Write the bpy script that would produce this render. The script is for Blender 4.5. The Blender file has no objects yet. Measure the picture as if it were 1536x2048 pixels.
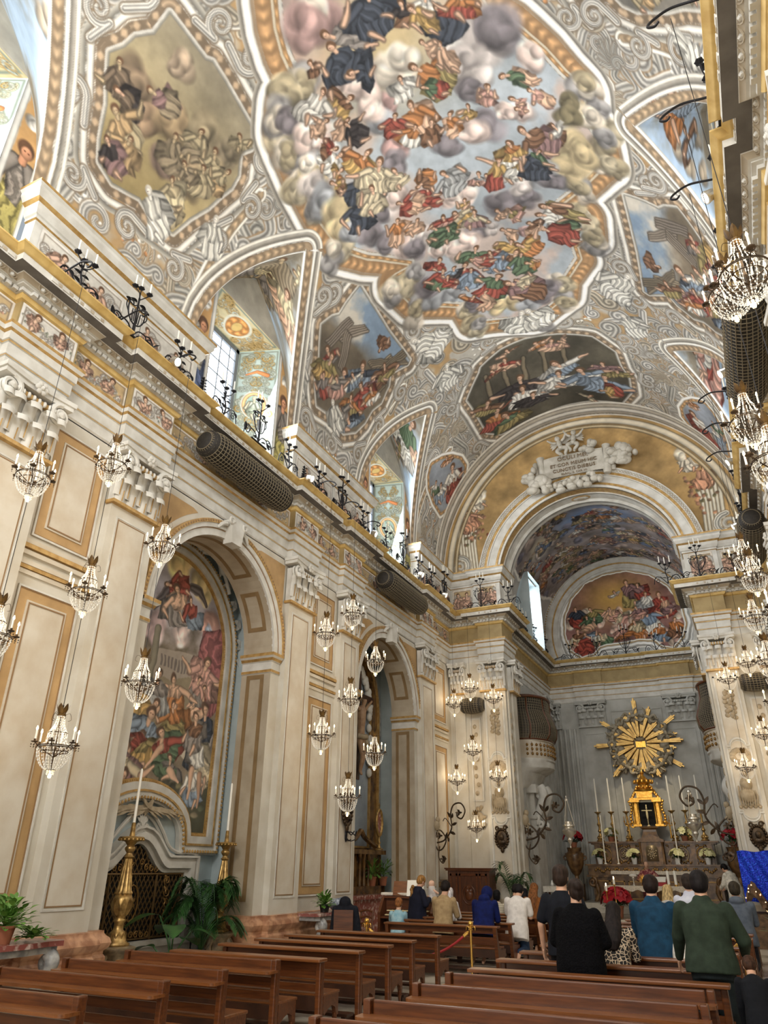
import bpy, bmesh, math, random
import numpy as np
from mathutils import Vector, Matrix
random.seed(7)
PI = math.pi
SC = bpy.context.scene
COL = SC.collection
# ------------------------------------------------------------------ colours and materials
def lin(c):
    return tuple((v/255/12.92 if v/255 <= .04045 else ((v/255+.055)/1.055)**2.4) for v in c)
def mat(name, c, rough=.6, metal=0., c2=None, scale=6., bump=0., emit=None, es=1., detail=6., contrast=(.35, .65), stretch=None, spec=None, alpha=None, trans=None):
    m = bpy.data.materials.new(name); m.use_nodes = True
    nt = m.node_tree; b = nt.nodes['Principled BSDF']
    L = lin(c)
    b.inputs['Base Color'].default_value = (*L, 1)
    b.inputs['Roughness'].default_value = rough
    b.inputs['Metallic'].default_value = metal
    if spec is not None: b.inputs['Specular IOR Level'].default_value = spec
    if trans is not None: b.inputs['Transmission Weight'].default_value = trans
    if alpha is not None: b.inputs['Alpha'].default_value = alpha
    if emit:
        b.inputs['Emission Color'].default_value = (*lin(emit), 1); b.inputs['Emission Strength'].default_value = es
    if c2 or bump:
        tc = nt.nodes.new('ShaderNodeTexCoord'); src = tc.outputs['Object']
        if stretch:
            mp = nt.nodes.new('ShaderNodeMapping'); mp.inputs['Scale'].default_value = stretch
            nt.links.new(src, mp.inputs['Vector']); src = mp.outputs['Vector']
        n = nt.nodes.new('ShaderNodeTexNoise'); n.inputs['Scale'].default_value = scale; n.inputs['Detail'].default_value = detail
        nt.links.new(src, n.inputs['Vector'])
        if c2:
            r = nt.nodes.new('ShaderNodeValToRGB')
            r.color_ramp.elements[0].position = contrast[0]; r.color_ramp.elements[1].position = contrast[1]
            r.color_ramp.elements[0].color = (*L, 1); r.color_ramp.elements[1].color = (*lin(c2), 1)
            nt.links.new(n.outputs['Fac'], r.inputs['Fac']); nt.links.new(r.outputs['Color'], b.inputs['Base Color'])
        if bump:
            bp = nt.nodes.new('ShaderNodeBump'); bp.inputs['Strength'].default_value = bump; bp.inputs['Distance'].default_value = .02
            nt.links.new(n.outputs['Fac'], bp.inputs['Height']); nt.links.new(bp.outputs['Normal'], b.inputs['Normal'])
    return m
def vmat(name, rough=.75):
    """matt plaster that takes its pigments from the colour attribute"""
    m = bpy.data.materials.new(name); m.use_nodes = True
    nt = m.node_tree; b = nt.nodes['Principled BSDF']
    a = nt.nodes.new('ShaderNodeVertexColor'); a.layer_name = 'paint'
    nt.links.new(a.outputs['Color'], b.inputs['Base Color']); b.inputs['Roughness'].default_value = rough
    b.inputs['Specular IOR Level'].default_value = .2
    return m
M = {}
M['cream'] = mat('cream_plaster', (206, 202, 191), .6, c2=(186, 177, 160), scale=1.4, contrast=(.35, .7))
M['panel'] = mat('panel_plaster', (207, 200, 186), .55, c2=(188, 174, 152), scale=2.0, contrast=(.35, .7))
M['white'] = mat('white_stucco', (212, 210, 203), .6, c2=(190, 186, 177), scale=3.)
M['tan'] = mat('ochre_plaster', (186, 152, 104), .6, c2=(164, 132, 88), scale=2.5)
M['gold'] = mat('gilded_moulding', (194, 160, 102), .45, .25, c2=(162, 126, 70), scale=8.)
M['gilt'] = mat('bright_gilding', (226, 178, 84), .28, .85, c2=(188, 132, 50), scale=14.)
M['yellow'] = mat('yellow_ochre_moulding', (214, 184, 118), .55, c2=(190, 156, 90), scale=4.)
M['brownline'] = mat('brown_painted_line', (140, 110, 76), .6)
M['ochrefrieze'] = mat('ochre_frieze', (166, 144, 98), .6, c2=(146, 124, 80), scale=3.)
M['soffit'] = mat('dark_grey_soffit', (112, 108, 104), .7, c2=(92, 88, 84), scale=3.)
M['greyblue'] = mat('grey_blue_stucco', (186, 186, 180), .6, c2=(166, 165, 158), scale=2.)
M['niche'] = mat('pale_blue_plaster', (184, 196, 198), .6, c2=(168, 180, 182), scale=2.)
M['taupe'] = mat('taupe_plaster', (178, 166, 146), .6, c2=(160, 146, 124), scale=2.)
M['taupeband'] = mat('brown_painted_band', (138, 112, 76), .6, c2=(122, 98, 64), scale=3.)
M['pinkmarble'] = mat('pink_veined_marble', (196, 150, 116), .3, c2=(150, 104, 76), scale=5., contrast=(.42, .6))
M['greymarble'] = mat('grey_marble', (170, 168, 164), .3, c2=(122, 122, 122), scale=7., contrast=(.4, .62))
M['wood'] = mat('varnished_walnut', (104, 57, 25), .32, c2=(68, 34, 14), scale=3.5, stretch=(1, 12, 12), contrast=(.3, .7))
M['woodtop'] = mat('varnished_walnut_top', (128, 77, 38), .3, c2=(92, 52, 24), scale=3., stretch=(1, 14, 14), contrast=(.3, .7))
M['darkwood'] = mat('dark_wood', (64, 36, 20), .4, c2=(44, 24, 14), scale=4.)
M['iron'] = mat('black_wrought_iron', (34, 33, 36), .5, .6)
M['bronze'] = mat('dark_bronze', (84, 66, 46), .45, .6, c2=(52, 42, 32), scale=9.)
M['brass'] = mat('polished_brass', (214, 170, 88), .25, .9)
M['silver'] = mat('silver_metal', (214, 208, 196), .28, .9)
M['wax'] = mat('white_wax_candle', (238, 234, 222), .45)
M['bulb'] = mat('lit_bulb', (255, 230, 180), .4, emit=(255, 222, 160), es=22.)
M['crystal'] = mat('cut_crystal', (236, 236, 232), .12, 0., spec=.9)
M['leafbrown'] = mat('bronze_leaf', (110, 84, 40), .45, .5, c2=(70, 50, 26), scale=9.)
M['black'] = mat('black_void', (10, 9, 9), .9)
M['wicker'] = mat('dark_rolled_netting', (44, 39, 33), .7, c2=(28, 25, 22), scale=20.)
M['net'] = mat('straw_netting_cord', (122, 111, 90), .7)
M['green'] = mat('dark_green_leaf', (36, 66, 34), .4, c2=(56, 96, 46), scale=6.)
M['lightgreen'] = mat('light_green_leaf', (104, 146, 62), .45, c2=(72, 112, 42), scale=6.)
M['red'] = mat('red_velvet', (150, 24, 28), .6)
M['paint'] = vmat('fresco_pigment')
M['floor'] = mat('pale_marble_floor', (196, 188, 172), .25, c2=(138, 128, 112), scale=.9, contrast=(.44, .58), detail=8)
M['glass'] = mat('daylit_window_pane', (235, 244, 255), .3, emit=(236, 244, 255), es=4.5)
# ------------------------------------------------------------------ mesh builder
class MB:
    def __init__(s): s.v = []; s.f = []; s.mi = []; s.M = Matrix(); s.k = 0
    def add(s, vs, fs):
        o = len(s.v)
        if s.M == Matrix(): s.v.extend([tuple(p) for p in vs])
        else: s.v.extend([tuple(s.M @ Vector(p)) for p in vs])
        for f in fs: s.f.append(tuple(o+i for i in f)); s.mi.append(s.k)
    def box(s, x0, x1, y0, y1, z0, z1):
        s.add([(x0,y0,z0),(x1,y0,z0),(x1,y1,z0),(x0,y1,z0),(x0,y0,z1),(x1,y0,z1),(x1,y1,z1),(x0,y1,z1)],
              [(0,3,2,1),(4,5,6,7),(0,1,5,4),(1,2,6,5),(2,3,7,6),(3,0,4,7)])
    def obox(s, c, ax, ay, az):
        c, ax, ay, az = map(Vector, (c, ax, ay, az))
        P = [c+a*ax+b*ay+d*az for d in (-1,1) for b in (-1,1) for a in (-1,1)]
        s.add([P[i] for i in (0,1,3,2,4,5,7,6)], [(0,3,2,1),(4,5,6,7),(0,1,5,4),(1,2,6,5),(2,3,7,6),(3,0,4,7)])
    def bbox(s, x0, x1, y0, y1, z0, z1, b=.01):
        """box with chamfered edges"""
        bm = bmesh.new(); bmesh.ops.create_cube(bm, size=1)
        for v in bm.verts: v.co = Vector((x0+(v.co.x+.5)*(x1-x0), y0+(v.co.y+.5)*(y1-y0), z0+(v.co.z+.5)*(z1-z0)))
        bmesh.ops.bevel(bm, geom=bm.edges[:], offset=b, segments=2, affect='EDGES', profile=.6)
        bm.verts.index_update()
        s.add([v.co for v in bm.verts], [[v.index for v in f.verts] for f in bm.faces]); bm.free()
    def prism(s, poly, axis, a, b):
        """polygon in the two other axes (in order) extruded along axis from a to b"""
        n = len(poly)
        def P(p, t):
            return {'x': (t, p[0], p[1]), 'y': (p[0], t, p[1]), 'z': (p[0], p[1], t)}[axis]
        vs = [P(p, a) for p in poly]+[P(p, b) for p in poly]
        fs = [tuple(range(n))[::-1], tuple(range(n, 2*n))]+[(i, (i+1) % n, n+(i+1) % n, n+i) for i in range(n)]
        s.add(vs, fs)
    def lathe(s, prof, n=20, o=(0,0,0), axis=(0,0,1), flute=None):
        """prof: (r, z) from bottom to top"""
        q = Vector((0,0,1)).rotation_difference(Vector(axis).normalized()); o = Vector(o)
        vs = []; fs = []
        for r, z in prof:
            for i in range(n):
                a = 2*PI*i/n
                rr = r*(1-(flute or 0)*(i % 2))
                vs.append(o+q @ Vector((rr*math.cos(a), rr*math.sin(a), z)))
        m = len(prof)
        for j in range(m-1):
            for i in range(n):
                k = (i+1) % n; fs.append((j*n+i, j*n+k, (j+1)*n+k, (j+1)*n+i))
        if prof[0][0] > 1e-4: fs.append(tuple(range(n))[::-1])
        if prof[-1][0] > 1e-4: fs.append(tuple(range((m-1)*n, m*n)))
        s.add(vs, fs)
    def tube(s, pts, r, n=6, closed=False, flat=1.0):
        pts = [Vector(p) for p in pts]; m = len(pts)
        if m < 2: return
        R = r if isinstance(r, (list, tuple)) else [r]*m
        vs = []; fs = []; up = None
        for i, p in enumerate(pts):
            if closed: t = pts[(i+1) % m]-pts[i-1]
            else: t = pts[min(i+1, m-1)]-pts[max(i-1, 0)]
            if t.length < 1e-9: t = Vector((0,0,1))
            t.normalize()
            if up is None: up = t.orthogonal().normalized()
            else:
                up = up-t*up.dot(t)
                up = up.normalized() if up.length > 1e-6 else t.orthogonal().normalized()
            w = t.cross(up)
            for k in range(n):
                a = 2*PI*k/n
                vs.append(p+(up*math.cos(a)+w*math.sin(a)*flat)*R[i])
        J = m if closed else m-1
        for j in range(J):
            for k in range(n):
                l = (k+1) % n; j2 = (j+1) % m
                fs.append((j*n+k, j*n+l, j2*n+l, j2*n+k))
        if not closed:
            fs.append(tuple(range(n))[::-1]); fs.append(tuple(range((m-1)*n, m*n)))
        s.add(vs, fs)
    def ell(s, c, r, n=12, m=8, q=None):
        c = Vector(c); r = (r, r, r) if isinstance(r, (int, float)) else r
        vs = []; fs = []
        for j in range(1, m):
            b = PI*j/m
            for i in range(n):
                a = 2*PI*i/n
                p = Vector((r[0]*math.sin(b)*math.cos(a), r[1]*math.sin(b)*math.sin(a), r[2]*math.cos(b)))
                vs.append(c+(q @ p if q else p))
        t = Vector((0,0,r[2])); t = q @ t if q else t
        vs += [c+t, c-t]; T = len(vs)-2; B = T+1
        for j in range(m-2):
            for i in range(n):
                k = (i+1) % n; fs.append((j*n+i, (j+1)*n+i, (j+1)*n+k, j*n+k))
        for i in range(n):
            k = (i+1) % n; fs.append((T, i, k)); fs.append((B, (m-2)*n+k, (m-2)*n+i))
        s.add(vs, fs)
    def grid(s, fn, nu, nv):
        vs = [fn(i/nu, j/nv) for j in range(nv+1) for i in range(nu+1)]
        s.add(vs, [(j*(nu+1)+i, j*(nu+1)+i+1, (j+1)*(nu+1)+i+1, (j+1)*(nu+1)+i) for j in range(nv) for i in range(nu)])
    def leaf(s, base, d, up, L, W, n=6, curl=.3, fold=.15, t=0.):
        """pointed leaf blade from base along d, drooping by curl"""
        base, d, up = Vector(base), Vector(d).normalized(), Vector(up).normalized()
        w = d.cross(up).normalized(); up = w.cross(d)
        vs = []; fs = []
        for i in range(n+1):
            f = i/n; c = base+d*L*f-up*curl*L*f*f
            ww = W*math.sin(PI*min(f*.94+.06, 1))**.8
            vs += [c-w*ww+up*fold*ww, c, c+w*ww+up*fold*ww]
        for i in range(n):
            for k in range(2): fs.append((i*3+k, i*3+k+1, i*3+k+4, i*3+k+3))
        s.add(vs, fs)
    def sweep(s, path, prof, closed=False, mats=None):
        """profile (p, z) swept along a plan path of (x, y); p is measured to the right of the path"""
        path = [Vector((a, b, 0)) for a, b in path]; m = len(path); n = len(prof)
        vs = []
        for i, p in enumerate(path):
            a = (p-path[i-1]) if (i > 0 or closed) else None
            b = (path[(i+1) % m]-p) if (i < m-1 or closed) else None
            na = Vector((a.y, -a.x, 0)).normalized() if a else None
            nb = Vector((b.y, -b.x, 0)).normalized() if b else None
            if na is None: nn = nb
            elif nb is None: nn = na
            else:
                nn = na+nb
                nn = nn/max(nn.dot(na), .2) if nn.length > 1e-6 else na
            for pr, z in prof: vs.append((p.x+nn.x*pr, p.y+nn.y*pr, z))
        J = m if closed else m-1
        for k in range(n-1):
            if mats: s.k = mats[k]
            s.add([], [])
            o = 0
        fs = []
        base = len(s.v)
        s.v.extend([tuple(s.M @ Vector(v)) for v in vs])
        for j in range(J):
            j2 = (j+1) % m
            for k in range(n-1):
                s.f.append((base+j*n+k, base+j2*n+k, base+j2*n+k+1, base+j*n+k+1)); s.mi.append(mats[k] if mats else s.k)
        s.k = 0
    def build(s, name, m, parent=None, smooth=False, loc=None):
        me = bpy.data.meshes.new(name); me.from_pydata(s.v, [], s.f)
        ms = m if isinstance(m, (list, tuple)) else [m]
        for x in ms: me.materials.append(M[x] if isinstance(x, str) else x)
        if len(ms) > 1: me.polygons.foreach_set('material_index', s.mi)
        if smooth:
            me.polygons.foreach_set('use_smooth', [True]*len(me.polygons))
            if smooth != True:
                me.set_sharp_from_angle(angle=smooth)
        me.update()
        o = bpy.data.objects.new(name, me); COL.objects.link(o)
        if parent: o.parent = parent
        if loc: o.location = loc
        return o
def tag(o, label, cat, group=None, kind=None):
    o['label'] = label; o['category'] = cat
    if group: o['group'] = group
    if kind: o['kind'] = kind
    return o
def struct(o):
    o['kind'] = 'structure'; return o
def empty(name, loc, rz=0., label=None, cat=None, group=None, s=1.):
    o = bpy.data.objects.new(name, None); COL.objects.link(o); o.empty_display_size = .1
    o.location = loc; o.rotation_euler = (0, 0, rz); o.scale = (s, s, s)
    if label: tag(o, label, cat, group)
    return o
def dup(root, loc=None, rz=None, label=None, group=None, s=None):
    r = root.copy(); COL.objects.link(r)
    if loc is not None: r.location = loc
    if rz is not None: r.rotation_euler = (0, 0, rz)
    if s is not None: r.scale = (s, s, s)
    if label: r['label'] = label
    if group: r['group'] = group
    for ch in list(root.children):
        c = ch.copy(); COL.objects.link(c); c.parent = r
        for g in ch.children:
            d = g.copy(); COL.objects.link(d); d.parent = c
    return r
def lerp(a, b, t): return a+(b-a)*t
def bez(P, n=10):
    """smooth Catmull-Rom curve through points"""
    P = [Vector(p) for p in P]; out = []
    for i in range(len(P)-1):
        a = P[max(i-1, 0)]; b = P[i]; c = P[i+1]; d = P[min(i+2, len(P)-1)]
        for k in range(n):
            t = k/n
            out.append(.5*((2*b)+(c-a)*t+(2*a-5*b+4*c-d)*t*t+(3*b-3*c+d-a)*t**3))
    out.append(P[-1]); return out
def spiral(c, r0, r1, a0, turns, n=24, u=(1,0,0), w=(0,0,1)):
    c, u, w = Vector(c), Vector(u), Vector(w)
    return [c+(u*math.cos(a0+turns*2*PI*i/n)+w*math.sin(a0+turns*2*PI*i/n))*lerp(r0, r1, i/n) for i in range(n+1)]
# ------------------------------------------------------------------ camera
def setup_camera():
    yaw, pit, rol = math.radians(25.5), math.radians(26.4), math.radians(.44)
    F = Vector((-math.sin(yaw)*math.cos(pit), math.cos(yaw)*math.cos(pit), math.sin(pit)))
    R = Vector((math.cos(yaw), math.sin(yaw), 0)); U = R.cross(F)
    r = R*math.cos(rol)+U*math.sin(rol); u = U*math.cos(rol)-R*math.sin(rol)
    cam = bpy.data.cameras.new('camera'); o = bpy.data.objects.new('camera', cam); COL.objects.link(o)
    m = Matrix(((r.x, u.x, -F.x, 0), (r.y, u.y, -F.y, 0), (r.z, u.z, -F.z, 1.75), (0,0,0,1)))
    o.matrix_world = m
    cam.sensor_fit = 'HORIZONTAL'; cam.sensor_width = 36; cam.lens = 36*1430/1536; cam.clip_start = .05; cam.clip_end = 200
    SC.camera = o
setup_camera()
# ------------------------------------------------------------------ a small painter for frescoes: pigments laid on a grid of points
RS = np.random.RandomState(5)
def noise2(h, w, cell, octv=4, seed=0):
    rs = np.random.RandomState(seed); out = np.zeros((h, w), np.float32); amp = 1.; tot = 0
    for o in range(octv):
        gh, gw = max(2, int(h/cell)+2), max(2, int(w/cell)+2)
        g = rs.rand(gh, gw).astype(np.float32)
        y = np.linspace(0, gh-1.001, h); x = np.linspace(0, gw-1.001, w)
        yi = y.astype(int); xi = x.astype(int); fy = (y-yi)[:, None]; fx = (x-xi)[None, :]
        fy = fy*fy*(3-2*fy); fx = fx*fx*(3-2*fx)
        a = g[yi][:, xi]; b = g[yi][:, xi+1]; c = g[yi+1][:, xi]; d = g[yi+1][:, xi+1]
        out += amp*((a*(1-fx)+b*fx)*(1-fy)+(c*(1-fx)+d*fx)*fy); tot += amp
        amp *= .55; cell = max(cell/2, 1.5)
    return out/tot
class Canvas:
    def __init__(s, u0, u1, v0, v1, nu, nv, base=(200, 190, 170), seed=1):
        s.u0, s.u1, s.v0, s.v1, s.nu, s.nv = u0, u1, v0, v1, nu, nv
        s.U = np.linspace(u0, u1, nu, dtype=np.float32); s.V = np.linspace(v0, v1, nv, dtype=np.float32)
        s.C = np.empty((nv, nu, 3), np.float32); s.C[:] = base
        s.N = noise2(nv, nu, max(nu, nv)/14, 6, seed); s.N2 = noise2(nv, nu, 9, 3, seed+1)
        s.pu = (u1-u0)/(nu-1); s.pv = (v1-v0)/(nv-1); s.px = max(s.pu, s.pv); s.clip = None
    def box(s, a, b, c, d):
        i0 = max(0, int((a-s.u0)/s.pu)-1); i1 = min(s.nu, int((b-s.u0)/s.pu)+3)
        j0 = max(0, int((c-s.v0)/s.pv)-1); j1 = min(s.nv, int((d-s.v0)/s.pv)+3)
        if i1 <= i0 or j1 <= j0: return None
        sl = (slice(j0, j1), slice(i0, i1))
        return sl, s.U[i0:i1][None, :], s.V[j0:j1][:, None]
    def mix(s, sl, a, col):
        if s.clip is not None: a = a*s.clip[sl]
        s.C[sl] = s.C[sl]*(1-a[..., None])+np.asarray(col, np.float32)*a[..., None]
    @staticmethod
    def pdist(P, u, v, closed=True):
        """signed-ish distance to polygon (negative inside) and parameter along it"""
        P = np.asarray(P, np.float32); n = len(P)
        u, v = np.broadcast_arrays(u, v)
        D = np.full(u.shape, 1e9, np.float32); T = np.zeros(u.shape, np.float32); S = np.zeros(u.shape, np.float32)
        ins = np.zeros(u.shape, bool); acc = 0.
        for i in range(n if closed else n-1):
            a = P[i]; b = P[(i+1) % n]; d = b-a; L2 = float(d@d)+1e-12; L = math.sqrt(L2)
            t = np.clip(((u-a[0])*d[0]+(v-a[1])*d[1])/L2, 0, 1)
            ex = u-a[0]-t*d[0]; ey = v-a[1]-t*d[1]
            q = ex*ex+ey*ey; m = q < D
            D = np.where(m, q, D); T = np.where(m, acc+t*L, T); S = np.where(m, np.sign(ex*d[1]-ey*d[0]), S); acc += L
            if closed:
                c = ((a[1] > v) != (b[1] > v))
                xx = a[0]+(v-a[1])*(d[0]/(d[1] if abs(d[1]) > 1e-9 else 1e-9))
                ins ^= c & (u < xx)
        D = np.sqrt(D)
        return (np.where(ins, -D, D) if closed else D), T, S, acc
    def fill(s, P, col, soft=None, wob=0., a=1.):
        P = np.asarray(P, np.float32); pad = .1+wob
        B = s.box(P[:, 0].min()-pad, P[:, 0].max()+pad, P[:, 1].min()-pad, P[:, 1].max()+pad)
        if B is None: return
        sl, u, v = B; d = s.pdist(P, u, v)[0]
        if wob: d = d+(s.N2[sl]-.5)*wob*2
        w = soft or s.px*1.2
        col = np.asarray(col, np.float32)
        s.mix(sl, np.clip(.5-d/w, 0, 1)*a, col[sl] if col.ndim == 3 else col)
    def ring(s, P, bands, closed=True):
        """bands: (from, to, colour[, ornament]) distances outside the outline"""
        P = np.asarray(P, np.float32); mx = max(b[1] for b in bands)+.05
        B = s.box(P[:, 0].min()-mx, P[:, 0].max()+mx, P[:, 1].min()-mx, P[:, 1].max()+mx)
        if B is None: return
        sl, u, v = B; d, T, S, _ = s.pdist(P, u, v, closed)
        if not closed: d = d*np.where(S == 0, 1, S)
        w = s.px*1.1
        for b in bands:
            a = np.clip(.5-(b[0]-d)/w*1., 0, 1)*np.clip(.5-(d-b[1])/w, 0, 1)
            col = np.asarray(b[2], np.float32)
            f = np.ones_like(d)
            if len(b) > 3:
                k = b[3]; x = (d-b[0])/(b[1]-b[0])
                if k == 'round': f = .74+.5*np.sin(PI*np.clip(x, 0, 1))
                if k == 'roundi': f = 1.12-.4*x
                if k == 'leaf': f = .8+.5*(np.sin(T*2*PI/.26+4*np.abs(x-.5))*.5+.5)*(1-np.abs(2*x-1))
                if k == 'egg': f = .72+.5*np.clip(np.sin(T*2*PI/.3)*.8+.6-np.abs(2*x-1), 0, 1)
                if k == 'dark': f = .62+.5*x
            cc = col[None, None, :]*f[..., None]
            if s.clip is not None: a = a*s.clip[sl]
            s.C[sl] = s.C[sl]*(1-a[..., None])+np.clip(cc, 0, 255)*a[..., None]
    def stroke(s, P, w, col, mode='round', a=1., taper=True, edge=None):
        P = np.asarray([(p[0], p[1]) for p in P], np.float32); pad = w+.05
        B = s.box(P[:, 0].min()-pad, P[:, 0].max()+pad, P[:, 1].min()-pad, P[:, 1].max()+pad)
        if B is None: return
        sl, u, v = B; d, T, S, L = s.pdist(P, u, v, False)
        ww = w*(np.clip(1.15-.75*T/L, .25, 1) if taper else 1.)
        if edge is not None: s.mix(sl, np.clip(.5-(d-ww-s.px*1.6)/(s.px*1.6), 0, 1)*a*.85, edge)
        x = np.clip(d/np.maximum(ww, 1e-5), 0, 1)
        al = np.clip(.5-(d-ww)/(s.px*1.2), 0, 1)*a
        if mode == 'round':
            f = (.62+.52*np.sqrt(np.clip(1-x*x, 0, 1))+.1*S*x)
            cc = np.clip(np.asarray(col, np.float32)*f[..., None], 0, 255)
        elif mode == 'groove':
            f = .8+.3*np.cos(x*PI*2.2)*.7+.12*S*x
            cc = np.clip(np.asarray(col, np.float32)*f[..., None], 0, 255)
        else: cc = np.asarray(col, np.float32)
        if s.clip is not None: al = al*s.clip[sl]
        s.C[sl] = s.C[sl]*(1-al[..., None])+cc*al[..., None]
    def ell(s, c, ru, rv, col, ang=0., soft=.3, shade=.0, a=1.):
        r = max(ru, rv)*1.1+.02
        B = s.box(c[0]-r, c[0]+r, c[1]-r, c[1]+r)
        if B is None: return
        sl, u, v = B; du = u-c[0]; dv = v-c[1]; ca, sa = math.cos(ang), math.sin(ang)
        x = (du*ca+dv*sa)/ru; y = (-du*sa+dv*ca)/rv; q = np.sqrt(x*x+y*y)
        al = np.clip((1-q)/soft, 0, 1)*a
        f = 1+shade*(x*.5+y*.6)*-1-shade*.5*q*q+shade*.25
        cc = np.clip(np.asarray(col, np.float32)*f[..., None], 0, 255)
        if s.clip is not None: al = al*s.clip[sl]
        s.C[sl] = s.C[sl]*(1-al[..., None])+cc*al[..., None]
    def cloud(s, c, r, col, n=7, seed=None):
        rs = RS if seed is None else np.random.RandomState(seed)
        for i in range(n):
            f = 1-.45*i/n; an = rs.rand()*6.3; d = r*.55*rs.rand()
            cc = np.asarray(col)*(.8+.4*rs.rand())
            s.ell((c[0]+d*math.cos(an), c[1]+d*math.sin(an)), r*f*(.6+.3*rs.rand()), r*f*(.5+.3*rs.rand()), cc, rs.rand()*3, .4, .6, .85)
    def drape(s, P, col, dirv, k=22., amp=.34, seed=0):
        """cloth: a patch with folds running along dirv"""
        P = np.asarray(P, np.float32); pad = .06
        B = s.box(P[:, 0].min()-pad, P[:, 0].max()+pad, P[:, 1].min()-pad, P[:, 1].max()+pad)
        if B is None: return
        sl, u, v = B; d = s.pdist(P, u, v)[0]
        L = math.hypot(*dirv)+1e-6; nx, ny = -dirv[1]/L, dirv[0]/L
        w = (u-P[0, 0])*nx+(v-P[0, 1])*ny; t = (u-P[0, 0])*dirv[0]/L+(v-P[0, 1])*dirv[1]/L
        ph = w*k+3.2*np.sin(t*k*.22+seed)+(s.N[sl]-.5)*16
        fold = np.sin(ph)*.6+np.sin(ph*2.3+1)*.3
        f = 1+amp*fold-.3*np.clip(1+d/.09, 0, 1)
        cc = np.clip(np.asarray(col, np.float32)*f[..., None], 0, 255)
        al = np.clip(.5-(d+(s.N2[sl]-.5)*.05)/(s.px*1.5), 0, 1)
        if s.clip is not None: al = al*s.clip[sl]
        s.C[sl] = s.C[sl]*(1-al[..., None])+cc*al[..., None]
    def scroll(s, c, R, a0, turns=1.4, w=None, col=(214, 210, 198), flip=1, tail=None, edge=(128, 112, 92)):
        n = 26; w = w or R*.22
        pts = []
        if tail is not None: pts.append(tail)
        for i in range(n+1):
            f = i/n; a = a0+flip*turns*2*PI*f; r = R*(1-.86*f)
            pts.append((c[0]+r*math.cos(a), c[1]+r*math.sin(a)))
        s.stroke(pts, w, col, 'groove', edge=edge)
    def scurve(s, p, q, bend=.35, w=.1, col=(214, 210, 198), edge=(128, 112, 92), curl=.3):
        """an S-shaped volute from p to q with a curl at either end"""
        dx, dy = q[0]-p[0], q[1]-p[1]; L = math.hypot(dx, dy)+1e-6; nx, ny = -dy/L, dx/L
        R = L*curl*.5; n = 14; pts = []
        for i in range(n+1):
            f = i/n; k = math.sin(f*2*PI)*bend*L*.5
            pts.append((p[0]+dx*f+nx*k, p[1]+dy*f+ny*k))
        for en, sg in ((0, 1), (1, -1)):
            P = pts if en else pts[::-1]
            a = math.atan2(P[-1][1]-P[-2][1], P[-1][0]-P[-2][0]); c = (P[-1][0]+R*math.cos(a+sg*PI/2), P[-1][1]+R*math.sin(a+sg*PI/2))
            sp = [(c[0]+R*(1-.8*i/16)*math.cos(a-sg*PI/2+sg*2*PI*1.2*i/16), c[1]+R*(1-.8*i/16)*math.sin(a-sg*PI/2+sg*2*PI*1.2*i/16)) for i in range(17)]
            P = P+sp
            pts = P if en else P[::-1]
        s.stroke(pts, w, col, 'groove', taper=False, edge=edge)
    def figure(s, hu, hv, bu, bv, w, c1, c2, skin=(206, 164, 132), hair=(92, 62, 40), rs=None):
        rs = rs or RS
        dx, dy = bu-hu, bv-hv; L = math.hypot(dx, dy)+1e-5; tx, ty = dx/L, dy/L; nx, ny = -ty, tx
        hr = min(.21, max(.085, w*.21, L*.12))
        def P(t, k): return (hu+tx*t+nx*k, hv+ty*t+ny*k)
        # loose cloth billowing behind
        for q in range(2):
            sg = 1 if rs.rand() < .5 else -1; cc = np.asarray(c1 if q else c2)*(.62+.3*rs.rand()); t0 = rs.uniform(.25, .75)*L
            s.drape([P(t0-.3*L, 0), P(t0-.2*L, sg*w*rs.uniform(.6, 1.1)), P(t0+.25*L, sg*w*rs.uniform(.8, 1.25)), P(t0+.45*L, sg*w*.5), P(t0+.3*L, 0)], cc, (dx+sg*nx*L*.8, dy+sg*ny*L*.8), 20+rs.rand()*10, .3, rs.rand()*6)
        j = lambda a: a*(.8+.4*rs.rand())
        # lower drapery, torso
        low = [P(L*.35, -w*.42), P(L*.6, -j(w*.62)), P(L*.95, -j(w*.75)), P(L*1.08, -w*.2), P(L*1.1, j(w*.3)), P(L*.92, j(w*.75)), P(L*.6, j(w*.6)), P(L*.35, w*.42)]
        top = [P(hr*.9, -w*.18), P(hr*1.5, -w*.5), P(L*.42, -w*.46), P(L*.6, -w*.3), P(L*.62, w*.3), P(L*.42, w*.48), P(hr*1.5, w*.5), P(hr*.9, w*.18)]
        s.drape(low, c1, (dx+.3*nx, dy+.3*ny), 26+rs.rand()*14, .36, rs.rand()*6)
        s.drape(top, c2, (dx-.5*nx*L, dy-.5*ny*L), 24+rs.rand()*16, .32, rs.rand()*6)
        # a limb or two
        for sg in (-1, 1):
            if rs.rand() < .5:
                e = P(L*(.35+.3*rs.rand()), sg*w*(.7+.4*rs.rand())); h = P(L*(.1+.7*rs.rand()), sg*w*(.55+.8*rs.rand()))
                s.stroke([P(hr*1.6, sg*w*.36), e], hr*.52, c2, 'round', taper=False, edge=np.asarray(c2)*.6)
                s.stroke([e, h], hr*.36, skin, 'round', edge=np.asarray(skin)*.62)
        if rs.rand() < .5:
            s.stroke([P(L*.9, w*.2), P(L*1.12, w*(.4*rs.rand()-.2))], hr*.4, skin, 'round', edge=np.asarray(skin)*.62)
        s.stroke([P(0, 0), P(hr*1.3, 0)], hr*.4, skin, 'round', taper=False)
        an = math.atan2(ty, tx)
        s.ell((hu-tx*hr*.25, hv-ty*hr*.25), hr*1.05, hr*.92, hair, an, .25, .3)
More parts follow.
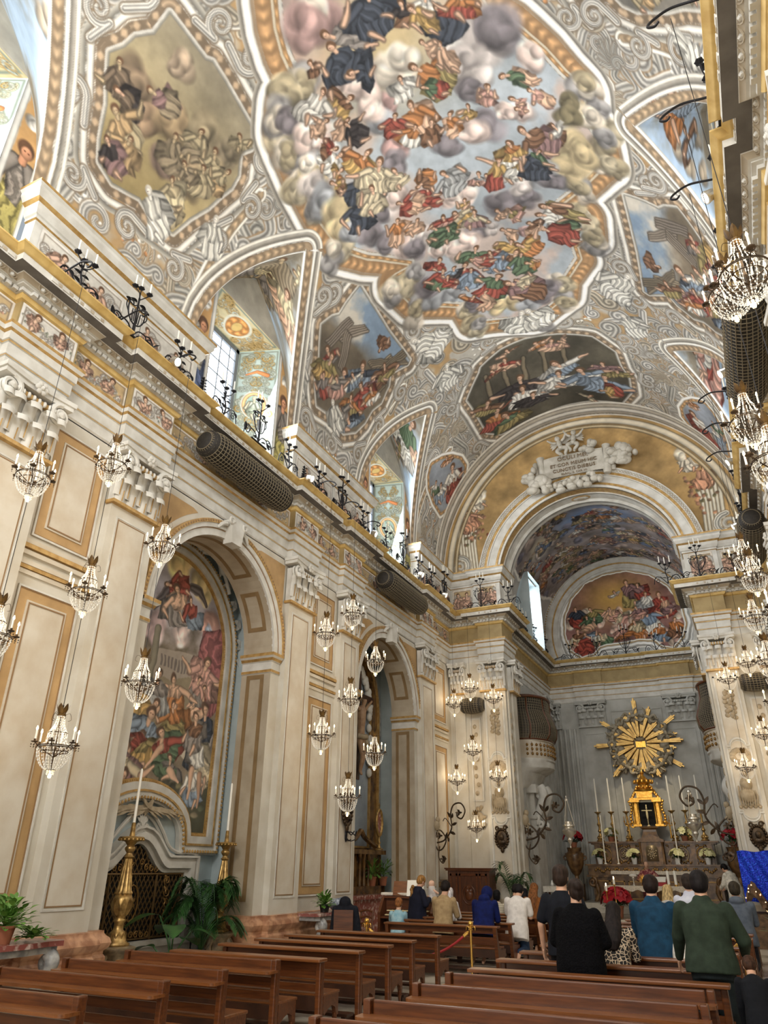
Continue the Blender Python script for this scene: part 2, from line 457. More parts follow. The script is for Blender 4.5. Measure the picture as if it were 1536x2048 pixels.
        s.ell((hu+tx*hr*.12+nx*hr*.15, hv+ty*hr*.12+ny*hr*.15), hr*.78, hr*.62, skin, an, .3, .4)
        s.ell((hu+nx*hr*.3, hv+ny*hr*.3), hr*.1, hr*.16, (96, 60, 44), an, .6)
        s.ell((hu+nx*-.08*hr, hv+ny*-.08*hr), hr*.1, hr*.16, (96, 60, 44), an, .6)
    def warp(s, amp, cell=.5, mask=None, seed=77):
        """brushy irregularity: pigments displaced by smooth noise"""
        c = cell/s.px; dx = (noise2(s.nv, s.nu, c, 2, seed)-.5)*4*amp/s.pu; dy = (noise2(s.nv, s.nu, c, 2, seed+1)-.5)*4*amp/s.pv
        if mask is not None: dx = dx*mask; dy = dy*mask
        jj, ii = np.mgrid[0:s.nv, 0:s.nu]; y = np.clip(jj+dy, 0, s.nv-1.01); x = np.clip(ii+dx, 0, s.nu-1.01)
        y0 = y.astype(int); x0 = x.astype(int); fy = (y-y0)[..., None]; fx = (x-x0)[..., None]; C = s.C
        s.C = ((C[y0, x0]*(1-fx)+C[y0, x0+1]*fx)*(1-fy)+(C[y0+1, x0]*(1-fx)+C[y0+1, x0+1]*fx)*fy).astype(np.float32)
    def weather(s, amt=.12, sat=1.):
        f = 1+(s.N-.5)*amt*2+(s.N2-.5)*amt
        s.C = s.C*f[..., None]
        if sat != 1:
            g = s.C.mean(2, keepdims=True); s.C = g+(s.C-g)*sat
        s.C = np.clip(s.C, 0, 255)
    def linear(s):
        c = s.C/255.; c = np.where(c <= .04045, c/12.92, ((c+.055)/1.055)**2.4)
        a = np.ones((s.nv, s.nu, 4), np.float32); a[..., :3] = c; return a
    def mesh(s, name, X, Y, Z, mask=None, flip=False, material='paint'):
        """X,Y,Z arrays of shape (nv,nu); faces where mask (nv-1,nu-1) is true"""
        nu, nv = s.nu, s.nv
        co = np.stack([X, Y, Z], -1).astype(np.float32).reshape(-1, 3); col = s.linear().reshape(-1, 4)
        idx = np.arange(nu*nv).reshape(nv, nu)
        q = np.stack([idx[:-1, :-1], idx[:-1, 1:], idx[1:, 1:], idx[1:, :-1]], -1)
        q = (q[mask] if mask is not None else q.reshape(-1, 4)).reshape(-1, 4)
        if flip: q = q[:, ::-1]
        used = np.unique(q); remap = np.full(nu*nv, -1, np.int64); remap[used] = np.arange(len(used))
        co = co[used]; col = col[used]; q = remap[q]
        me = bpy.data.meshes.new(name); me.vertices.add(len(co)); me.vertices.foreach_set('co', co.ravel())
        nf = len(q); me.loops.add(nf*4); me.loops.foreach_set('vertex_index', q.ravel().astype(np.int32))
        me.polygons.add(nf); me.polygons.foreach_set('loop_start', np.arange(0, nf*4, 4, dtype=np.int32))
        me.update(calc_edges=True)
        me.polygons.foreach_set('use_smooth', np.ones(nf, bool))
        at = me.color_attributes.new('paint', 'FLOAT_COLOR', 'POINT'); at.data.foreach_set('color', np.ascontiguousarray(col).ravel())
        me.materials.append(M[material]); me.update()
        o = bpy.data.objects.new(name, me); COL.objects.link(o); return o
PAL = dict(nv=(56, 62, 74), bk=(52, 46, 46), gb=(132, 122, 114), br=(124, 84, 58), wh=(214, 208, 196), rd=(158, 66, 52), or_=(184, 112, 58), go=(190, 148, 78), ol=(146, 128, 74), sk=(206, 160, 126), gn=(84, 108, 76), pk=(196, 142, 124), cr=(196, 178, 142), gy=(150, 150, 148), mv=(136, 100, 98), bl=(124, 142, 162), tb=(112, 92, 72), fb=(140, 122, 94), fg=(168, 150, 112), fo=(182, 146, 98), fc=(206, 188, 144))
PAL['or'] = PAL.pop('or_')
CPAL = dict(g=(178, 166, 160), d=(108, 100, 104), p=(204, 178, 166), b=(136, 138, 142), w=(212, 198, 178), m=(158, 122, 116), y=(180, 158, 114), o=(98, 88, 62))
# frescoes of the nave vault: outlines and figures in metres along the vault (u = arc from the left wall, v = along the nave)
VD={'C0':[(7.48,6.3),(7.14,6.81),(6.93,7.21),(6.78,7.68),(6.74,8.01),(6.8,8.58),(6.41,8.6),(6.13,8.65),(5.79,9.0),(5.62,9.73),(5.51,10.25),(5.38,11.31),(5.4,12.39),(5.87,13.16),(6.89,14.37),(6.74,14.74),(6.11,14.6),(6.29,15.7),(7.66,17.02),(7.68,17.95),(9.44,18.85),(10.5,18.0),(10.69,17.32),(11.35,16.37),(11.34,15.85),(11.88,15.45),(11.97,14.69),(11.49,14.6),(11.22,14.22),(11.99,13.64),(12.85,12.78),(12.83,12.06),(12.57,11.46),(12.65,10.87),(12.34,10.5),(12.01,9.99),(11.48,9.35),(10.91,8.86),(10.87,8.55),(11.06,7.89)],'P1':[(4.18,5.44),(4.53,5.66),(5.03,5.61),(5.09,6.65),(5.19,6.79),(5.17,7.25),(5.13,7.65),(5.06,8.66),(5.02,8.75),(4.52,8.51),(4.14,8.81),(3.83,8.86),(3.51,8.77),(3.05,8.66),(2.54,8.41),(1.94,8.2),(1.82,7.55),(1.93,7.19),(1.69,6.54),(1.8,6.15),(2.17,5.97),(2.81,5.74),(3.55,5.26),(3.87,5.4)],'P2':[(3.84,13.71),(4.05,13.89),(4.44,13.84),(5.06,13.8),(4.99,15.84),(5.0,16.37),(5.03,17.45),(4.91,17.5),(4.21,17.12),(3.9,17.41),(3.34,17.53),(2.92,17.29),(2.41,17.22),(1.93,16.94),(1.54,16.34),(1.62,15.83),(1.66,15.37),(1.55,14.73),(2.05,14.33),(2.72,14.08),(3.43,13.54)],'E':[(5.99,21.18),(6.9,20.34),(7.03,20.15),(7.95,19.85),(8.82,19.81),(10.03,20.01),(11.1,20.29),(11.75,21.1),(11.82,22.0),(12.0,22.59),(11.94,23.61),(11.47,24.43),(10.42,24.29),(9.21,24.32),(7.9,24.46),(6.77,24.38),(6.43,24.29),(5.98,23.62),(6.02,22.12)],'R1':[(3.31,22.08),(3.76,22.43),(4.12,22.88),(4.37,23.5),(4.35,24.07),(3.92,24.65),(3.28,24.89),(2.76,24.57),(2.3,24.12),(2.42,23.28),(2.67,22.57),(2.99,22.22)],'CL':[(10.79,9.33,0.59,'g'),(11.09,9.24,0.47,'d'),(10.25,10.04,0.42,'g'),(10.12,9.71,0.35,'g'),(10.11,11.49,0.4,'d'),(9.74,11.57,0.31,'p'),(10.08,10.51,0.26,'d'),(7.78,9.2,0.4,'p'),(7.34,8.84,0.31,'p'),(8.19,9.94,0.26,'m'),(7.79,10.27,0.33,'b'),(7.76,9.69,0.35,'p'),(8.63,9.35,0.4,'w'),(8.88,9.12,0.35,'w'),(7.73,7.54,0.47,'m'),(7.67,7.32,0.35,'w'),(7.37,7.51,0.4,'m'),(5.87,8.87,0.28,'d'),(6.04,9.41,0.31,'p'),(6.41,9.88,0.31,'p'),(7.81,11.06,0.31,'m'),(9.1,11.69,0.33,'d'),(5.69,10.27,0.33,'y'),(5.54,10.49,0.31,'g'),(5.57,11.0,0.38,'b'),(5.62,11.46,0.4,'y'),(5.58,11.95,0.38,'y'),(5.74,12.27,0.28,'b'),(5.69,9.95,0.21,'w'),(6.95,12.26,0.4,'g'),(7.25,12.25,0.33,'p'),(6.67,12.36,0.26,'d'),(6.91,13.75,0.42,'p'),(7.28,13.86,0.28,'g'),(7.07,14.06,0.28,'d'),(6.15,12.74,0.31,'d'),(6.4,13.3,0.28,'d'),(7.66,11.41,0.28,'d'),(7.67,14.51,0.26,'p'),(9.91,13.97,0.38,'d'),(10.54,13.86,0.31,'d'),(10.52,13.57,0.31,'g'),(12.25,12.74,0.52,'y'),(11.86,13.06,0.4,'y'),(11.36,13.29,0.33,'b'),(11.4,13.52,0.26,'d'),(8.98,14.49,0.33,'d'),(9.27,14.68,0.21,'g'),(8.0,14.86,0.31,'p'),(7.66,14.58,0.24,'p'),(8.42,14.74,0.31,'p'),(6.87,16.11,0.4,'b'),(7.45,16.26,0.31,'b'),(6.82,15.57,0.35,'d'),(7.79,17.19,0.26,'d'),(8.49,17.78,0.33,'y'),(9.03,17.84,0.33,'y'),(9.5,18.1,0.35,'b'),(10.23,17.65,0.38,'d'),(9.91,18.01,0.28,'d'),(8.94,13.35,0.31,'p'),(8.59,13.17,0.28,'p'),(10.14,15.13,0.19,'m'),(12.42,11.21,0.21,'o'),(12.33,11.6,0.28,'o'),(12.33,12.39,0.42,'y'),(12.51,12.71,0.33,'y'),(11.13,11.29,0.31,'p'),(11.79,9.98,0.31,'p'),(10.77,11.22,0.21,'p')],'FG':[(7.6,7.88,8.4,8.59,0.22,'gb','gb'),(7.6,8.16,7.77,8.93,0.42,'nv','nv'),(7.74,8.84,8.18,9.1,0.3,'nv','nv'),(7.0,8.15,6.97,8.45,0.15,'br','br'),(8.76,7.55,8.63,8.5,0.46,'nv','nv'),(9.34,8.07,9.29,8.56,0.26,'br','bk'),(9.9,8.18,9.78,8.47,0.24,'wh','wh'),(10.08,8.49,10.22,9.16,0.43,'nv','nv'),(10.63,8.36,10.51,8.86,0.34,'rd','or'),(9.49,8.26,9.83,8.92,0.14,'go','go'),(9.07,9.49,9.74,10.23,0.38,'ol','or'),(9.09,9.99,9.56,10.31,0.2,'rd','gn'),(8.67,9.59,8.61,10.06,0.26,'wh','wh'),(9.8,9.26,9.99,9.88,0.17,'sk','sk'),(9.48,9.08,9.64,9.39,0.14,'sk','sk'),(8.62,10.24,8.56,11.15,0.38,'sk','or'),(8.22,10.29,7.94,10.79,0.26,'rd','rd'),(8.52,10.78,8.17,11.19,0.26,'wh','or'),(8.92,10.87,8.69,11.4,0.22,'br','br'),(9.49,10.9,9.26,11.5,0.19,'sk','or'),(9.91,10.88,9.79,11.21,0.17,'go','go'),(10.48,10.52,10.38,10.92,0.17,'pk','pk'),(7.43,9.32,6.94,9.45,0.33,'go','br'),(6.94,8.83,6.29,9.17,0.36,'wh','wh'),(6.69,9.43,6.21,9.43,0.17,'sk','sk'),(7.1,9.77,6.66,9.91,0.17,'sk','sk'),(7.04,9.85,7.31,10.38,0.26,'bk','bk'),(7.18,10.77,6.56,11.0,0.42,'go','or'),(6.58,10.35,6.0,10.36,0.38,'wh','wh'),(6.53,10.11,6.19,9.97,0.2,'br','rd'),(6.37,10.71,6.15,10.7,0.23,'go','or'),(6.8,11.26,6.3,11.81,0.43,'nv','nv'),(6.28,11.71,5.98,12.41,0.33,'nv','nv'),(6.01,10.8,6.1,11.14,0.18,'br','go'),(7.32,11.17,6.81,11.76,0.46,'cr','cr'),(7.54,11.59,7.54,12.07,0.29,'cr','cr'),(6.81,11.64,6.46,12.26,0.36,'cr','cr'),(8.13,12.5,8.03,12.91,0.26,'br','rd'),(7.92,12.37,8.44,12.26,0.26,'or','br'),(7.72,12.82,8.29,13.11,0.14,'rd','rd'),(7.26,12.5,7.69,12.96,0.25,'sk','rd'),(7.0,12.95,6.65,13.57,0.26,'sk','or'),(7.44,13.28,7.18,13.6,0.23,'sk','sk'),(8.16,13.6,8.06,13.93,0.2,'sk','pk'),(8.7,12.37,8.87,13.07,0.36,'gy','gy'),(9.54,12.78,9.46,13.1,0.23,'pk','gy'),(9.73,12.9,9.69,13.2,0.18,'pk','gy'),(10.58,12.2,10.33,13.25,0.45,'wh','wh'),(10.19,12.56,9.83,13.37,0.21,'rd','go'),(10.87,12.7,10.67,13.29,0.35,'wh','go'),(11.15,12.67,11.0,13.35,0.31,'nv','nv'),(11.03,11.88,11.64,12.59,0.49,'mv','br'),(11.84,11.84,11.99,12.01,0.22,'wh','wh'),(10.57,12.14,10.64,12.61,0.33,'go','or'),(11.3,12.56,11.02,12.87,0.29,'nv','gn'),(11.0,10.34,11.75,10.6,0.18,'sk','gn'),(11.5,10.83,11.99,11.24,0.18,'sk','pk'),(11.07,10.93,11.28,11.12,0.16,'pk','pk'),(10.52,10.55,10.47,10.99,0.16,'pk','pk'),(11.05,11.23,11.3,11.37,0.13,'pk','pk'),(10.73,14.6,11.53,15.04,0.42,'wh','wh'),(11.0,15.13,11.71,15.26,0.27,'gn','gn'),(10.75,15.18,11.59,15.66,0.32,'rd','rd'),(10.93,14.34,12.01,14.82,0.2,'ol','br'),(10.36,14.83,10.56,15.23,0.25,'sk','br'),(9.95,14.28,10.19,14.61,0.26,'pk','ol'),(9.64,14.17,9.77,14.43,0.16,'sk','sk'),(8.49,13.7,8.65,14.14,0.35,'go','cr'),(7.75,13.81,8.02,14.35,0.36,'gn','gn'),(8.16,13.64,8.12,13.92,0.28,'pk','rd'),(9.02,13.98,8.8,14.4,0.33,'mv','cr'),(8.91,13.42,8.81,13.7,0.14,'sk','go'),(8.13,14.06,8.03,14.5,0.27,'gn','gn'),(9.57,14.85,9.85,15.32,0.15,'sk','sk'),(9.69,15.36,9.44,15.74,0.34,'go','go'),(9.85,15.55,10.29,16.02,0.45,'or','go'),(9.7,15.84,9.41,16.43,0.44,'bl','br'),(9.83,15.98,9.62,16.72,0.29,'gn','gn'),(9.89,16.4,10.16,16.63,0.19,'or','go'),(8.64,15.16,8.41,15.61,0.42,'gn','gn'),(8.89,15.63,9.02,16.25,0.32,'bl','bl'),(8.33,15.51,8.97,15.82,0.22,'rd','pk'),(8.1,15.62,7.75,16.32,0.43,'pk','rd'),(8.19,15.88,7.88,16.52,0.27,'bl','bl'),(8.99,15.53,9.01,15.69,0.21,'sk','rd'),(7.52,14.91,7.27,15.22,0.32,'rd','rd'),(7.45,15.36,7.04,15.92,0.34,'gn','rd'),(7.77,15.45,7.61,15.85,0.24,'bk','bl'),(7.49,15.65,7.31,15.98,0.23,'rd','rd'),(8.89,16.55,8.28,17.19,0.46,'rd','gn'),(9.06,16.96,10.03,17.83,0.47,'br','mv'),(8.35,17.0,8.01,17.64,0.23,'sk','sk'),(9.37,16.94,9.64,17.31,0.27,'cr','cr'),(7.92,16.94,7.76,17.05,0.32,'rd','or'),(3.6,5.49,3.17,5.95,0.3,'tb','tb'),(3.18,5.74,3.18,6.37,0.23,'bk','tb'),(3.74,6.22,3.87,6.87,0.25,'fb','mv'),(2.86,5.9,2.61,6.63,0.37,'fg','fo'),(2.67,6.44,2.11,6.45,0.28,'fo','fo'),(2.29,6.07,1.9,6.57,0.24,'mv','bk'),(3.53,7.15,2.89,7.42,0.24,'fb','fb'),(4.07,7.55,3.46,7.71,0.25,'fb','fg'),(4.04,8.06,3.66,8.33,0.2,'fg','fg'),(3.98,8.58,3.38,8.56,0.21,'fo','fg'),(3.56,8.09,3.06,8.37,0.29,'fg','fg'),(3.29,7.68,3.07,8.02,0.2,'fb','fb'),(2.82,7.62,2.38,8.01,0.3,'fc','fg'),(2.23,7.78,2.12,8.18,0.24,'fg','fb'),(4.76,8.25,4.56,8.48,0.22,'fg','fg'),(3.05,14.21,2.79,14.55,0.38,'gb','rd'),(2.99,14.48,2.29,14.63,0.54,'go','ol'),(2.42,14.54,1.96,14.97,0.34,'rd','gb'),(3.01,15.35,2.56,15.64,0.53,'wh','cr'),(3.67,15.85,3.16,16.28,0.59,'bl','nv'),(4.39,16.07,4.84,16.07,0.28,'br','br'),(3.78,16.61,3.42,16.9,0.41,'br','mv'),(3.16,16.28,2.85,16.96,0.44,'rd','rd'),(3.41,16.78,3.14,17.2,0.4,'wh','or'),(2.67,16.13,2.14,16.31,0.42,'ol','or'),(2.05,16.26,1.78,16.55,0.57,'bl','nv'),(2.03,15.8,1.82,16.17,0.35,'gb','gb'),(2.66,15.1,2.25,15.54,0.36,'pk','gb'),(3.16,15.68,3.01,16.06,0.31,'bl','wh'),(4.25,16.66,4.0,17.13,0.38,'ol','br'),(8.11,21.76,7.91,22.71,0.9,'bk','bk'),(8.0,22.39,7.77,23.44,0.7,'wh','wh'),(8.3,23.0,8.2,23.63,0.61,'bk','bk'),(9.49,21.59,9.84,22.2,0.69,'bl','wh'),(9.48,22.2,9.42,23.08,0.62,'wh','wh'),(10.33,22.24,10.54,22.96,0.79,'wh','bl'),(11.15,22.72,10.96,23.76,0.72,'bl','bl'),(10.84,23.63,11.63,23.68,0.4,'rd','go'),(11.66,22.23,11.73,22.64,0.47,'ol','ol'),(11.24,21.87,11.24,22.22,0.42,'mv','mv'),(6.75,22.89,6.35,23.74,0.75,'rd','or'),(6.94,23.37,7.02,24.2,0.68,'ol','gn'),(6.6,22.1,6.23,22.58,0.53,'ol','br'),(7.91,20.44,7.75,20.92,0.44,'sk','rd'),(7.3,20.66,7.35,20.95,0.34,'br','rd'),(9.67,20.27,9.54,20.78,0.42,'sk','pk'),(9.14,20.16,9.22,20.42,0.32,'or','sk'),(9.92,20.35,10.16,20.46,0.28,'sk','sk'),(10.33,24.0,10.17,24.11,0.38,'cr','cr'),(8.12,20.02,8.15,20.15,0.37,'br','sk'),(3.95,23.39,3.05,24.63,0.48,'rd','wh'),(3.08,23.29,2.54,23.77,0.36,'bl','wh'),(4.0,22.64,3.81,22.93,0.28,'sk','or'),(2.99,22.87,2.56,23.11,0.26,'gn','wh'),(3.67,23.98,3.19,24.45,0.27,'rd','rd'),(3.48,11.36,1.79,12.15,1.02,'fc','fb'),(2.02,11.75,0.0,11.89,0.28,'fb','gb'),(2.8,12.18,1.79,12.44,0.54,'sk','fc'),(2.92,10.43,0.0,11.16,0.26,'fb','gb'),(3.6,11.87,3.7,12.05,0.2,'fc','fc'),(3.4,20.1,1.57,20.61,0.66,'wh','gn'),(1.34,20.29,1.46,20.67,0.48,'ol','gb'),(3.02,20.85,2.58,20.98,0.22,'sk','sk'),(15.25,10.3,15.48,11.79,0.38,'or','bl'),(14.88,10.91,14.59,10.95,0.2,'sk','or'),(15.8,11.82,15.98,12.14,0.34,'bl','br'),(15.31,10.39,16.11,11.31,0.67,'bl','gb'),(15.26,20.27,16.31,20.77,0.5,'pk','rd'),(15.06,20.06,15.88,20.22,0.36,'wh','pk'),(15.02,21.01,15.51,20.98,0.29,'pk','sk')],'chk':[(4.38,11.61),(3.01,12.73),(3.54,10.55),(4.39,19.96)]}
# ------------------------------------------------------------------ nave vault
AX, VZ, VA, VB = -3.7, 12.2, 5.7, 6.05          # axis, springing height, half width, rise
XW = AX-VA; XA = -7.88; HW = 2.0; KU = 5.87
PENS = [3.2, 11.6, 20.0]
def zmain(x): return VZ+VB*np.sqrt(np.clip(1-((x-AX)/VA)**2, 0, 1))
def pen_z(x, y):
    """height of the window vaults that cut into the barrel, nan elsewhere (left side; mirror x first)"""
    x = np.where(x > AX, 2*AX-x, x); out = np.full(np.broadcast(x, y).shape, np.nan)
    for yc in PENS:
        d = np.abs(y-yc); xg = XA-d/HW*(XA-XW)
        z = zmain(xg)-.25*(xg-x)
        out = np.where((d < HW) & (x < xg), z, out)
    return out
def u_of_x(x): return KU*np.arccos(np.clip((AX-x)/VA, -1, 1))
UT = KU*PI
def mirU(P): return [(UT-p[0], p[1]) for p in P]
def paint_vault():
    c = Canvas(0, UT, 1.6, 25.5, 1010, 1100, (184, 177, 163), 3)
    oc = np.clip((noise2(c.nv, c.nu, 70, 4, 11)-.5)*9+.35, 0, 1)
    c.C = c.C*(1-oc[..., None])+np.array((182, 142, 88), np.float32)*oc[..., None]
    rs = np.random.RandomState(21)
    st = [(210, 205, 194), (198, 193, 181), (186, 182, 170), (218, 213, 203), (200, 186, 160)]
    ed = [(140, 122, 98), (160, 124, 82), (128, 118, 104)]
    # stucco scrollwork, symmetrical about the ridge
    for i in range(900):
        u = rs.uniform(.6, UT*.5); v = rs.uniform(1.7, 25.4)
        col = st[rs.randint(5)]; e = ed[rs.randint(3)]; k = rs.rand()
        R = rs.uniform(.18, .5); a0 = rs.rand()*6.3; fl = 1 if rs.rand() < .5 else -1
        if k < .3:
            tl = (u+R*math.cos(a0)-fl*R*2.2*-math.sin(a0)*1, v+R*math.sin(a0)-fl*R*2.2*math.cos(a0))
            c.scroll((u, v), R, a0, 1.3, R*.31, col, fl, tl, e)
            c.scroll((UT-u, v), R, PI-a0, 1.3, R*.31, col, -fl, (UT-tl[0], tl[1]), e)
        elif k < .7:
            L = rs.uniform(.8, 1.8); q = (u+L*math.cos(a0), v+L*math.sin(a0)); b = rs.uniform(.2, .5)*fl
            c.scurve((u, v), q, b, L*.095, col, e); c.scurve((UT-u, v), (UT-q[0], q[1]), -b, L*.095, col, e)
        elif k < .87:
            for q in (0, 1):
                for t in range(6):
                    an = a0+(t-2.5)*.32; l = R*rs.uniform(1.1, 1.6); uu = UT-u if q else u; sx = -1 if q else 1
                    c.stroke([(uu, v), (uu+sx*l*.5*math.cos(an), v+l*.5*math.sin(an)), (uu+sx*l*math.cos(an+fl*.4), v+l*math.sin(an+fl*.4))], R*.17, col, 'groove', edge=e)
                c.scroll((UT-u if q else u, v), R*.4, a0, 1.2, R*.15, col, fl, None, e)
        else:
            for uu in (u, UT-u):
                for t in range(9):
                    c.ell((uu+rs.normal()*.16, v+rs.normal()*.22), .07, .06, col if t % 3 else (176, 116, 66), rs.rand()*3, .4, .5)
    # ribs of mouldings crossing between the window vaults
    for v0 in (5.1, 9.35, 13.75, 17.85, 22.3):
        for q in (0, 1):
            P = [(1.2, v0), (3.2, v0+(.1 if q == 0 else .1)), (4.3, v0+.2)]
            if q: P = mirU(P)
            c.ring(P, [(-.2, -.12, (206, 200, 186), 'round'), (-.12, .06, (180, 150, 112), 'leaf'), (.06, .16, (214, 208, 196), 'round')], False)
    # ochre scrolled fields around the panels, then the panels' frames
    panels = [VD['P1'], VD['P2'], mirU(VD['P1']), mirU(VD['P2'])]
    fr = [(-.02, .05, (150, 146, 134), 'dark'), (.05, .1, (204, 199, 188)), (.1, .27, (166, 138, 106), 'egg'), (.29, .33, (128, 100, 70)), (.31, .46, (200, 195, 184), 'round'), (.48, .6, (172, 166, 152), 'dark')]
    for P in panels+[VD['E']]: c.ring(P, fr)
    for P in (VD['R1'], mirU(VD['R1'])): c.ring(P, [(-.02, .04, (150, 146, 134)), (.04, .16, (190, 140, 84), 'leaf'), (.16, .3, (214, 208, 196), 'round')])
    # volutes riding on the frames
    for P in panels+[VD['E']]:
        n = len(P)
        for i in range(0, n, 2):
            a, b = P[i], P[(i+2) % n]; m = P[(i+1) % n]; cx = sum(p[0] for p in P)/n; cy = sum(p[1] for p in P)/n
            dx, dy = m[0]-cx, m[1]-cy; L = math.hypot(dx, dy)+.01
            o = (m[0]+dx/L*.75, m[1]+dy/L*.75)
            c.scroll(o, .3, math.atan2(-dy, -dx), 1.4, .075, (222, 217, 206), 1 if i % 4 else -1, (m[0]+dx/L*.5+dy/L*.5, m[1]+dy/L*.5-dx/L*.5), (112, 96, 76))
    def region(P, fn, clouds=()):
        d = Canvas.pdist(np.asarray(P, np.float32), c.U[None, :], c.V[:, None])[0]
        k = np.clip(.5-d/(c.px*1.2), 0, 1); c.C = c.C*(1-k[..., None])+fn()*k[..., None]
        return k
    N = c.N[..., None]; vg = (c.V[:, None, None]+0*c.N[..., None]); ug = (c.U[None, :, None]+0*c.N[..., None])
    A = lambda *t: np.array(t, np.float32)
    gold = lambda: A(152, 136, 100)*(.62+.7*N)+A(-14, -6, 14)*np.clip((ug-4.2)/2, -1, 1)
    for P in (panels[0], panels[2]): region(P, gold)
    for u, v, r, col in ((3.5, 5.9, .6, (112, 92, 70)), (3.2, 6.5, .5, (140, 112, 84)), (3.6, 7.0, .5, (150, 124, 88)), (2.9, 7.2, .45, (104, 84, 72)), (3.1, 7.9, .5, (128, 108, 80)), (4.1, 7.6, .5, (136, 120, 90)), (4.3, 8.3, .4, (120, 106, 82)), (3.7, 8.2, .4, (146, 126, 92)), (4.6, 6.4, .35, (150, 128, 104))):
        for q in (0, 1): c.cloud((UT-u if q else u, v), r, col, 12)
    def town():
        t = np.clip((UT/2-np.abs(ug-UT/2)-3.7)/.5+(N-.5)*2, 0, 1)
        return (A(112, 98, 78)*(.6+.8*N))*(1-t)+(A(118, 144, 172)*(1-np.clip((N-.5)*6, 0, 1))+A(196, 188, 172)*np.clip((N-.5)*6, 0, 1))*t
    for P in (panels[1], panels[3]): region(P, town)
    region(VD['E'], lambda: A(74, 68, 54)*(.55+.9*N))
    for P in (VD['R1'], mirU(VD['R1'])): region(P, lambda: A(126, 134, 146)*(.6+.8*N))
    # painted buildings of the right-hand and left-hand panels
    for q in (0, 1):
        f = (lambda p: (UT-p[0], p[1])) if q else (lambda p: p)
        for p, r, col in (((3.6, 14.3), (4.5, 14.9), (140, 126, 110)), ((3.3, 16.2), (4.6, 16.6), (150, 132, 104)), ((3.9, 16.0), (4.9, 17.2), (128, 112, 88)), ((3.2, 14.0), (4.2, 14.25), (120, 108, 96)), ((3.0, 15.0), (3.9, 14.5), (132, 118, 102)), ((4.1, 16.6), (5.0, 16.9), (112, 98, 76)), ((2.9, 16.6), (3.8, 17.0), (104, 90, 70))):
            for t in range(4): c.stroke([f((p[0], p[1]+t*.09)), f((r[0], r[1]+t*.09))], .035, col, 'round', taper=False, edge=(78, 68, 56))
    for t in range(5):   # interior columns and steps of the end panel
        c.stroke([(7.0+t*.75, 20.7), (6.8+t*.75, 22.0)], .08, (110, 96, 72), 'round', taper=False, edge=(48, 42, 34))
        c.stroke([(6.9+.3*t, 22.9-.1*t), (9.6+.1*t, 22.2-.1*t)], .05, (122, 66, 48), 'round', taper=False)
    # window vaults: painted spandrels with sky
    xg = np.array(AX-VA*np.cos(c.U/KU)); pm = ~np.isnan(pen_z(xg[None, :], c.V[:, None].astype(float)))
    k = pm[..., None].astype(np.float32); tt = np.clip(.35+(N-.5)*5+.3*np.sin(vg*2.1), 0, 1)
    c.C = c.C*(1-k)+((A(138, 126, 104)*(.6+.75*N))*(1-tt)+A(150, 176, 204)*tt)*k
    c.clip = pm.astype(np.float32)
    for yc in PENS:
        for q in (0, 1):
            f = (lambda p: (UT-p[0], p[1])) if q else (lambda p: p)
            for i in range(7):
                t = rs.uniform(.7, 3.4); a = f((t, yc+rs.uniform(-.9, 1.0)))
                c.cloud(a, .32, [(150, 134, 112), (120, 108, 92), (186, 172, 148)][i % 3], 4)
    c.clip = None
    # the great glory in the middle of the vault
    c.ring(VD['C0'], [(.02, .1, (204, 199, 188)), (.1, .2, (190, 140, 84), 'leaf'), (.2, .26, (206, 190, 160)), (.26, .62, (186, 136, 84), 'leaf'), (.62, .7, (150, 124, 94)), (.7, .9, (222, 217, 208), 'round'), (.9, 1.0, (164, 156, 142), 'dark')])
    def sky():
        t = np.clip((9.2-vg)/3-(ug-8.2)/5+(N-.5)*1.6, 0, 1); g = np.exp(-((ug-8.7)**2/2.5+(vg-8.6)**2/2))
        g = np.clip(g*1.1, 0, 1)
        s = A(160, 170, 178)*(.86+.3*N)
        w = np.clip((noise2(c.nv, c.nu, 80, 4, 31)[..., None]-.47)*7, 0, 1); s = s*(1-w)+A(192, 170, 158)*w
        s = s*(1-t)+A(182, 140, 126)*(.8+.4*N)*t
        return s*(1-g)+A(206, 178, 124)*g
    region(VD['C0'], sky)
    C0 = VD['C0']; cu = sum(p[0] for p in C0)/len(C0); cv_ = sum(p[1] for p in C0)/len(C0)
    for i in list(range(5, 13))+list(range(15, 23))+list(range(25, 28))+list(range(29, 34)):
        p = C0[i]; d = (p[0]-cu, p[1]-cv_); l = math.hypot(*d)
        for q in range(3):
            o = (.15, .45, .3)[q]; c.cloud((p[0]+d[0]/l*o+rs.normal()*.12, p[1]+d[1]/l*o+rs.normal()*.12), .5-.06*q, [(166, 152, 122), (128, 124, 122), (176, 164, 146), (142, 128, 98)][(i+q) % 4], 12)
    for u, v, r, kk in VD['CL']: c.cloud((u, v), r*1.5, CPAL[kk], 12)
    for h0, h1, b0, b1, w, c1, c2 in VD['FG']:
        c.figure(h0, h1, b0, b1, w*1.4, PAL[c1], PAL[c2], (200, 154, 122) if c1 not in ('fb', 'fg', 'fo', 'fc', 'tb') else (176, 150, 110))
    for q, (A0, B0) in enumerate(((panels[1], 1), (panels[0], 1), (VD['R1'], 1))):
        for h0, h1, b0, b1, w, c1, c2 in VD['FG']:
            m = ((h0+b0)/2, (h1+b1)/2)
            if Canvas.pdist(np.asarray(A0, np.float32), np.array([m[0]], np.float32), np.array([m[1]], np.float32))[0][0] < .05:
                c.figure(UT-h0, h1, UT-b0, b1, w*1.4, PAL[c1], PAL[c2], (200, 154, 122))
    mk = np.zeros((c.nv, c.nu), np.float32)
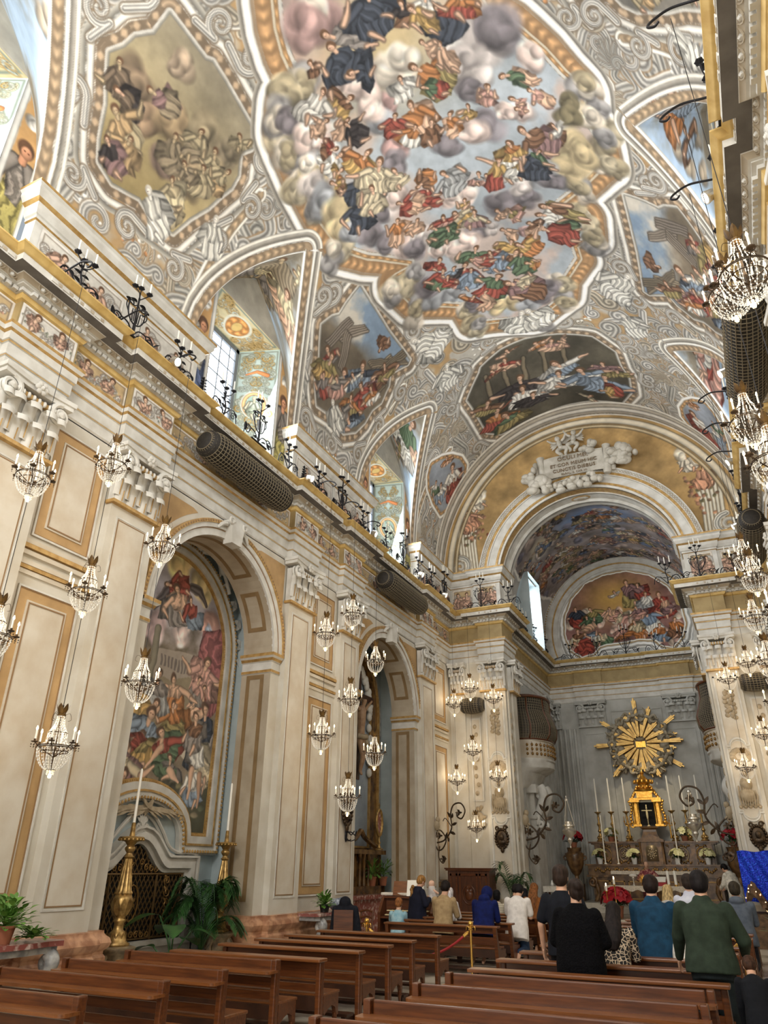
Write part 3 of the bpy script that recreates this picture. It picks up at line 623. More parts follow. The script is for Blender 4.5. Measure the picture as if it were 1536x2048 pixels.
    for P in panels+[VD['E'], VD['C0']]:
        d = Canvas.pdist(np.asarray(P, np.float32), c.U[None, :], c.V[:, None])[0]; mk = np.maximum(mk, np.clip(-d/.25, 0, 1))
    c.warp(.035, .45, np.maximum(mk, .12))
    # white stucco angels holding the frames
    for h0, h1, b0, b1, w in ((9.1, 18.5, 8.7, 19.3, .7), (12.9, 17.0, 12.2, 18.1, .8), (6.0, 19.0, 5.6, 19.9, .6), (2.2, 7.3, 1.6, 8.0, .5), (2.0, 15.4, 1.4, 16.1, .45), (2.2, 13.4, 1.3, 13.8, .4), (3.0, 9.0, 2.2, 9.3, .4)):
        for uu in (0, 1):
            g = (lambda a: UT-a) if uu else (lambda a: a)
            c.figure(g(h0), h1, g(b0), b1, w, (206, 202, 190), (198, 194, 182), (214, 208, 196), (186, 178, 164))
    # mouldings along the groins of the window vaults and along the springing
    for yc in PENS:
        dd = np.linspace(-HW, HW, 41); P = [(float(u_of_x(np.array(XA-abs(d)/HW*(XA-XW)))), yc+d) for d in dd]
        for q in (0, 1):
            Q = mirU(P)[::-1] if q else P
            c.ring(Q, [(-.08, .02, (214, 208, 196), 'round'), (.02, .24, (172, 142, 106), 'leaf'), (.26, .36, (216, 210, 198), 'round'), (.36, .46, (168, 160, 146), 'dark'), (.46, .56, (206, 200, 186), 'round')], False)
            c.ring(Q[::-1], [(0.0, .06, (216, 210, 198), 'round')], False)
    # moulded arch against the end wall
    for v0, w, col in ((25.42, .09, (206, 200, 188)), (25.2, .1, (150, 140, 124)), (24.98, .12, (208, 202, 190)), (24.72, .12, (170, 160, 142)), (24.5, .08, (210, 204, 190))):
        c.stroke([(t, v0) for t in np.linspace(0, UT, 30)], w, col, 'round', taper=False)
    c.C = np.clip(c.C*.92+22, 0, 255); c.weather(.12, .8)
    return c
def build_vault():
    c = paint_vault()
    x = AX-VA*np.cos(c.U.astype(float)/KU); X, Y = np.meshgrid(x, c.V.astype(float))
    Z = zmain(X); P = pen_z(X, Y); Z = np.where(np.isnan(P), Z, P)
    o = c.mesh('ceiling', X, Y, Z); struct(o)
    # plain continuation of the vault behind the viewer
    mb = MB(); mb.grid(lambda a, b: (AX-VA*math.cos(a*PI), -4+b*5.62, VZ+VB*math.sin(a*PI)), 40, 1)
    struct(mb.build('ceiling', 'cream', smooth=True))
build_vault()
# ------------------------------------------------------------------ walls, floor, entablature
WX = -9.35; PX = -9.2; EY = 25.45
def mirx(x): return 2*AX-x
def arch_wall(mb, x, y0, y1, z1, arches, flip=False):
    """wall in the plane x with round-headed openings (yc, r, springing z)"""
    ys = y0
    def quad(a, b, c, d): mb.add([(x, a, b), (x, c, b), (x, c, d), (x, a, d)], [(0, 1, 2, 3)])
    for yc, r, zs in arches:
        quad(ys, 0, yc-r, z1)
        n = 28
        for i in range(n):
            a0, a1 = PI-PI*i/n, PI-PI*(i+1)/n
            p = [(x, yc+r*math.cos(a0), zs+r*math.sin(a0)), (x, yc+r*math.cos(a1), zs+r*math.sin(a1)), (x, yc+r*math.cos(a1), z1), (x, yc+r*math.cos(a0), z1)]
            mb.add(p, [(0, 1, 2, 3)])
        ys = yc+r
    quad(ys, 0, y1, z1)
ARCHES = [(11.6, 2.03, 6.15), (19.97, 2.03, 6.15)]
def build_shell():
    mb = MB(); mb.box(-11.2, 3.2, -4, 26.6, -.3, 0); struct(mb.build('floor', 'floor'))
    mb = MB(); arch_wall(mb, WX, -4, EY, 8.7, ARCHES); mb.add([(WX, -4, 8.6), (WX, EY, 8.6), (WX, EY, 10.5), (WX, -4, 10.5)], [(0, 1, 2, 3)])
    struct(mb.build('wall_left', 'cream'))
    mb = MB(); x = mirx(WX); mb.box(x, x+.3, -4, EY, 0, 10.5); struct(mb.build('wall_right', 'cream'))
    mb = MB(); mb.box(-11.2, 3.2, -4.3, -4, 0, 18.6); struct(mb.build('wall_back', 'cream'))
    # soffits and jambs of the arches
    for n, (yc, r, zs) in enumerate(ARCHES):
        mb = MB(); D = -10.15; N = 32
        pts = [(yc+r, 0)]+[(yc+r*math.cos(PI*i/N), zs+r*math.sin(PI*i/N)) for i in range(N+1)]+[(yc-r, 0)]
        for a, b in zip(pts, pts[1:]): mb.add([(WX, *a), (D, *a), (D, *b), (WX, *b)], [(0, 1, 2, 3)])
        # painted bands: raised flat strips framing the panels of jamb and soffit
        def band(x0, x1, s0, s1, k):
            mb.k = k; e = .008
            for sd in (1, -1):
                yy = yc+sd*(r-e); mb.add([(x0, yy, s0), (x1, yy, s0), (x1, yy, s1), (x0, yy, s1)], [(0, 1, 2, 3)])
        band(-9.52, -9.62, 1.1, 5.7, 1); band(-9.9, -10.0, 1.1, 5.7, 1); band(-9.62, -9.9, 5.6, 5.7, 1); band(-9.62, -9.9, 1.1, 1.2, 1)
        mb.k = 1
        def arcband(x0, x1, a0, a1, e=.008):
            q = 14
            for i in range(q):
                t0, t1 = lerp(a0, a1, i/q), lerp(a0, a1, (i+1)/q); rr = r-e
                mb.add([(x0, yc+rr*math.cos(t0), zs+rr*math.sin(t0)), (x1, yc+rr*math.cos(t0), zs+rr*math.sin(t0)), (x1, yc+rr*math.cos(t1), zs+rr*math.sin(t1)), (x0, yc+rr*math.cos(t1), zs+rr*math.sin(t1))], [(0, 1, 2, 3)])
        for a0, a1 in ((.28, .75), (.95, PI-.95), (PI-.75, PI-.28)):
            arcband(-9.5, -9.6, a0, a1); arcband(-9.92, -10.02, a0, a1); arcband(-9.6, -9.92, a0, a0+.05); arcband(-9.6, -9.92, a1-.05, a1)
        mb.k = 0
        o = struct(mb.build('trim_%d' % (n+1), ['taupe', 'taupeband']))
        # the recess behind
        mb = MB(); y0, y1, zt, xb = yc-2.42, yc+2.42, 9.0, -10.75
        mb.add([(xb, y0, 0), (xb, y1, 0), (xb, y1, zt), (xb, y0, zt)], [(0, 1, 2, 3)])
        for yy in (y0, y1): mb.add([(xb, yy, 0), (D, yy, 0), (D, yy, zt), (xb, yy, zt)], [(0, 1, 2, 3)])
        mb.add([(xb, y0, zt), (xb, y1, zt), (D, y1, zt), (D, y0, zt)], [(0, 1, 2, 3)])
        # back of the wall around the opening
        arch_wall(mb, D-.001, y0, y1, zt, [(yc, r, zs)])
        struct(mb.build('wall_niche', 'niche'))
        # impost mouldings, archivolt and keystone
        mb = MB()
        prof = [(0, 5.72), (.03, 5.74), (.03, 5.8), (.01, 5.82), (.01, 5.98), (.05, 6.0), (.08, 6.06), (.13, 6.1), (.13, 6.17), (0, 6.19)]
        mm = [0, 1, 0, 0, 0, 1, 0, 1, 0]
        for sd in (1, -1):
            a = [(-10.15, yc+sd*r), (WX, yc+sd*r), (WX, yc+sd*(r+.32))]
            mb.sweep(a if sd > 0 else a[::-1], prof, mats=mm)
        def ringx(r0, r1, x0, x1, k):
            mb.k = k; q = 40
            for i in range(q):
                t0, t1 = PI*i/q, PI*(i+1)/q
                P = lambda rr, x, t: (x, yc+rr*math.cos(t), zs+rr*math.sin(t))
                mb.add([P(r0, x0, t0), P(r1, x0, t0), P(r1, x0, t1), P(r0, x0, t1), P(r0, x1, t0), P(r1, x1, t0), P(r1, x1, t1), P(r0, x1, t1)],
                       [(4, 5, 6, 7), (0, 4, 7, 3), (1, 2, 6, 5)])
        ringx(r, r+.15, WX-.02, WX+.05, 0); ringx(r+.15, r+.17, WX-.02, WX+.06, 2); ringx(r+.17, r+.27, WX-.02, WX+.09, 0); ringx(r+.27, r+.35, WX-.02, WX+.12, 1)
        mb.k = 2
        for i in range(86):
            t = PI*(i+.5)/86; mb.ell((WX+.12, yc+(r+.31)*math.cos(t), zs+(r+.31)*math.sin(t)), (.02, .028, .028), 6, 4)
        mb.k = 0; kz = zs+r
        mb.prism([(yc-.17, kz-.12), (yc+.17, kz-.12), (yc+.24, kz+.42), (yc, kz+.47), (yc-.24, kz+.42)], 'x', WX, WX+.24)
        for sd in (-1, 1):
            mb.tube(spiral((WX+.24, yc+sd*.24, kz+.36), .1, .02, 0, 1.3, 16, (0, 1, 0), (0, 0, 1)), .03, 5)
            mb.tube(bez([(WX+.14, yc+sd*.26, kz+.3), (WX+.14, yc+sd*.42, kz+.24), (WX+.12, yc+sd*.55, kz+.1)], 5), [.05, .06, .06, .05, .05, .05, .05, .04, .04, .03, .02], 6)
        struct(mb.build('trim_%d' % (n+3), ['white', 'gold', 'brownline'], smooth=math.radians(40)))
build_shell()
PIL = [(5.55, 6.65), (8.1, 9.2), (13.97, 15.1), (16.62, 17.7), (22.25, 23.45)]
BAYS = [(2.2, 5.55)]
def frame_rect(mb, x, y0, y1, z0, z1, w, d, k):
    """flat raised frame in the plane x, projecting d"""
    mb.k = k
    mb.box(x, x+d, y0, y0+w, z0, z1); mb.box(x, x+d, y1-w, y1, z0, z1); mb.box(x, x+d, y0+w, y1-w, z0, z0+w); mb.box(x, x+d, y0+w, y1-w, z1-w, z1)
def wall_panel(mb, y0, y1, z0, z1, bw=.2):
    x = WX
    mb.k = 1; mb.box(x, x+.012, y0, y1, z0, z1)
    frame_rect(mb, x+.005, y0, y1, z0, z1, .03, .03, 2)
    frame_rect(mb, x+.005, y0+.03, y1-.03, z0+.03, z1-.03, .018, .018, 3)
    mb.k = 0; mb.box(x+.008, x+.03, y0+bw, y1-bw, z0+bw, z1-bw)
    frame_rect(mb, x+.02, y0+bw+.03, y1-bw-.03, z0+bw+.03, z1-bw-.03, .02, .022, 3)
def build_capital(name='capital'):
    """composite capital: two tiers of curling leaves, egg band, volutes, abacus; local x out of the wall, y along it, z from 0 to 1.1, width 1.1"""
    mb = MB(); W = .55; D = .13
    mb.k = 1; mb.box(-.02, D+.06, -W-.05, W+.05, -.06, .0)
    mb.k = 0; mb.box(-.02, D, -W, W, 0, .86)
    def tongue(yc, z0, h, w, out, dirx=(1, 0)):
        n = 9; vs = []; fs = []; m = 5
        for i in range(n+1):
            f = i/n
            if f < .72: o = out*.25*f; z = z0+h*f/.72
            else:
                a = (f-.72)/.28*PI*1.15; o = out*.18+out*.42*(1-math.cos(a)); z = z0+h+out*.42*math.sin(a)*.9-(.02 if f > .9 else 0)
            for j in range(m):
                q = j/(m-1)*2-1; ww = w*(1-.1*f)
                vs.append((D+o+.05*(1-q*q), yc+q*ww, z))
        for i in range(n):
            for j in range(m-1): fs.append((i*m+j, i*m+j+1, (i+1)*m+j+1, (i+1)*m+j))
        mb.add(vs, fs)
        mb.k = 1; mb.tube([(D+.06, yc, z0+.02), (D+.065+out*.1, yc, z0+h*.6)], .009, 4); mb.k = 0
    for i in range(4): tongue(-.42+.28*i, 0, .36, .125, .17)
    for i in range(3): tongue(-.3+.3*i, .1, .56, .12, .2)
    for sd in (-1, 1): tongue(sd*.5, .1, .54, .1, .2)
    mb.k = 1; mb.tube([(D+.1, -.4, .8), (D+.1, .4, .8)], .055, 8); mb.k = 0
    for i in range(8): mb.ell((D+.14, -.35+.1*i, .8), (.045, .034, .055), 6, 5)
    for sd in (-1, 1):
        for x in (D+.05, D+.14):
            mb.tube(spiral((x, sd*.47, .78), .19, .03, PI/2, sd*1.7, 30, (0, 1, 0), (0, 0, 1)), [.05-.0009*i for i in range(31)], 6)
        mb.lathe([(.06, 0), (.06, .22), (.0, .24)], 10, (D-.02, sd*.47, .78), (1, 0, 0))
    mb.prism([(-.03, -W-.1), (D+.2, -W-.1), (D+.14, -.2), (D+.14, .2), (D+.2, W+.1), (-.03, W+.1)], 'z', .94, 1.02)
    mb.prism([(-.03, -W-.13), (D+.23, -W-.13), (D+.17, -.2), (D+.17, .2), (D+.23, W+.13), (-.03, W+.13)], 'z', 1.02, 1.1)
    for i in range(6):
        a = i*PI/3; mb.ell((D+.2, .075*math.cos(a), 1.0+.075*math.sin(a)), (.035, .05, .05), 6, 5)
    mb.ell((D+.22, 0, 1.0), .04, 6, 5)
    return mb
CAPME = None
def place_capital(parent, loc, rz, sx=1., m='white', sc=1.):
    global CAPME
    if CAPME is None:
        o = build_capital().build('capital', [m, 'gold'], smooth=math.radians(45)); CAPME = {m: o.data}
    elif m not in CAPME:
        o = build_capital().build('capital', [m, m], smooth=math.radians(45)); CAPME[m] = o.data
    else:
        o = bpy.data.objects.new('capital', CAPME[m]); COL.objects.link(o)
    o.parent = parent; o.location = loc; o.rotation_euler = (0, 0, rz); o.scale = (sc, sx, sc)
    return o
BASEP = [(.0, 0), (.14, 0), (.14, .32), (.11, .36), (.11, .5), (.08, .54), (.08, .58), (.13, .63), (.15, .69), (.13, .75), (.08, .79), (.06, .82), (.06, .85), (0, .86)]
def pilaster(y0, y1, n, right=False):
    mb = MB(); x0, x1 = WX-.01, PX
    mb.box(x0, x1, y0, y1, .8, 7.52)
    frame_rect(mb, x1-.004, y0+.16, y1-.16, 1.15, 7.3, .03, .016, 1)
    frame_rect(mb, x1-.004, y0+.21, y1-.21, 1.2, 7.25, .018, .012, 2)
    mb.k = 3; mb.box(x1-.002, x1+.004, y0+.23, y1-.23, 1.22, 7.23)
    if right: mb.v = [(mirx(a), b, c) for a, b, c in mb.v]; mb.f = [f[::-1] for f in mb.f]
    o = struct(mb.build('trim_%d' % n, ['cream', 'white', 'brownline', 'panel']))
    if right: place_capital(o, (mirx(PX)+.0, (y0+y1)/2, 7.55), PI, (y1-y0)/1.1)
    else: place_capital(o, (PX-.1, (y0+y1)/2, 7.55), 0, (y1-y0)/1.1)
def build_left():
    n = 5
    for y0, y1 in PIL: pilaster(y0, y1, n); n += 1
    for y0, y1 in PIL: pilaster(y0, y1, n, True); n += 1
    # marble plinth running round pilasters
    for seg, arch in (((2.2, 9.57), 0), ((13.63, 17.94), 0), ((22.0, EY), 0)):
        path = []
        a, b = seg
        path.append((WX, a))
        for y0, y1 in PIL:
            if y0 >= a-.01 and y1 <= b+.01: path += [(WX, y0), (PX, y0), (PX, y1), (WX, y1)]
        path.append((WX, b)); path.append((-10.15, b)) if b < EY else None
        if a > 3: path.insert(0, (-10.15, a))
        mb = MB(); mb.sweep(path, BASEP); struct(mb.build('baseboard_left', 'pinkmarble', smooth=math.radians(35)))
    mb = MB()
    for y0, y1 in ((6.75, 8.0), (15.2, 16.52), (23.55, 24.95)):
        wall_panel(mb, y0+.05, y1-.05, 1.15, 5.55); wall_panel(mb, y0+.05, y1-.05, 6.35, 8.35)
        for z, d, k in ((5.72, .03, 0), (5.8, .05, 4), (5.86, .06, 0), (6.02, .05, 0), (6.12, .07, 4), (6.2, .05, 0)):
            mb.k = k; mb.box(WX, WX+d, y0-.1, y1+.1, z, z+.07)
    # tan spandrels beside the arches
    mb.k = 1
    for yc, r, zs in ARCHES:
        for sd in (-1, 1):
            P = [(yc+sd*2.3, 7.75), (yc+sd*2.34, 8.5), (yc+sd*.9, 8.5)]
            P = P+[(yc+sd*(.9+.0), 8.5)]
            arc = [(yc+sd*2.5*math.cos(t), zs+2.5*math.sin(t)) for t in np.linspace(1.12, .3, 12)]
            poly = [(yc+sd*1.25, 8.45), (yc+sd*2.3, 8.45), (yc+sd*2.3, max(6.9, arc[-1][1]))]+arc[::-1]
            poly = [(min(p[0], yc+2.3) if sd > 0 else max(p[0], yc-2.3), p[1]) for p in poly]
            vs = [(WX+.006, a, b) for a, b in poly]; mb.add(vs, [tuple(range(len(vs)))[::(1 if sd < 0 else -1)]])
    struct(mb.build('trim_16', ['panel', 'tan', 'white', 'brownline', 'gold']))
build_left()
# ------------------------------------------------------------------ entablature all the way round
CLX, CRX, CY0, AY = -7.6, .05, 26.6, 34.2      # chancel walls and altar wall
PLX, PRX = -7.15, -.42                          # chancel-side faces of the arch piers
def ent_path():
    P = [(WX, -4)]
    for y0, y1 in PIL: P += [(WX, y0-.03), (PX, y0-.03), (PX, y1+.03), (WX, y1+.03)]
    P += [(WX, EY), (-8.05, EY), (-8.05, EY-.2), (PLX, EY-.2), (PLX, CY0), (CLX, CY0), (CLX, AY), (-6.3, AY), (-6.3, AY-.1), (-5.1, AY-.1), (-5.1, AY), (-2.5, AY), (-2.5, AY-.1), (-1.3, AY-.1), (-1.3, AY), (CRX, AY), (CRX, CY0), (PRX, CY0), (PRX, EY-.2), (.5, EY-.2), (.5, EY), (mirx(WX), EY)]
    for y0, y1 in PIL[::-1]: P += [(mirx(WX), y1+.03), (mirx(PX), y1+.03), (mirx(PX), y0-.03), (mirx(WX), y0-.03)]
    P += [(mirx(WX), -4)]
    return P
def build_entablature():
    P = ent_path()
    prof = [(.0, 8.62), (.03, 8.65), (.03, 8.84), (.05, 8.85), (.05, 8.87), (.06, 8.88), (.06, 9.08), (.08, 9.09), (.08, 9.12), (.1, 9.13), (.1, 9.27), (.14, 9.3), (.17, 9.36), (.17, 9.42), (.02, 9.43)]
    mm = [0, 0, 0, 1, 0, 0, 0, 1, 0, 0, 1, 0, 1, 0]
    mb = MB(); mb.sweep(P, prof, mats=mm); struct(mb.build('trim_17', ['white', 'gold']))
    mb = MB(); mb.sweep(P, [(.02, 9.42), (.02, 9.98)]); struct(mb.build('trim_18', 'ochrefrieze'))
    prof = [(.02, 9.96), (.07, 9.98), (.1, 10.04), (.1, 10.06), (.14, 10.06), (.14, 10.13), (.2, 10.14), (.2, 10.16), (.24, 10.17), (.3, 10.24), (.31, 10.25), (.5, 10.25), (.5, 10.38), (.53, 10.385), (.56, 10.4), (.6, 10.45), (.63, 10.47), (.63, 10.5), (.0, 10.5)]
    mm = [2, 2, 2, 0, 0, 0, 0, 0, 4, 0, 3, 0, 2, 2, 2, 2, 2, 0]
    mb = MB(); mb.sweep(P, prof, mats=mm)
    # dentils, egg-and-dart and the key pattern on the corona, only along stretches the nave shows
    Q = [Vector((a, b, 0)) for a, b in P]
    for a, b in zip(Q, Q[1:]):
        d = b-a; L = d.length
        if L < .1 or max(a.y, b.y) < 2: continue
        t = d/L; n = Vector((t.y, -t.x, 0))
        def along(step, off0, off1):
            k = max(1, int(round((L+off0*0)/step)))
            return [(i+.5)/k*L for i in range(k)]
        hid = a.x > .6 and b.x > .6 and max(a.y, b.y) < 3
        for s in along(.13, 0, 0):
            p = a+t*s+n*.17; mb.k = 0; mb.obox((p.x, p.y, 10.095), t*.042, n*.035, (0, 0, .034))
        for s in along(.24, 0, 0):
            p = a+t*s; mb.k = 1
            q = p+n*.27; mb.k = 4
            mb.tube([q+n*.03+t*(.09*math.cos(w))+Vector((0, 0, 10.245-.09*math.sin(w)))-n*.05*math.sin(w) for w in np.linspace(0, PI, 7)], .013, 4)
            mb.k = 0; mb.ell((q.x, q.y, 10.2), (.045, .045, .04), 6, 4)
            q = p+n*.502; mb.k = 0
            mb.obox((q.x, q.y, 10.315), t*.06, n*.014, (0, 0, .035)); q = q+t*.12; mb.k = 4; mb.obox((q.x, q.y, 10.315), t*.03, n*.008, (0, 0, .03))
    mb.k = 0
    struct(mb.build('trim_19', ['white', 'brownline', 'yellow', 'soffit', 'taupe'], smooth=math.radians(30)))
build_entablature()
M['frame_grey'] = mat('grey_window_bars', (120, 126, 132), .5)
M['pinkmarble_pale'] = mat('pale_stone_base', (196, 182, 158), .4, c2=(170, 152, 124), scale=5)
M['relief'] = mat('stucco_relief', (176, 160, 134), .65, c2=(150, 134, 108), scale=7)
# ------------------------------------------------------------------ attic, windows, end wall, chancel
ST = (210, 204, 192)
def attic_seg(mb, path):
    prof = [(0, 10.48), (0, 11.6), (.03, 11.62), (.03, 11.68), (.06, 11.7), (.1, 11.8), (.1, 11.9), (.16, 11.95), (.22, 12.05), (.22, 12.12), (.26, 12.16), (.26, 12.22), (-.25, 12.25)]
    mb.sweep(path, prof, mats=[0, 1, 0, 0, 0, 0, 1, 0, 0, 0, 1, 0])
def painted_plate(name, cv, fn, flip=False, parent=None, structure=True):
    U, V = np.meshgrid(cv.U.astype(float), cv.V.astype(float)); X, Y, Z = fn(U, V)
    o = cv.mesh(name, X+0*U, Y+0*U, Z+0*U, flip=flip)
    if parent: o.parent = parent
    elif structure: struct(o)
    return o
def garland_panel(w, h, seed, kind=0, res=.016):
    c = Canvas(0, w, 0, h, max(8, int(w/res)), max(8, int(h/res)), (206, 200, 188) if kind != 1 else (196, 164, 112), seed)
    rs = np.random.RandomState(seed)
    c.ring([(.03, .03), (w-.03, .03), (w-.03, h-.03), (.03, h-.03)], [(-.05, -.03, (140, 124, 104)), (-.02, .02, (222, 216, 206))])
    n = int(w/.14)
    for i in range(n):
        u = .1+(w-.2)*(i+.5)/n; v = h*(.5+.22*math.sin(i*1.1+seed))
        c.scroll((u, v), h*rs.uniform(.1, .2), rs.rand()*6, 1.2, h*.035, (218, 212, 202), 1 if rs.rand() < .5 else -1, None, (130, 118, 104))
        for k in range(3): c.ell((u+rs.normal()*.08, h*.45+rs.normal()*h*.12), .035, .03, [(170, 122, 96), (150, 144, 128), (128, 130, 112), (196, 170, 130)][rs.randint(4)], rs.rand()*3, .4, .5)
    if w > .7 and kind != 2:
        for q in (.28, .72):
            c.figure(w*q, h*.78, w*q+.1*rs.normal(), h*.3, h*.3, (206, 156, 128), (206, 156, 128))
    c.weather(.1, .72); return c
def build_upper():
    mb = MB()
    for a, b in ((5.3, 9.62), (13.6, 17.98)):
        attic_seg(mb, [(-9.4, a), (-9.15, a), (-9.15, b), (-9.4, b)])
        q = [(mirx(x), y) for x, y in [(-9.4, a), (-9.15, a), (-9.15, b), (-9.4, b)]][::-1]; attic_seg(mb, q)
    E = EY-.2
    attic_seg(mb, [(-9.4, 22.0), (-9.15, 22.0), (-9.15, EY-.1), (-8.15, EY-.1), (-8.15, E), (PLX+.05, E), (PLX+.05, CY0)])
    attic_seg(mb, [(PRX-.05, CY0), (PRX-.05, E), (.6, E), (.6, EY-.1), (mirx(-9.15), EY-.1), (mirx(-9.15), 22.0), (mirx(-9.4), 22)])
    at = struct(mb.build('trim_20', ['white', 'gold']))
    sd = 40
    for x, a, b in ((-9.14, 5.45, 7.4), (-9.14, 7.55, 9.5), (-9.14, 13.75, 15.7), (-9.14, 15.85, 17.85), (-9.14, 22.15, 23.6), (-9.14, 23.7, 25.2)):
        cv = garland_panel(b-a, 1.0, sd); sd += 1
        painted_plate('painted_panel', cv, lambda U, V: (x, a+U, 10.55+V), flip=False, parent=at)
    for a, b in ((-9.05, -8.25), (-8.0, -7.25), (-.3, .45), (.7, 1.6)):
        yy = EY-.2-.012 if (a > -8.2 and b < .5) else EY-.1-.012
        cv = garland_panel(b-a, 1.0, sd, 1); sd += 1
        painted_plate('painted_panel', cv, lambda U, V: (a+U, yy, 10.55+V), parent=at)
    # frieze paintings
    P = ent_path(); fr = None
    for (x0, y0), (x1, y1) in zip(P, P[1:]):
        if abs(x0-x1) < .01 and y1 > y0 and x0 < -9 and y1 < 26 and y1 > 4:
            a = max(y0, 2.0)
            cv = garland_panel(y1-a-.02, .54, sd, 0 if x0 > -9.3 else 1, .014); sd += 1
            o = painted_plate('trim_21', cv, lambda U, V: (x0+.026, a+.01+U, 9.44+V))
    # lunette walls with the splayed windows
    for n, yc in enumerate(PENS):
        cv = Canvas(yc-2.02, yc+2.02, 10.5, 16.1, 202, 280, (176, 170, 158), 60+n)
        for s in (-1, 1):
            f = lambda d, z: (yc+s*d, z)
            cv.fill([f(1.5, 10.5), f(1.95, 10.5), f(1.97, 12.6), f(1.9, 13.4), f(1.72, 14.2), f(1.5, 14.6)], (192, 152, 102), wob=.02)
            cv.cloud(f(1.75, 13.7), .25, (196, 192, 184), 6)
            cl = ((86, 98, 128), (178, 172, 160)) if s < 0 else ((150, 140, 86), (128, 120, 112))
            cv.figure(*f(1.72, 13.0), *f(1.74, 11.0), .42, cl[0], cl[1], (186, 136, 106), (90, 66, 50))
            cv.stroke([f(1.42, 10.5), f(1.42, 14.6)], .06, (188, 186, 180), 'round', taper=False)
            cv.stroke([f(2.0, 10.5), f(1.98, 13.2), f(1.6, 14.7)], .04, (206, 202, 192), 'round', taper=False)
        cv.fill([(yc-1.5, 14.6), (yc+1.5, 14.6), (yc+.5, 16), (yc-.5, 16)], (168, 164, 152)); cv.weather(.1)
        Y, Z = np.meshgrid(cv.U.astype(float), cv.V.astype(float))
        ym = (cv.U[:-1]+cv.U[1:])/2; zm = (cv.V[:-1]+cv.V[1:])/2
        mask = ~((np.abs(ym-yc)[None, :] < 1.36) & (zm[:, None] < 14.56))
        struct(cv.mesh('wall_lunette', Y*0-9.4, Y, Z, mask))
        x1 = -10.35; hw, hi, zt, zi = 1.37, .75, 14.57, 14.35
        def plate(seed, quad, base, kind):
            w = (Vector(quad[1])-Vector(quad[0])).length; h = (Vector(quad[3])-Vector(quad[0])).length
            c = Canvas(0, w, 0, h, max(20, int(w/.018)), max(20, int(h/.018)), base, seed); rs = np.random.RandomState(seed)
            c.ring([(.07, .07), (w-.07, .07), (w-.07, h-.07), (.07, h-.07)], [(-.02, .02, (150, 160, 150))])
            for i in range(int(w*h*14)):
                u, v = rs.uniform(.15, w/2), rs.uniform(.1, h-.1); R = rs.uniform(.06, .14); a0 = rs.rand()*6; fl = 1 if rs.rand() < .5 else -1
                col = [(226, 228, 214), (222, 186, 120), (212, 222, 216), (230, 222, 190)][rs.randint(4)]
                for q in (0, 1): c.scroll((w-u if q else u, v), R, PI-a0 if q else a0, 1.3, R*.22, col, -fl if q else fl, None, (150, 156, 140) if kind else (190, 160, 110))
            if kind: 
                c.ring([(w/2+.24*math.cos(t), h*.52+.34*math.sin(t)) for t in np.linspace(0, 2*PI, 24)[:-1]], [(-.4, -.02, (178, 206, 196)), (.0, .1, (220, 178, 130), 'round'), (.1, .14, (228, 226, 214))])
                c.figure(w/2, h*.57, w/2, h*.42, .2, (200, 212, 190), (206, 214, 196), (214, 206, 180), (190, 190, 160))
                c.stroke([(w*.25, h*.78), (w*.5, h*.81), (w*.75, h*.78)], .07, (212, 140, 92), 'round')
            else:
                c.ring([(w/2+.3*math.cos(t), h/2+.22*math.sin(t)) for t in np.linspace(0, 2*PI, 24)[:-1]], [(-.3, -.12, (222, 190, 120)), (-.12, .04, (226, 160, 96), 'leaf'), (.04, .1, (230, 226, 206))])
            c.weather(.06)
            Q = [np.array(q) for q in quad]
            Uu, Vv = np.meshgrid(c.U/w, c.V/h)
            PP = [(Q[0][i]*(1-Uu)+Q[1][i]*Uu)*(1-Vv)+(Q[3][i]*(1-Uu)+Q[2][i]*Uu)*Vv for i in range(3)]
            return struct(c.mesh('wall_reveal', *PP))
        plate(80+n, [(-9.4, yc+hw, 10.5), (x1, yc+hi, 10.9), (x1, yc+hi, zi), (-9.4, yc+hw, zt)], (198, 216, 212), 1)
        plate(84+n, [(x1, yc-hi, 10.9), (-9.4, yc-hw, 10.5), (-9.4, yc-hw, zt), (x1, yc-hi, zi)], (198, 216, 212), 1)
        plate(88+n, [(x1, yc-hi, zi), (-9.4, yc-hw, zt), (-9.4, yc+hw, zt), (x1, yc+hi, zi)], (226, 212, 170), 0)
        mb = MB(); mb.add([(-9.4, yc-hw, 10.5), (-9.4, yc+hw, 10.5), (x1, yc+hi, 10.9), (x1, yc-hi, 10.9)], [(0, 1, 2, 3)]); struct(mb.build('wall_sill', 'white'))
        mb = MB(); x = x1+.03
        for s in (-1, 1): mb.box(x-.04, x+.02, yc+s*(hi-.07)-.06, yc+s*(hi-.07)+.06, 10.9, zi)
        mb.box(x-.04, x+.02, yc-hi, yc+hi, 10.9, 11.0); mb.box(x-.04, x+.02, yc-hi, yc+hi, zi-.12, zi)
        for i in range(1, 4): t = yc-hi+2*hi*i/4; mb.box(x-.01, x+.01, t-.012, t+.012, 10.95, zi)
        for i in range(1, 8): t = 10.95+(zi-10.95)*i/8; mb.box(x-.01, x+.01, yc-hi, yc+hi, t-.012, t+.012)
        w = struct(mb.build('window_%d' % (n+1), M['frame_grey']))
        mb = MB(); mb.box(x1-.03, x1-.01, yc-hi, yc+hi, 10.9, zi); mb.build('pane', 'glass', w)
    for yc in PENS:   # right-hand windows, seen only at a slant
        x = mirx(-9.4)
        mb = MB(); mb.box(x, x+.1, yc-2.05, yc+2.05, 10.5, 16.2); struct(mb.build('wall_lunette', 'white'))
build_upper()
ACX, ACZ, AR = -3.78, 11.6, 3.37
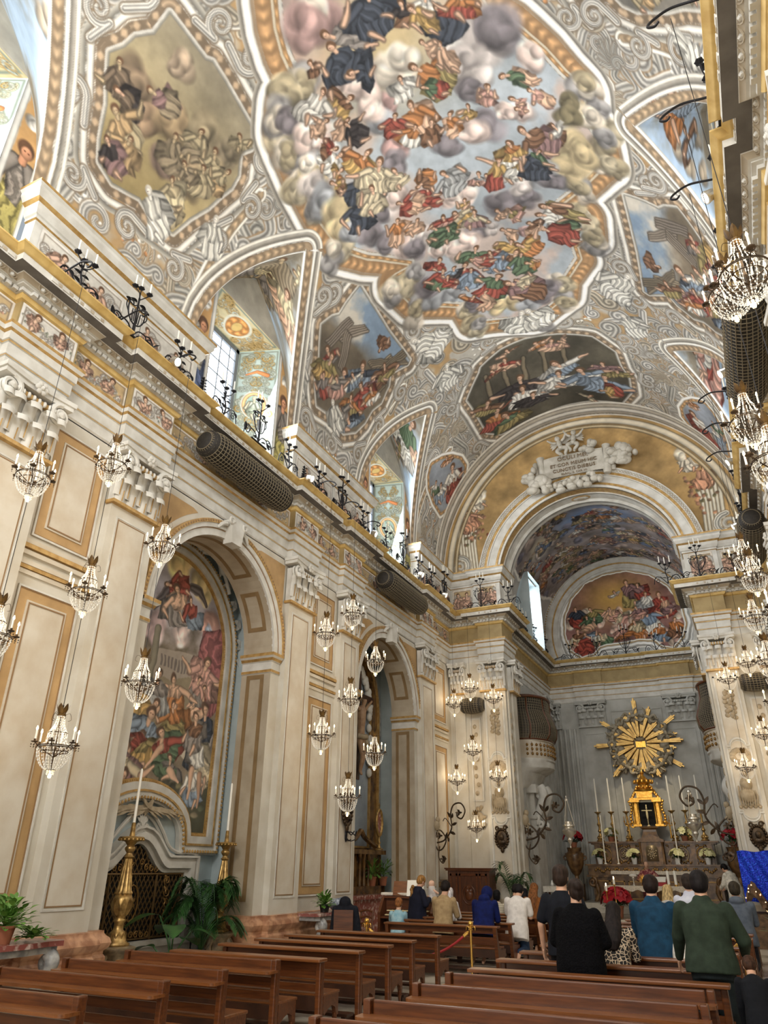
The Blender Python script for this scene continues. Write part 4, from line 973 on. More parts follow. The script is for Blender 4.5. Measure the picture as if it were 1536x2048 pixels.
def ring_y(mb, cx, cz, r0, r1, y0, y1, k=0, n=56, a0=0, a1=PI):
    """moulding ring in planes facing -Y, y1 (front) < y0 (back)"""
    mb.k = k
    P = lambda r, y, t: (cx+r*math.cos(t), y, cz+r*math.sin(t))
    for i in range(n):
        t0, t1 = lerp(a0, a1, i/n), lerp(a0, a1, (i+1)/n)
        mb.add([P(r0, y0, t0), P(r1, y0, t0), P(r1, y0, t1), P(r0, y0, t1), P(r0, y1, t0), P(r1, y1, t0), P(r1, y1, t1), P(r0, y1, t1)],
               [(7, 6, 5, 4), (3, 7, 4, 0), (5, 6, 2, 1)])
def build_end_wall():
    cv = Canvas(-9.6, 2.2, 11.4, 18.6, 560, 350, (168, 138, 92), 120)
    cv.C = cv.C*(.75+.5*cv.N[..., None]); rs = np.random.RandomState(4)
    for s in (-1, 1):
        f = lambda x, z: (ACX+s*x, z)
        for i in range(6): cv.stroke([f(4.2+.12*i, 12.0), f(4.3+.12*i, 13.5), f(4.2+.15*i, 14.2)], .06, (192, 186, 170), 'round', taper=False, edge=(130, 112, 84))
        cv.scroll(f(4.95, 12.55), .42, PI/2, 1.6, .1, (212, 208, 196), s)
        for i in range(46): cv.ell(f(4.3+rs.normal()*.25-.2*(i/46), 13.9+rs.normal()*.45+.4*(i/46)), .1, .08, [(110, 88, 70), (140, 104, 84), (96, 90, 66), (172, 128, 98), (120, 72, 56)][rs.randint(5)], rs.rand()*3, .5, .5)
        cv.figure(*f(4.55, 14.9), *f(4.35, 14.1), .45, (188, 140, 112), (176, 134, 110)); cv.figure(*f(4.0, 15.5), *f(4.2, 14.9), .35, (200, 190, 172), (196, 186, 168))
        cv.cloud(f(3.9, 15.6), .35, (196, 188, 170), 6)
    for a in np.linspace(0, PI, 60):
        pass
    cv.stroke([(AX+5.45*math.cos(t), VZ+5.8*math.sin(t)) for t in np.linspace(0, PI, 50)], .12, (196, 186, 166), 'round', taper=False, edge=(120, 106, 84))
    cv.stroke([(AX+5.2*math.cos(t), VZ+5.55*math.sin(t)) for t in np.linspace(0, PI, 50)], .05, (176, 160, 130), 'round', taper=False, edge=(110, 96, 74))
    cv.weather(.12)
    X, Z = np.meshgrid(cv.U.astype(float), cv.V.astype(float)); xm, zm = np.meshgrid((cv.U[:-1]+cv.U[1:])/2, (cv.V[:-1]+cv.V[1:])/2)
    mask = (np.hypot(xm-ACX, np.maximum(zm-ACZ, 0)) > 3.45)
    struct(cv.mesh('wall_front', X, X*0+EY, Z, mask))
    mb = MB()
    mb.box(-9.5, PLX, EY, CY0, 0, 11.7); mb.box(PRX, 2.1, EY, CY0, 0, 11.7)
    struct(mb.build('wall_front', 'cream'))
    mb = MB()
    for r0, r1, d, k in ((AR, 3.46, .06, 0), (3.46, 3.54, .1, 1), (3.54, 3.84, .07, 0), (3.84, 3.88, .12, 0), (3.88, 3.98, .12, 1), (3.98, 4.12, .15, 0), (4.12, 4.16, .2, 0)):
        ring_y(mb, ACX, ACZ+.05, r0, r1, EY, EY-d, k)
    mb.k = 2
    for i in range(110):
        t = PI*(i+.5)/110; mb.tube([(ACX+(4.05+.05*math.cos(w)*1.0)*math.cos(t)-.045*math.sin(w)*math.sin(t), EY-.16, ACZ+.05+(4.05+.05*math.cos(w))*math.sin(t)+.045*math.sin(w)*math.cos(t)) for w in np.linspace(0, 2*PI, 7)], .012, 4)
    # intrados: outer cream barrel, then a brighter inner ring
    mb.k = 0; n = 56
    def barrel(r, y0, y1, k):
        mb.k = k
        for i in range(n):
            t0, t1 = PI*i/n, PI*(i+1)/n
            mb.add([(ACX+r*math.cos(t0), y0, ACZ+r*math.sin(t0)), (ACX+r*math.cos(t1), y0, ACZ+r*math.sin(t1)), (ACX+r*math.cos(t1), y1, ACZ+r*math.sin(t1)), (ACX+r*math.cos(t0), y1, ACZ+r*math.sin(t0))], [(0, 1, 2, 3)])
    barrel(AR, EY-.05, EY+.35, 1); barrel(3.32, EY+.3, EY+.85, 0); barrel(3.2, EY+.8, CY0, 0)
    ring_y(mb, ACX, ACZ, 3.32, AR+.02, EY+.4, EY+.3, 0); ring_y(mb, ACX, ACZ, 3.2, 3.34, EY+.95, EY+.8, 0); ring_y(mb, ACX, ACZ, 3.2, 4.4, CY0, CY0-.04, 0)
    mb.k = 0
    for s in (-1, 1):
        x0, x1 = sorted((ACX+s*3.2, ACX+s*3.45)); mb.box(x0, x1, EY+.3, CY0, 10.5, ACZ)
    mb.k = 1
    mb.ell((ACX, EY+.6, ACZ+3.31), (.42, .2, .03), 20, 6); mb.k = 0; mb.ell((ACX, EY+.6, ACZ+3.29), (.3, .14, .03), 16, 6); mb.k = 2; mb.ell((ACX, EY+.6, ACZ+3.27), (.16, .09, .03), 12, 6)
    struct(mb.build('trim_22', ['white', 'gold', 'taupe'], smooth=math.radians(35)))
build_end_wall()
def build_chancel():
    mb = MB(); mb.box(-11.2, 3.2, 26.6, 34.6, -.3, .3); mb.box(-8, .5, 26.0, 26.6, 0, .15); mb.box(-7.0, -.6, 30.6, 34.2, .3, .45); mb.box(-6.6, -.9, 31.0, 34.2, .45, .6)
    struct(mb.build('floor', 'floor'))
    mb = MB(); WIN = (29.2, 31.2)
    for x, s in ((CLX, -1), (CRX, 1)):
        a, b = (x-.3, x) if s < 0 else (x, x+.3)
        mb.box(a, b, CY0, AY, .3, 10.5)
        mb.box(a, b, CY0, WIN[0], 10.5, 11.7); mb.box(a, b, WIN[1], AY, 10.5, 11.7)
        y0 = CY0
        for yy in np.arange(27.0, 34.2, .42):
            mb.lathe([(.13, .6), (.13, 7.45)], 8, (x, yy, 0))
    mb.box(CLX-.3, CRX+.3, AY, AY+.3, .3, 16)
    for x0, x1 in ((-6.3, -5.1), (-2.5, -1.3)):
        mb.box(x0, x1, AY-.1, AY, .6, 7.5)
        for a, b, c, d in ((x0+.16, x0+.2, 1, 7.2), (x1-.2, x1-.16, 1, 7.2), (x0+.2, x1-.2, 7.16, 7.2)): mb.box(a, b, AY-.125, AY-.1, c, d)
    for xx in list(np.arange(-7.45, -6.4, .22))+list(np.arange(-1.1, 0, .22)): mb.lathe([(.08, .6), (.08, 7.45)], 8, (xx, AY-.02, 0))
    for a, b in ((-5.0, -2.6),):
        for (p, q, r, t) in ((a+.1, b-.1, 8.1, 8.14), (a+.1, b-.1, 1, 1.04), (a+.1, a+.14, 1, 8.1), (b-.14, b-.1, 1, 8.1)): mb.box(p, q, AY-.03, AY, r, t)
    w = struct(mb.build('wall_chancel', 'greyblue', smooth=math.radians(40)))
    for xc in (-5.7, -1.9): place_capital(w, (xc, AY-.05, 7.52), -PI/2, 1.05, 'greyblue')
    place_capital(w, (CLX+.05, 32.6, 7.52), 0, 1.0, 'greyblue')
    place_capital(w, (-7.4, AY-.02, 7.52), -PI/2, .5, 'greyblue')
    # vault over the chancel
    R = 3.83; L = AY-CY0+.1
    cv = Canvas(0, R*PI, 0, L, 420, 270, (92, 84, 84), 150); rs = np.random.RandomState(9)
    n = cv.N[..., None]; cv.C = np.array((128, 116, 112), np.float32)*(.6+.85*n)
    cv.ell((R*PI/2, 2.2), 2.2, 1.4, (96, 132, 190), 0, .7); cv.ell((R*PI/2-2.6, 2.5), .9, 1.0, (196, 180, 140), 0, .8)
    for i in range(100): cv.cloud((rs.uniform(1.2, R*PI-1.2), rs.uniform(.2, 7.4)), rs.uniform(.25, .5), [(128, 118, 122), (150, 132, 122), (96, 92, 106), (172, 156, 146)][rs.randint(4)], 6)
    ks = list(PAL.keys())
    for i in range(150):
        u, v = rs.uniform(1.6, R*PI-1.6), rs.uniform(.3, 7.0); a = rs.uniform(0, 6.3); l = rs.uniform(.35, .7)
        c1 = [(120, 92, 84), (88, 102, 132), (150, 100, 84), (112, 104, 96), (160, 128, 104), (84, 80, 84), (150, 130, 90)][rs.randint(7)]
        cv.figure(u, v, u+l*.4*math.sin(a), v+l, l*.6, c1, PAL[ks[rs.randint(len(ks))]], rs=rs)
    for s in (0, 1):
        g = (lambda t: R*PI-t) if s else (lambda t: t)
        cv.fill([(g(0), 0), (g(1.9), .1), (g(1.5), 4), (g(2.4), 7.7), (g(0), 7.7)] if not s else [(g(0), 0), (g(1.9), .1), (g(1.5), 4), (g(2.4), 7.7), (g(0), 7.7)], (172, 166, 158), wob=.25)
        cv.stroke([(g(1.9), 0), (g(1.5), 4), (g(2.4), 7.7)], .1, (206, 202, 192), 'round', taper=False)
        for i in range(10): cv.cloud((g(rs.uniform(.4, 1.3)), rs.uniform(.5, 7)), .3, [(180, 176, 172), (140, 126, 116), (160, 120, 104)][i % 3], 5)
        cv.stroke([(g(.0), .4), (g(.5), 1.6), (g(.9), 2.4)], .09, (204, 200, 190), 'round', taper=False)
    cv.warp(.04, .4); cv.C = np.clip(cv.C*.95+18, 0, 255); cv.weather(.12, .85)
    T = cv.U.astype(float)/R; TT, VV = np.meshgrid(T, CY0+cv.V.astype(float))
    X = ACX-R*np.cos(TT); Z = 11.4+3.95*np.sin(TT)
    ym = (VV[:-1, :-1]+VV[1:, 1:])/2; xm = (X[:-1, :-1]+X[1:, 1:])/2; zm = (Z[:-1, :-1]+Z[1:, 1:])/2
    mask = ~((np.abs(ym-30.2) < 1.0) & (zm < 13.4) & (xm < ACX))
    struct(cv.mesh('ceiling_chancel', X, VV, Z, mask))
    mb = MB(); y0, y1, zt, x1 = 29.2, 31.2, 13.45, -8.7
    mb.add([(-6.9, y1, 10.4), (x1, y1-.2, 10.4), (x1, y1-.2, zt), (-6.9, y1, zt)], [(0, 1, 2, 3)]); mb.add([(-6.9, y0, 10.4), (x1, y0+.2, 10.4), (x1, y0+.2, zt), (-6.9, y0, zt)], [(3, 2, 1, 0)])
    mb.add([(-6.9, y0, zt), (x1, y0, zt), (x1, y1, zt), (-6.9, y1, zt)], [(0, 1, 2, 3)]); mb.add([(-7.6, y0, 10.5), (x1, y0, 10.5), (x1, y1, 10.5), (-7.6, y1, 10.5)], [(0, 1, 2, 3)])
    struct(mb.build('wall_reveal', 'niche'))
    mb = MB(); mb.box(x1, x1+.03, y0+.2, y0+.28, 10.5, zt); mb.box(x1, x1+.03, y1-.28, y1-.2, 10.5, zt); mb.box(x1, x1+.03, 30.18, 30.22, 10.5, zt)
    w4 = struct(mb.build('window_4', M['frame_grey'])); mb = MB(); mb.box(x1-.03, x1-.01, y0, y1, 10.4, zt); mb.build('pane', 'glass', w4)
    # lunette over the altar
    cv = Canvas(-7.3, -.3, 10.5, 15.4, 420, 300, (186, 188, 184), 170); rs = np.random.RandomState(12)
    out = [(-5.85, 10.72), (-6.3, 11.1), (-6.5, 11.9), (-6.4, 12.8), (-6.0, 13.6), (-5.3, 14.3), (-4.4, 14.6), (-3.3, 14.65), (-2.3, 14.3), (-1.6, 13.6), (-1.15, 12.7), (-1.1, 11.8), (-1.3, 11.2), (-1.75, 10.75), (-2.2, 10.85), (-2.5, 11.2), (-3.0, 11.25), (-4.6, 11.2), (-5.0, 11.15), (-5.3, 10.85)]
    cv.clip = (Canvas.pdist(np.asarray(out, np.float32), cv.U[None, :], cv.V[:, None])[0] < 0).astype(np.float32)
    X, Z = np.meshgrid(cv.U, cv.V); t = np.exp(-(((X+4.0)**2)/2.2+((Z-13.4)**2)/1.2))[..., None]; k = cv.clip[..., None]
    base = np.array((132, 92, 86), np.float32)*(.7+.6*cv.N[..., None])*(1-t)+np.array((208, 160, 78), np.float32)*t; cv.C = cv.C*(1-k)+base*k
    for i in range(40): cv.cloud((rs.uniform(-6.4, -1.2), rs.uniform(10.9, 13)), rs.uniform(.2, .4), [(196, 160, 142), (170, 136, 124), (206, 182, 160)][i % 3], 6)
    for hx, hz, bx, bz, w, a, b in ((-5.9, 13.1, -5.8, 12.2, .5, 'rd', 'nv'), (-5.2, 13.0, -4.9, 12.3, .5, 'gn', 'ol'), (-5.9, 12.0, -5.9, 11.3, .6, 'cr', 'br'), (-5.6, 11.8, -5.3, 11.1, .5, 'wh', 'bl'), (-6.1, 11.4, -5.4, 10.9, .6, 'rd', 'rd'), (-4.9, 11.7, -4.5, 11.2, .5, 'gn', 'cr'), (-4.3, 12.9, -4.1, 12.3, .4, 'pk', 'sk'), (-3.4, 14.1, -3.2, 12.9, .6, 'ol', 'mv'), (-2.9, 13.9, -2.7, 13.2, .5, 'rd', 'mv'), (-2.6, 13.4, -2.6, 12.5, .5, 'gy', 'wh'), (-2.0, 13.3, -1.9, 12.2, .7, 'rd', 'rd'), (-2.7, 12.5, -2.4, 11.5, .7, 'wh', 'bl'), (-3.3, 12.1, -3.0, 11.3, .5, 'or', 'cr'), (-2.2, 11.8, -2.2, 11.1, .5, 'bl', 'or'), (-1.5, 12.0, -1.6, 11.2, .5, 'br', 'or'), (-4.1, 12.4, -3.6, 12.2, .4, 'pk', 'cr'), (-3.9, 11.9, -3.7, 11.4, .5, 'or', 'pk'), (-1.9, 13.0, -1.6, 12.4, .4, 'mv', 'sk'), (-5.4, 12.6, -5.3, 12.0, .4, 'sk', 'gn'), (-4.0, 13.7, -3.9, 13.5, .3, 'wh', 'wh'), (-3.1, 12.8, -2.9, 12.3, .4, 'pk', 'mv')):
        cv.figure(hx, hz, bx, bz, w, PAL[a], PAL[b], (210, 160, 130), (110, 80, 52), rs)
    cv.clip = None
    cv.ring(out, [(-.02, .05, (214, 210, 200), 'round'), (.05, .1, (184, 148, 96)), (.1, .26, (212, 210, 204), 'round'), (.26, .32, (164, 160, 150)), (.32, .42, (204, 202, 196), 'round')])
    cv.warp(.02, .3); cv.weather(.08, .88); struct(painted_plate('wall_altar', cv, lambda U, V: (U, AY-.03, V)))
    mb = MB()
    for r0, r1, d, k in ((3.0, 3.1, .1, 0), (3.1, 3.3, .16, 0), (3.3, 3.36, .2, 1), (3.36, 3.6, .24, 0), (3.6, 3.7, .3, 0), (3.7, 3.8, .34, 0)): ring_y(mb, ACX, 11.75, r0, r1, AY, AY-d, k, a0=-.3, a1=PI+.3)
    mb.k = 1
    for i in range(90):
        t = PI*(i+.5)/90; mb.ell((ACX+3.65*math.cos(t), AY-.33, 11.75+3.65*math.sin(t)), (.035, .03, .035), 6, 4)
    struct(mb.build('trim_23', ['white', 'gold'], smooth=math.radians(35)))
    # pilasters of the arch piers
    mb = MB()
    for s in (-1, 1):
        f = (lambda x: x) if s < 0 else (lambda x: 2*ACX-x)
        def B(x0, x1, y0, y1, z0, z1, k=0):
            mb.k = k; a, b = sorted((f(x0), f(x1))); mb.box(a, b, y0, y1, z0, z1)
        B(-8.05, -7.16, EY-.2, EY+.01, .85, 7.5)
        for a, b, c, d in ((-7.95, -7.9, 1.2, 7.3), (-7.3, -7.25, 1.2, 7.3), (-7.95, -7.25, 7.25, 7.3)): B(a, b, EY-.225, EY-.2, c, d, 1)
        B(-7.88, -7.32, EY-.205, EY-.199, 1.3, 7.2, 2)
        B(-9.2, -8.75, EY-.08, EY+.01, .85, 7.5); B(-8.6, -8.2, EY-.04, EY, 3.8, 6.6, 1); B(-8.55, -8.25, EY-.05, EY, 3.85, 6.55, 2)
        B(-7.15, -7.08, EY-.1, EY+.1, .85, 7.5); B(-7.15, -7.05, EY+.35, EY+.85, .85, 7.5); 
        for (a, b, y0, y1) in ((-8.05, -7.14, EY-.2, EY), (-9.25, -8.7, EY-.1, EY)):
            for z0, z1, e in ((0, .3, .12), (.3, .36, .1), (.36, .55, .06), (.55, .7, .12), (.7, .86, .05)):
                B(a-e, b+e, y0-e, y1, z0, z1, 3)
        # relief: arch tops and bottoms of the niche panel, garland, seated figure
        xc = f(-7.6)
        for zc, sg in ((5.15, 1), (3.25, -1)):
            mb.k = 1
            P = [(xc-.34, EY-.21, zc), (xc-.26, EY-.21, zc)]+[(xc-.22*math.cos(t), EY-.21, zc+sg*.22*math.sin(t)) for t in np.linspace(0, PI, 14)]+[(xc+.26, EY-.21, zc), (xc+.34, EY-.21, zc)]
            mb.tube(P, .035, 6); mb.tube([(p[0], p[1], p[2]-sg*.07) for p in P], .02, 5)
        mb.k = 4
        for i in range(22): 
            t = i/22; mb.ell((xc+.12*math.sin(i*1.9), EY-.215, 6.85-.9*t), (.08, .035, .07), 6, 5)
        for i in range(16):
            a = i*2.4; mb.ell((xc+.22*math.cos(a), EY-.21, 4.85+.18*math.sin(a)), (.1, .03, .08), 7, 5)
        mb.ell((xc, EY-.24, 4.34), (.075, .07, .1), 10, 8); mb.ell((xc, EY-.23, 4.05), (.17, .08, .2), 10, 8); mb.ell((xc-.02, EY-.23, 3.72), (.26, .1, .2), 12, 8)
        for q in range(8): mb.tube([(xc-.22+.06*q, EY-.26, 4.0-.02*q), (xc-.25+.07*q, EY-.3, 3.7), (xc-.22+.06*q, EY-.25, 3.45)], .022, 5)
        for q in range(9): mb.ell((xc-.26+.065*q, EY-.22, 3.42+.05*(q % 2)), (.06, .04, .05), 6, 5)
        xd = f(-8.42)
        mb.ell((xd, EY-.09, 3.55), (.06, .05, .08), 8, 6); mb.ell((xd, EY-.08, 3.3), (.16, .06, .18), 9, 6); mb.ell((xd+.05, EY-.08, 3.05), (.2, .07, .12), 9, 6)
        for q in range(10): mb.ell((xd+.2*math.cos(q), EY-.07, 3.3+.32*math.sin(q*1.7)), (.07, .03, .06), 6, 5)
        for q in range(9): mb.ell((xd+.05*math.sin(q*2), EY-.07, 6.3-.28*q), (.07, .025, .08), 6, 5)
        xe = f(-7.1)
        for q in range(12): mb.ell((xe+s*-.03, EY-.2+.2+.06*math.sin(q*2.1), 6.6-.36*q), (.03, .06, .12), 6, 5)
    o = struct(mb.build('trim_24', ['cream', 'white', 'panel', 'pinkmarble_pale', 'relief'], smooth=math.radians(40)))
    for s in (-1, 1):
        f = (lambda x: x) if s < 0 else (lambda x: 2*ACX-x)
        place_capital(o, (f(-7.6), EY-.16, 7.52), -PI/2, .82); place_capital(o, (f(-8.97), EY-.02, 7.52), -PI/2, .5)
        place_capital(o, (f(PLX)-.02*s, EY+.6, 7.52), 0 if s < 0 else PI, .8)
build_chancel()
M['lens'] = mat('lit_spot_lens', (255, 250, 235), .3, emit=(255, 246, 225), es=4)
# ------------------------------------------------------------------ benches
def make_bench(kind, L, label, group):
    root = empty('church_bench', (0, 0, 0), 0, label, 'bench', group)
    h = L/2; H = .845 if kind == 'A' else .805
    def part(name, mb, m, sm=False): return mb.build(name, m, root, sm)
    for s in (-1, 1):
        x0, x1 = sorted((s*h, s*(h-.062)))
        mb = MB()
        if kind == 'C':
            mb.prism([(.0, 0), (.42, 0), (.4, .1), (.36, .28), (.42, .42), (.06, .44), (.0, .6), (-.06, H-.03), (-.13, H-.03), (-.07, .45), (-.02, .2)], 'x', x0, x1)
        else:
            mb.bbox(x0, x1, -.045, .05, 0, H if kind == 'A' else H-.035, .012)
            mb.box(min(s*(h+.003), x0), max(s*(h+.003), x1), -.02, .02, .08, H-.1)
        part('end_post', mb, 'wood')
    if kind != 'C':
        for s in (-1, 1):
            x0, x1 = sorted((s*h, s*(h-.05)))
            mb = MB()
            mb.prism([(.05, .28), (.08, .25), (.16, .3), (.25, .33), (.33, .3), (.36, .22), (.4, .22), (.4, .435), (.05, .435)], 'x', x0, x1)
            mb.lathe([(.012, 0), (.02, .02), (.02, .06), (.028, .09), (.016, .12), (.022, .17), (.03, .19), (.024, .24)], 10, (s*(h-.03), .37, 0))
            part('seat_leg', mb, 'wood')
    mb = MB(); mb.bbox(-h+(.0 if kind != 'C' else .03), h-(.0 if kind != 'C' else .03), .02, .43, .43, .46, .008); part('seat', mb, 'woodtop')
    if kind == 'A':
        mb = MB(); mb.bbox(-h+.075, h-.075, -.02, .02, .73, .84, .012); part('top_rail', mb, 'wood')
        mb = MB()
        P = [(-h-.01, -.02), (-h-.01, -.13)]+[(-h+.06-.07*math.cos(t), -.14-.06*math.sin(t)) for t in np.linspace(0, PI/2, 5)][1:]
        P += [(-p[0], p[1]) for p in P[::-1]]
        mb.prism(P[::-1], 'z', .725, .75); part('book_shelf', mb, 'woodtop')
    else:
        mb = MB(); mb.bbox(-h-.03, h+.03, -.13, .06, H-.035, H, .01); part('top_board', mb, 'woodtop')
        mb = MB(); mb.box(-h+.06, h-.06, -.02, .015, H-.13, H-.035); part('top_rail', mb, 'wood')
    for z0, z1 in ((.6, .68), (.48, .55)) if kind != 'C' else ((.5, .62),):
        mb = MB(); mb.box(-h+.05, h-.05, -.012, .018, z0, z1); part('back_slat', mb, 'wood')
    mb = MB(); mb.box(-h+.05, h-.05, -.01, .02, .3, .43); mb.box(-.05, .05, -.01, .02, .1, .3); part('seat_rail', mb, 'darkwood')
    mb = MB(); mb.box(-h+.04, h-.04, -.28, -.1, .14, .17); 
    for s in (-1, 1): mb.box(s*(h-.1)-.03, s*(h-.1)+.03, -.26, -.02, .0, .14)
    part('kneeler', mb, 'darkwood')
    return root
def bench_row(kind, L, xc, ys, what, where, group):
    first = None
    for i, y in enumerate(ys):
        lab = where(i)
        if first is None: first = make_bench(kind, L, lab, group); first.location = (xc, y, 0)
        else: dup(first, (xc, y, 0), None, lab, group)
ORD = ['nearest', 'second', 'third', 'fourth', 'fifth', 'sixth', 'seventh', 'eighth', 'ninth', 'tenth']
bench_row('A', 2.14, -5.97, [4.97, 5.93, 6.78, 7.72], '', lambda i: 'brown bench with rear book shelf, %s to the camera, in the left block' % ORD[i], 'left benches with book shelves')
bench_row('B', 2.1, -5.8, [8.42, 9.40, 10.26, 11.07, 12.06], '', lambda i: 'flat topped brown bench, %s of the plain left block, before the red rope' % ORD[i], 'left benches with flat tops')
bench_row('C', 2.2, -5.62, [14.4, 15.35, 16.35, 17.35, 18.4], '', lambda i: 'brown bench with slanted ends beyond the red rope, %s from the camera, left side' % ORD[i], 'left front benches')
bench_row('A', 2.4, -1.75, [5.1, 5.92, 6.86, 7.66], '', lambda i: 'brown bench with rear book shelf, %s to the camera, in the right block' % ORD[i], 'right benches with book shelves')
bench_row('B', 2.46, -1.72, [8.47, 9.46, 10.45, 11.48, 12.35], '', lambda i: 'flat topped brown bench, %s of the plain right block beside the standing people' % ORD[i], 'right benches with flat tops')
bench_row('C', 2.4, -1.55, [14.0, 14.9, 15.8, 16.8, 17.8, 18.8], '', lambda i: 'brown bench with slanted ends near the altar, %s of the right front block' % ORD[i], 'right front benches')
# ------------------------------------------------------------------ chandeliers
def octa(mb, p, r):
    x, y, z = p
    mb.add([(x+r, y, z), (x-r, y, z), (x, y+r, z), (x, y-r, z), (x, y, z+r*1.25), (x, y, z-r*1.25)], [(0, 2, 4), (2, 1, 4), (1, 3, 4), (3, 0, 4), (2, 0, 5), (1, 2, 5), (3, 1, 5), (0, 3, 5)])
def make_chandelier():
    root = empty('crystal_chandelier', (0, 0, 0), 0, 'x', 'chandelier', 'crystal chandeliers')
    mb = MB()
    for i in range(6):
        a = i*PI/3; d = Vector((math.cos(a)*.75, math.sin(a)*.75, 1)); mb.leaf((math.cos(a)*.02, math.sin(a)*.02, -.14), d, (-math.cos(a), -math.sin(a), .3), .17, .035, 6, -.25, .12)
    mb.lathe([(.02, -.16), (.05, -.15), (.055, -.12), (.03, -.1)], 10); mb.build('crown', 'leafbrown', root)
    mb = MB(); mb.lathe([(.004, -.84), (.01, -.83), (.012, -.6), (.02, -.55), (.01, -.5), (.009, -.3), (.014, -.26), (.009, -.2), (.008, -.02), (.012, 0)], 8)
    for r, z in ((.22, -.53), (.225, -.55), (.17, -.6), (.05, -.82), (.12, -.36)): mb.tube([(r*math.cos(t), r*math.sin(t), z) for t in np.linspace(0, 2*PI, 25)[:-1]], .006, 5, True)
    for i in range(6):
        a = i*PI/3+.2; c, s = math.cos(a), math.sin(a)
        mb.tube(bez([(.01*c, .01*s, -.66), (.12*c, .12*s, -.6), (.2*c, .2*s, -.55), (.27*c, .27*s, -.5)], 4), .007, 5)
    for i in range(5):
        a = i*PI/2.5; mb.tube(bez([(.02*math.cos(a), .02*math.sin(a), -.15), (.1*math.cos(a), .1*math.sin(a), -.1), (.13*math.cos(a), .13*math.sin(a), -.18), (.09*math.cos(a), .09*math.sin(a), -.2)], 4), .003, 4)
    mb.build('frame', 'bronze', root)
    mb = MB()
    n = 18
    for i in range(n):
        a = 2*PI*i/n; c, s = math.cos(a), math.sin(a)
        for k in range(10):
            t = k/9; r = .22*math.cos(t*1.35)+.0; z = -.55-.27*math.sin(t*PI/2)**1.2
            octa(mb, (r*c, r*s, z), .0095)
    for i in range(12):
        a = 2*PI*i/12; c, s = math.cos(a), math.sin(a)
        for k in range(7): t = k/6; r = lerp(.05, .12, t)-.02*math.sin(t*PI); octa(mb, (r*c, r*s, lerp(-.15, -.36, t)), .0085)
        for k in range(6): t = k/5; r = lerp(.12, .21, t)-.03*math.sin(t*PI); octa(mb, (r*c, r*s, lerp(-.36, -.53, t)-.04*math.sin(t*PI)), .009)
    for i in range(8):
        a = 2*PI*i/8
        for k in range(3): octa(mb, (.045*math.cos(a), .045*math.sin(a), -.83-.022*k), .009)
        for k in range(2): octa(mb, (.12*math.cos(a), .12*math.sin(a), -.38-.022*k), .009)
    for i in range(n):
        a = 2*PI*i/n; c, s = math.cos(a), math.sin(a)
        mb.tube([(.22*math.cos(k/5*1.35)*c, .22*math.cos(k/5*1.35)*s, -.55-.27*math.sin(k/5*PI/2)**1.2) for k in range(6)], .0025, 3)
    for i in range(12):
        a = 2*PI*i/12; c, s = math.cos(a), math.sin(a)
        mb.tube([((lerp(.05, .12, t)-.02*math.sin(t*PI))*c, (lerp(.05, .12, t)-.02*math.sin(t*PI))*s, lerp(-.15, -.36, t)) for t in (0, .5, 1)]+[((lerp(.12, .21, t)-.03*math.sin(t*PI))*c, (lerp(.12, .21, t)-.03*math.sin(t*PI))*s, lerp(-.36, -.53, t)-.04*math.sin(t*PI)) for t in (.5, 1)], .0025, 3)
    for r, z in ((.05, -.15), (.12, -.36), (.215, -.54), (.05, -.82), (.045, -.84)): mb.tube([(r*math.cos(t), r*math.sin(t), z) for t in np.linspace(0, 2*PI, 13)[:-1]], .003, 3, True)
    mb.build('crystal_beads', 'crystal', root)
    for i in range(6):
        a = i*PI/3+.2; c, s = math.cos(a)*.27, math.sin(a)*.27
        mb = MB(); mb.lathe([(.012, -.505), (.04, -.5), (.045, -.49), (.014, -.485), (.016, -.46)], 10, (c, s, 0))
        for q in range(4): octa(mb, (c+.035*math.cos(q*1.57), s+.035*math.sin(q*1.57), -.53), .01); octa(mb, (c+.035*math.cos(q*1.57), s+.035*math.sin(q*1.57), -.56), .008)
        cup = mb.build('drip_cup', 'bronze', root)
        mb = MB(); mb.lathe([(.011, -.47), (.011, -.355), (.007, -.35)], 8, (c, s, 0)); cd = mb.build('candle', 'wax', root)
        mb = MB(); mb.lathe([(.006, -.352), (.013, -.335), (.012, -.32), (.003, -.295)], 8, (c, s, 0)); mb.build('bulb', 'bulb', cd)
    mb = MB(); mb.lathe([(.0, -.925), (.016, -.92), (.022, -.9), (.018, -.88), (.01, -.865), (.012, -.84)], 10); mb.build('pendant_bulb', 'bulb', root)
    mb = MB(); mb.tube([(0, 0, 0), (0, 0, 1)], .0045, 5); mb.build('cord', 'iron', root)
    return root
LIGHTPOS = []
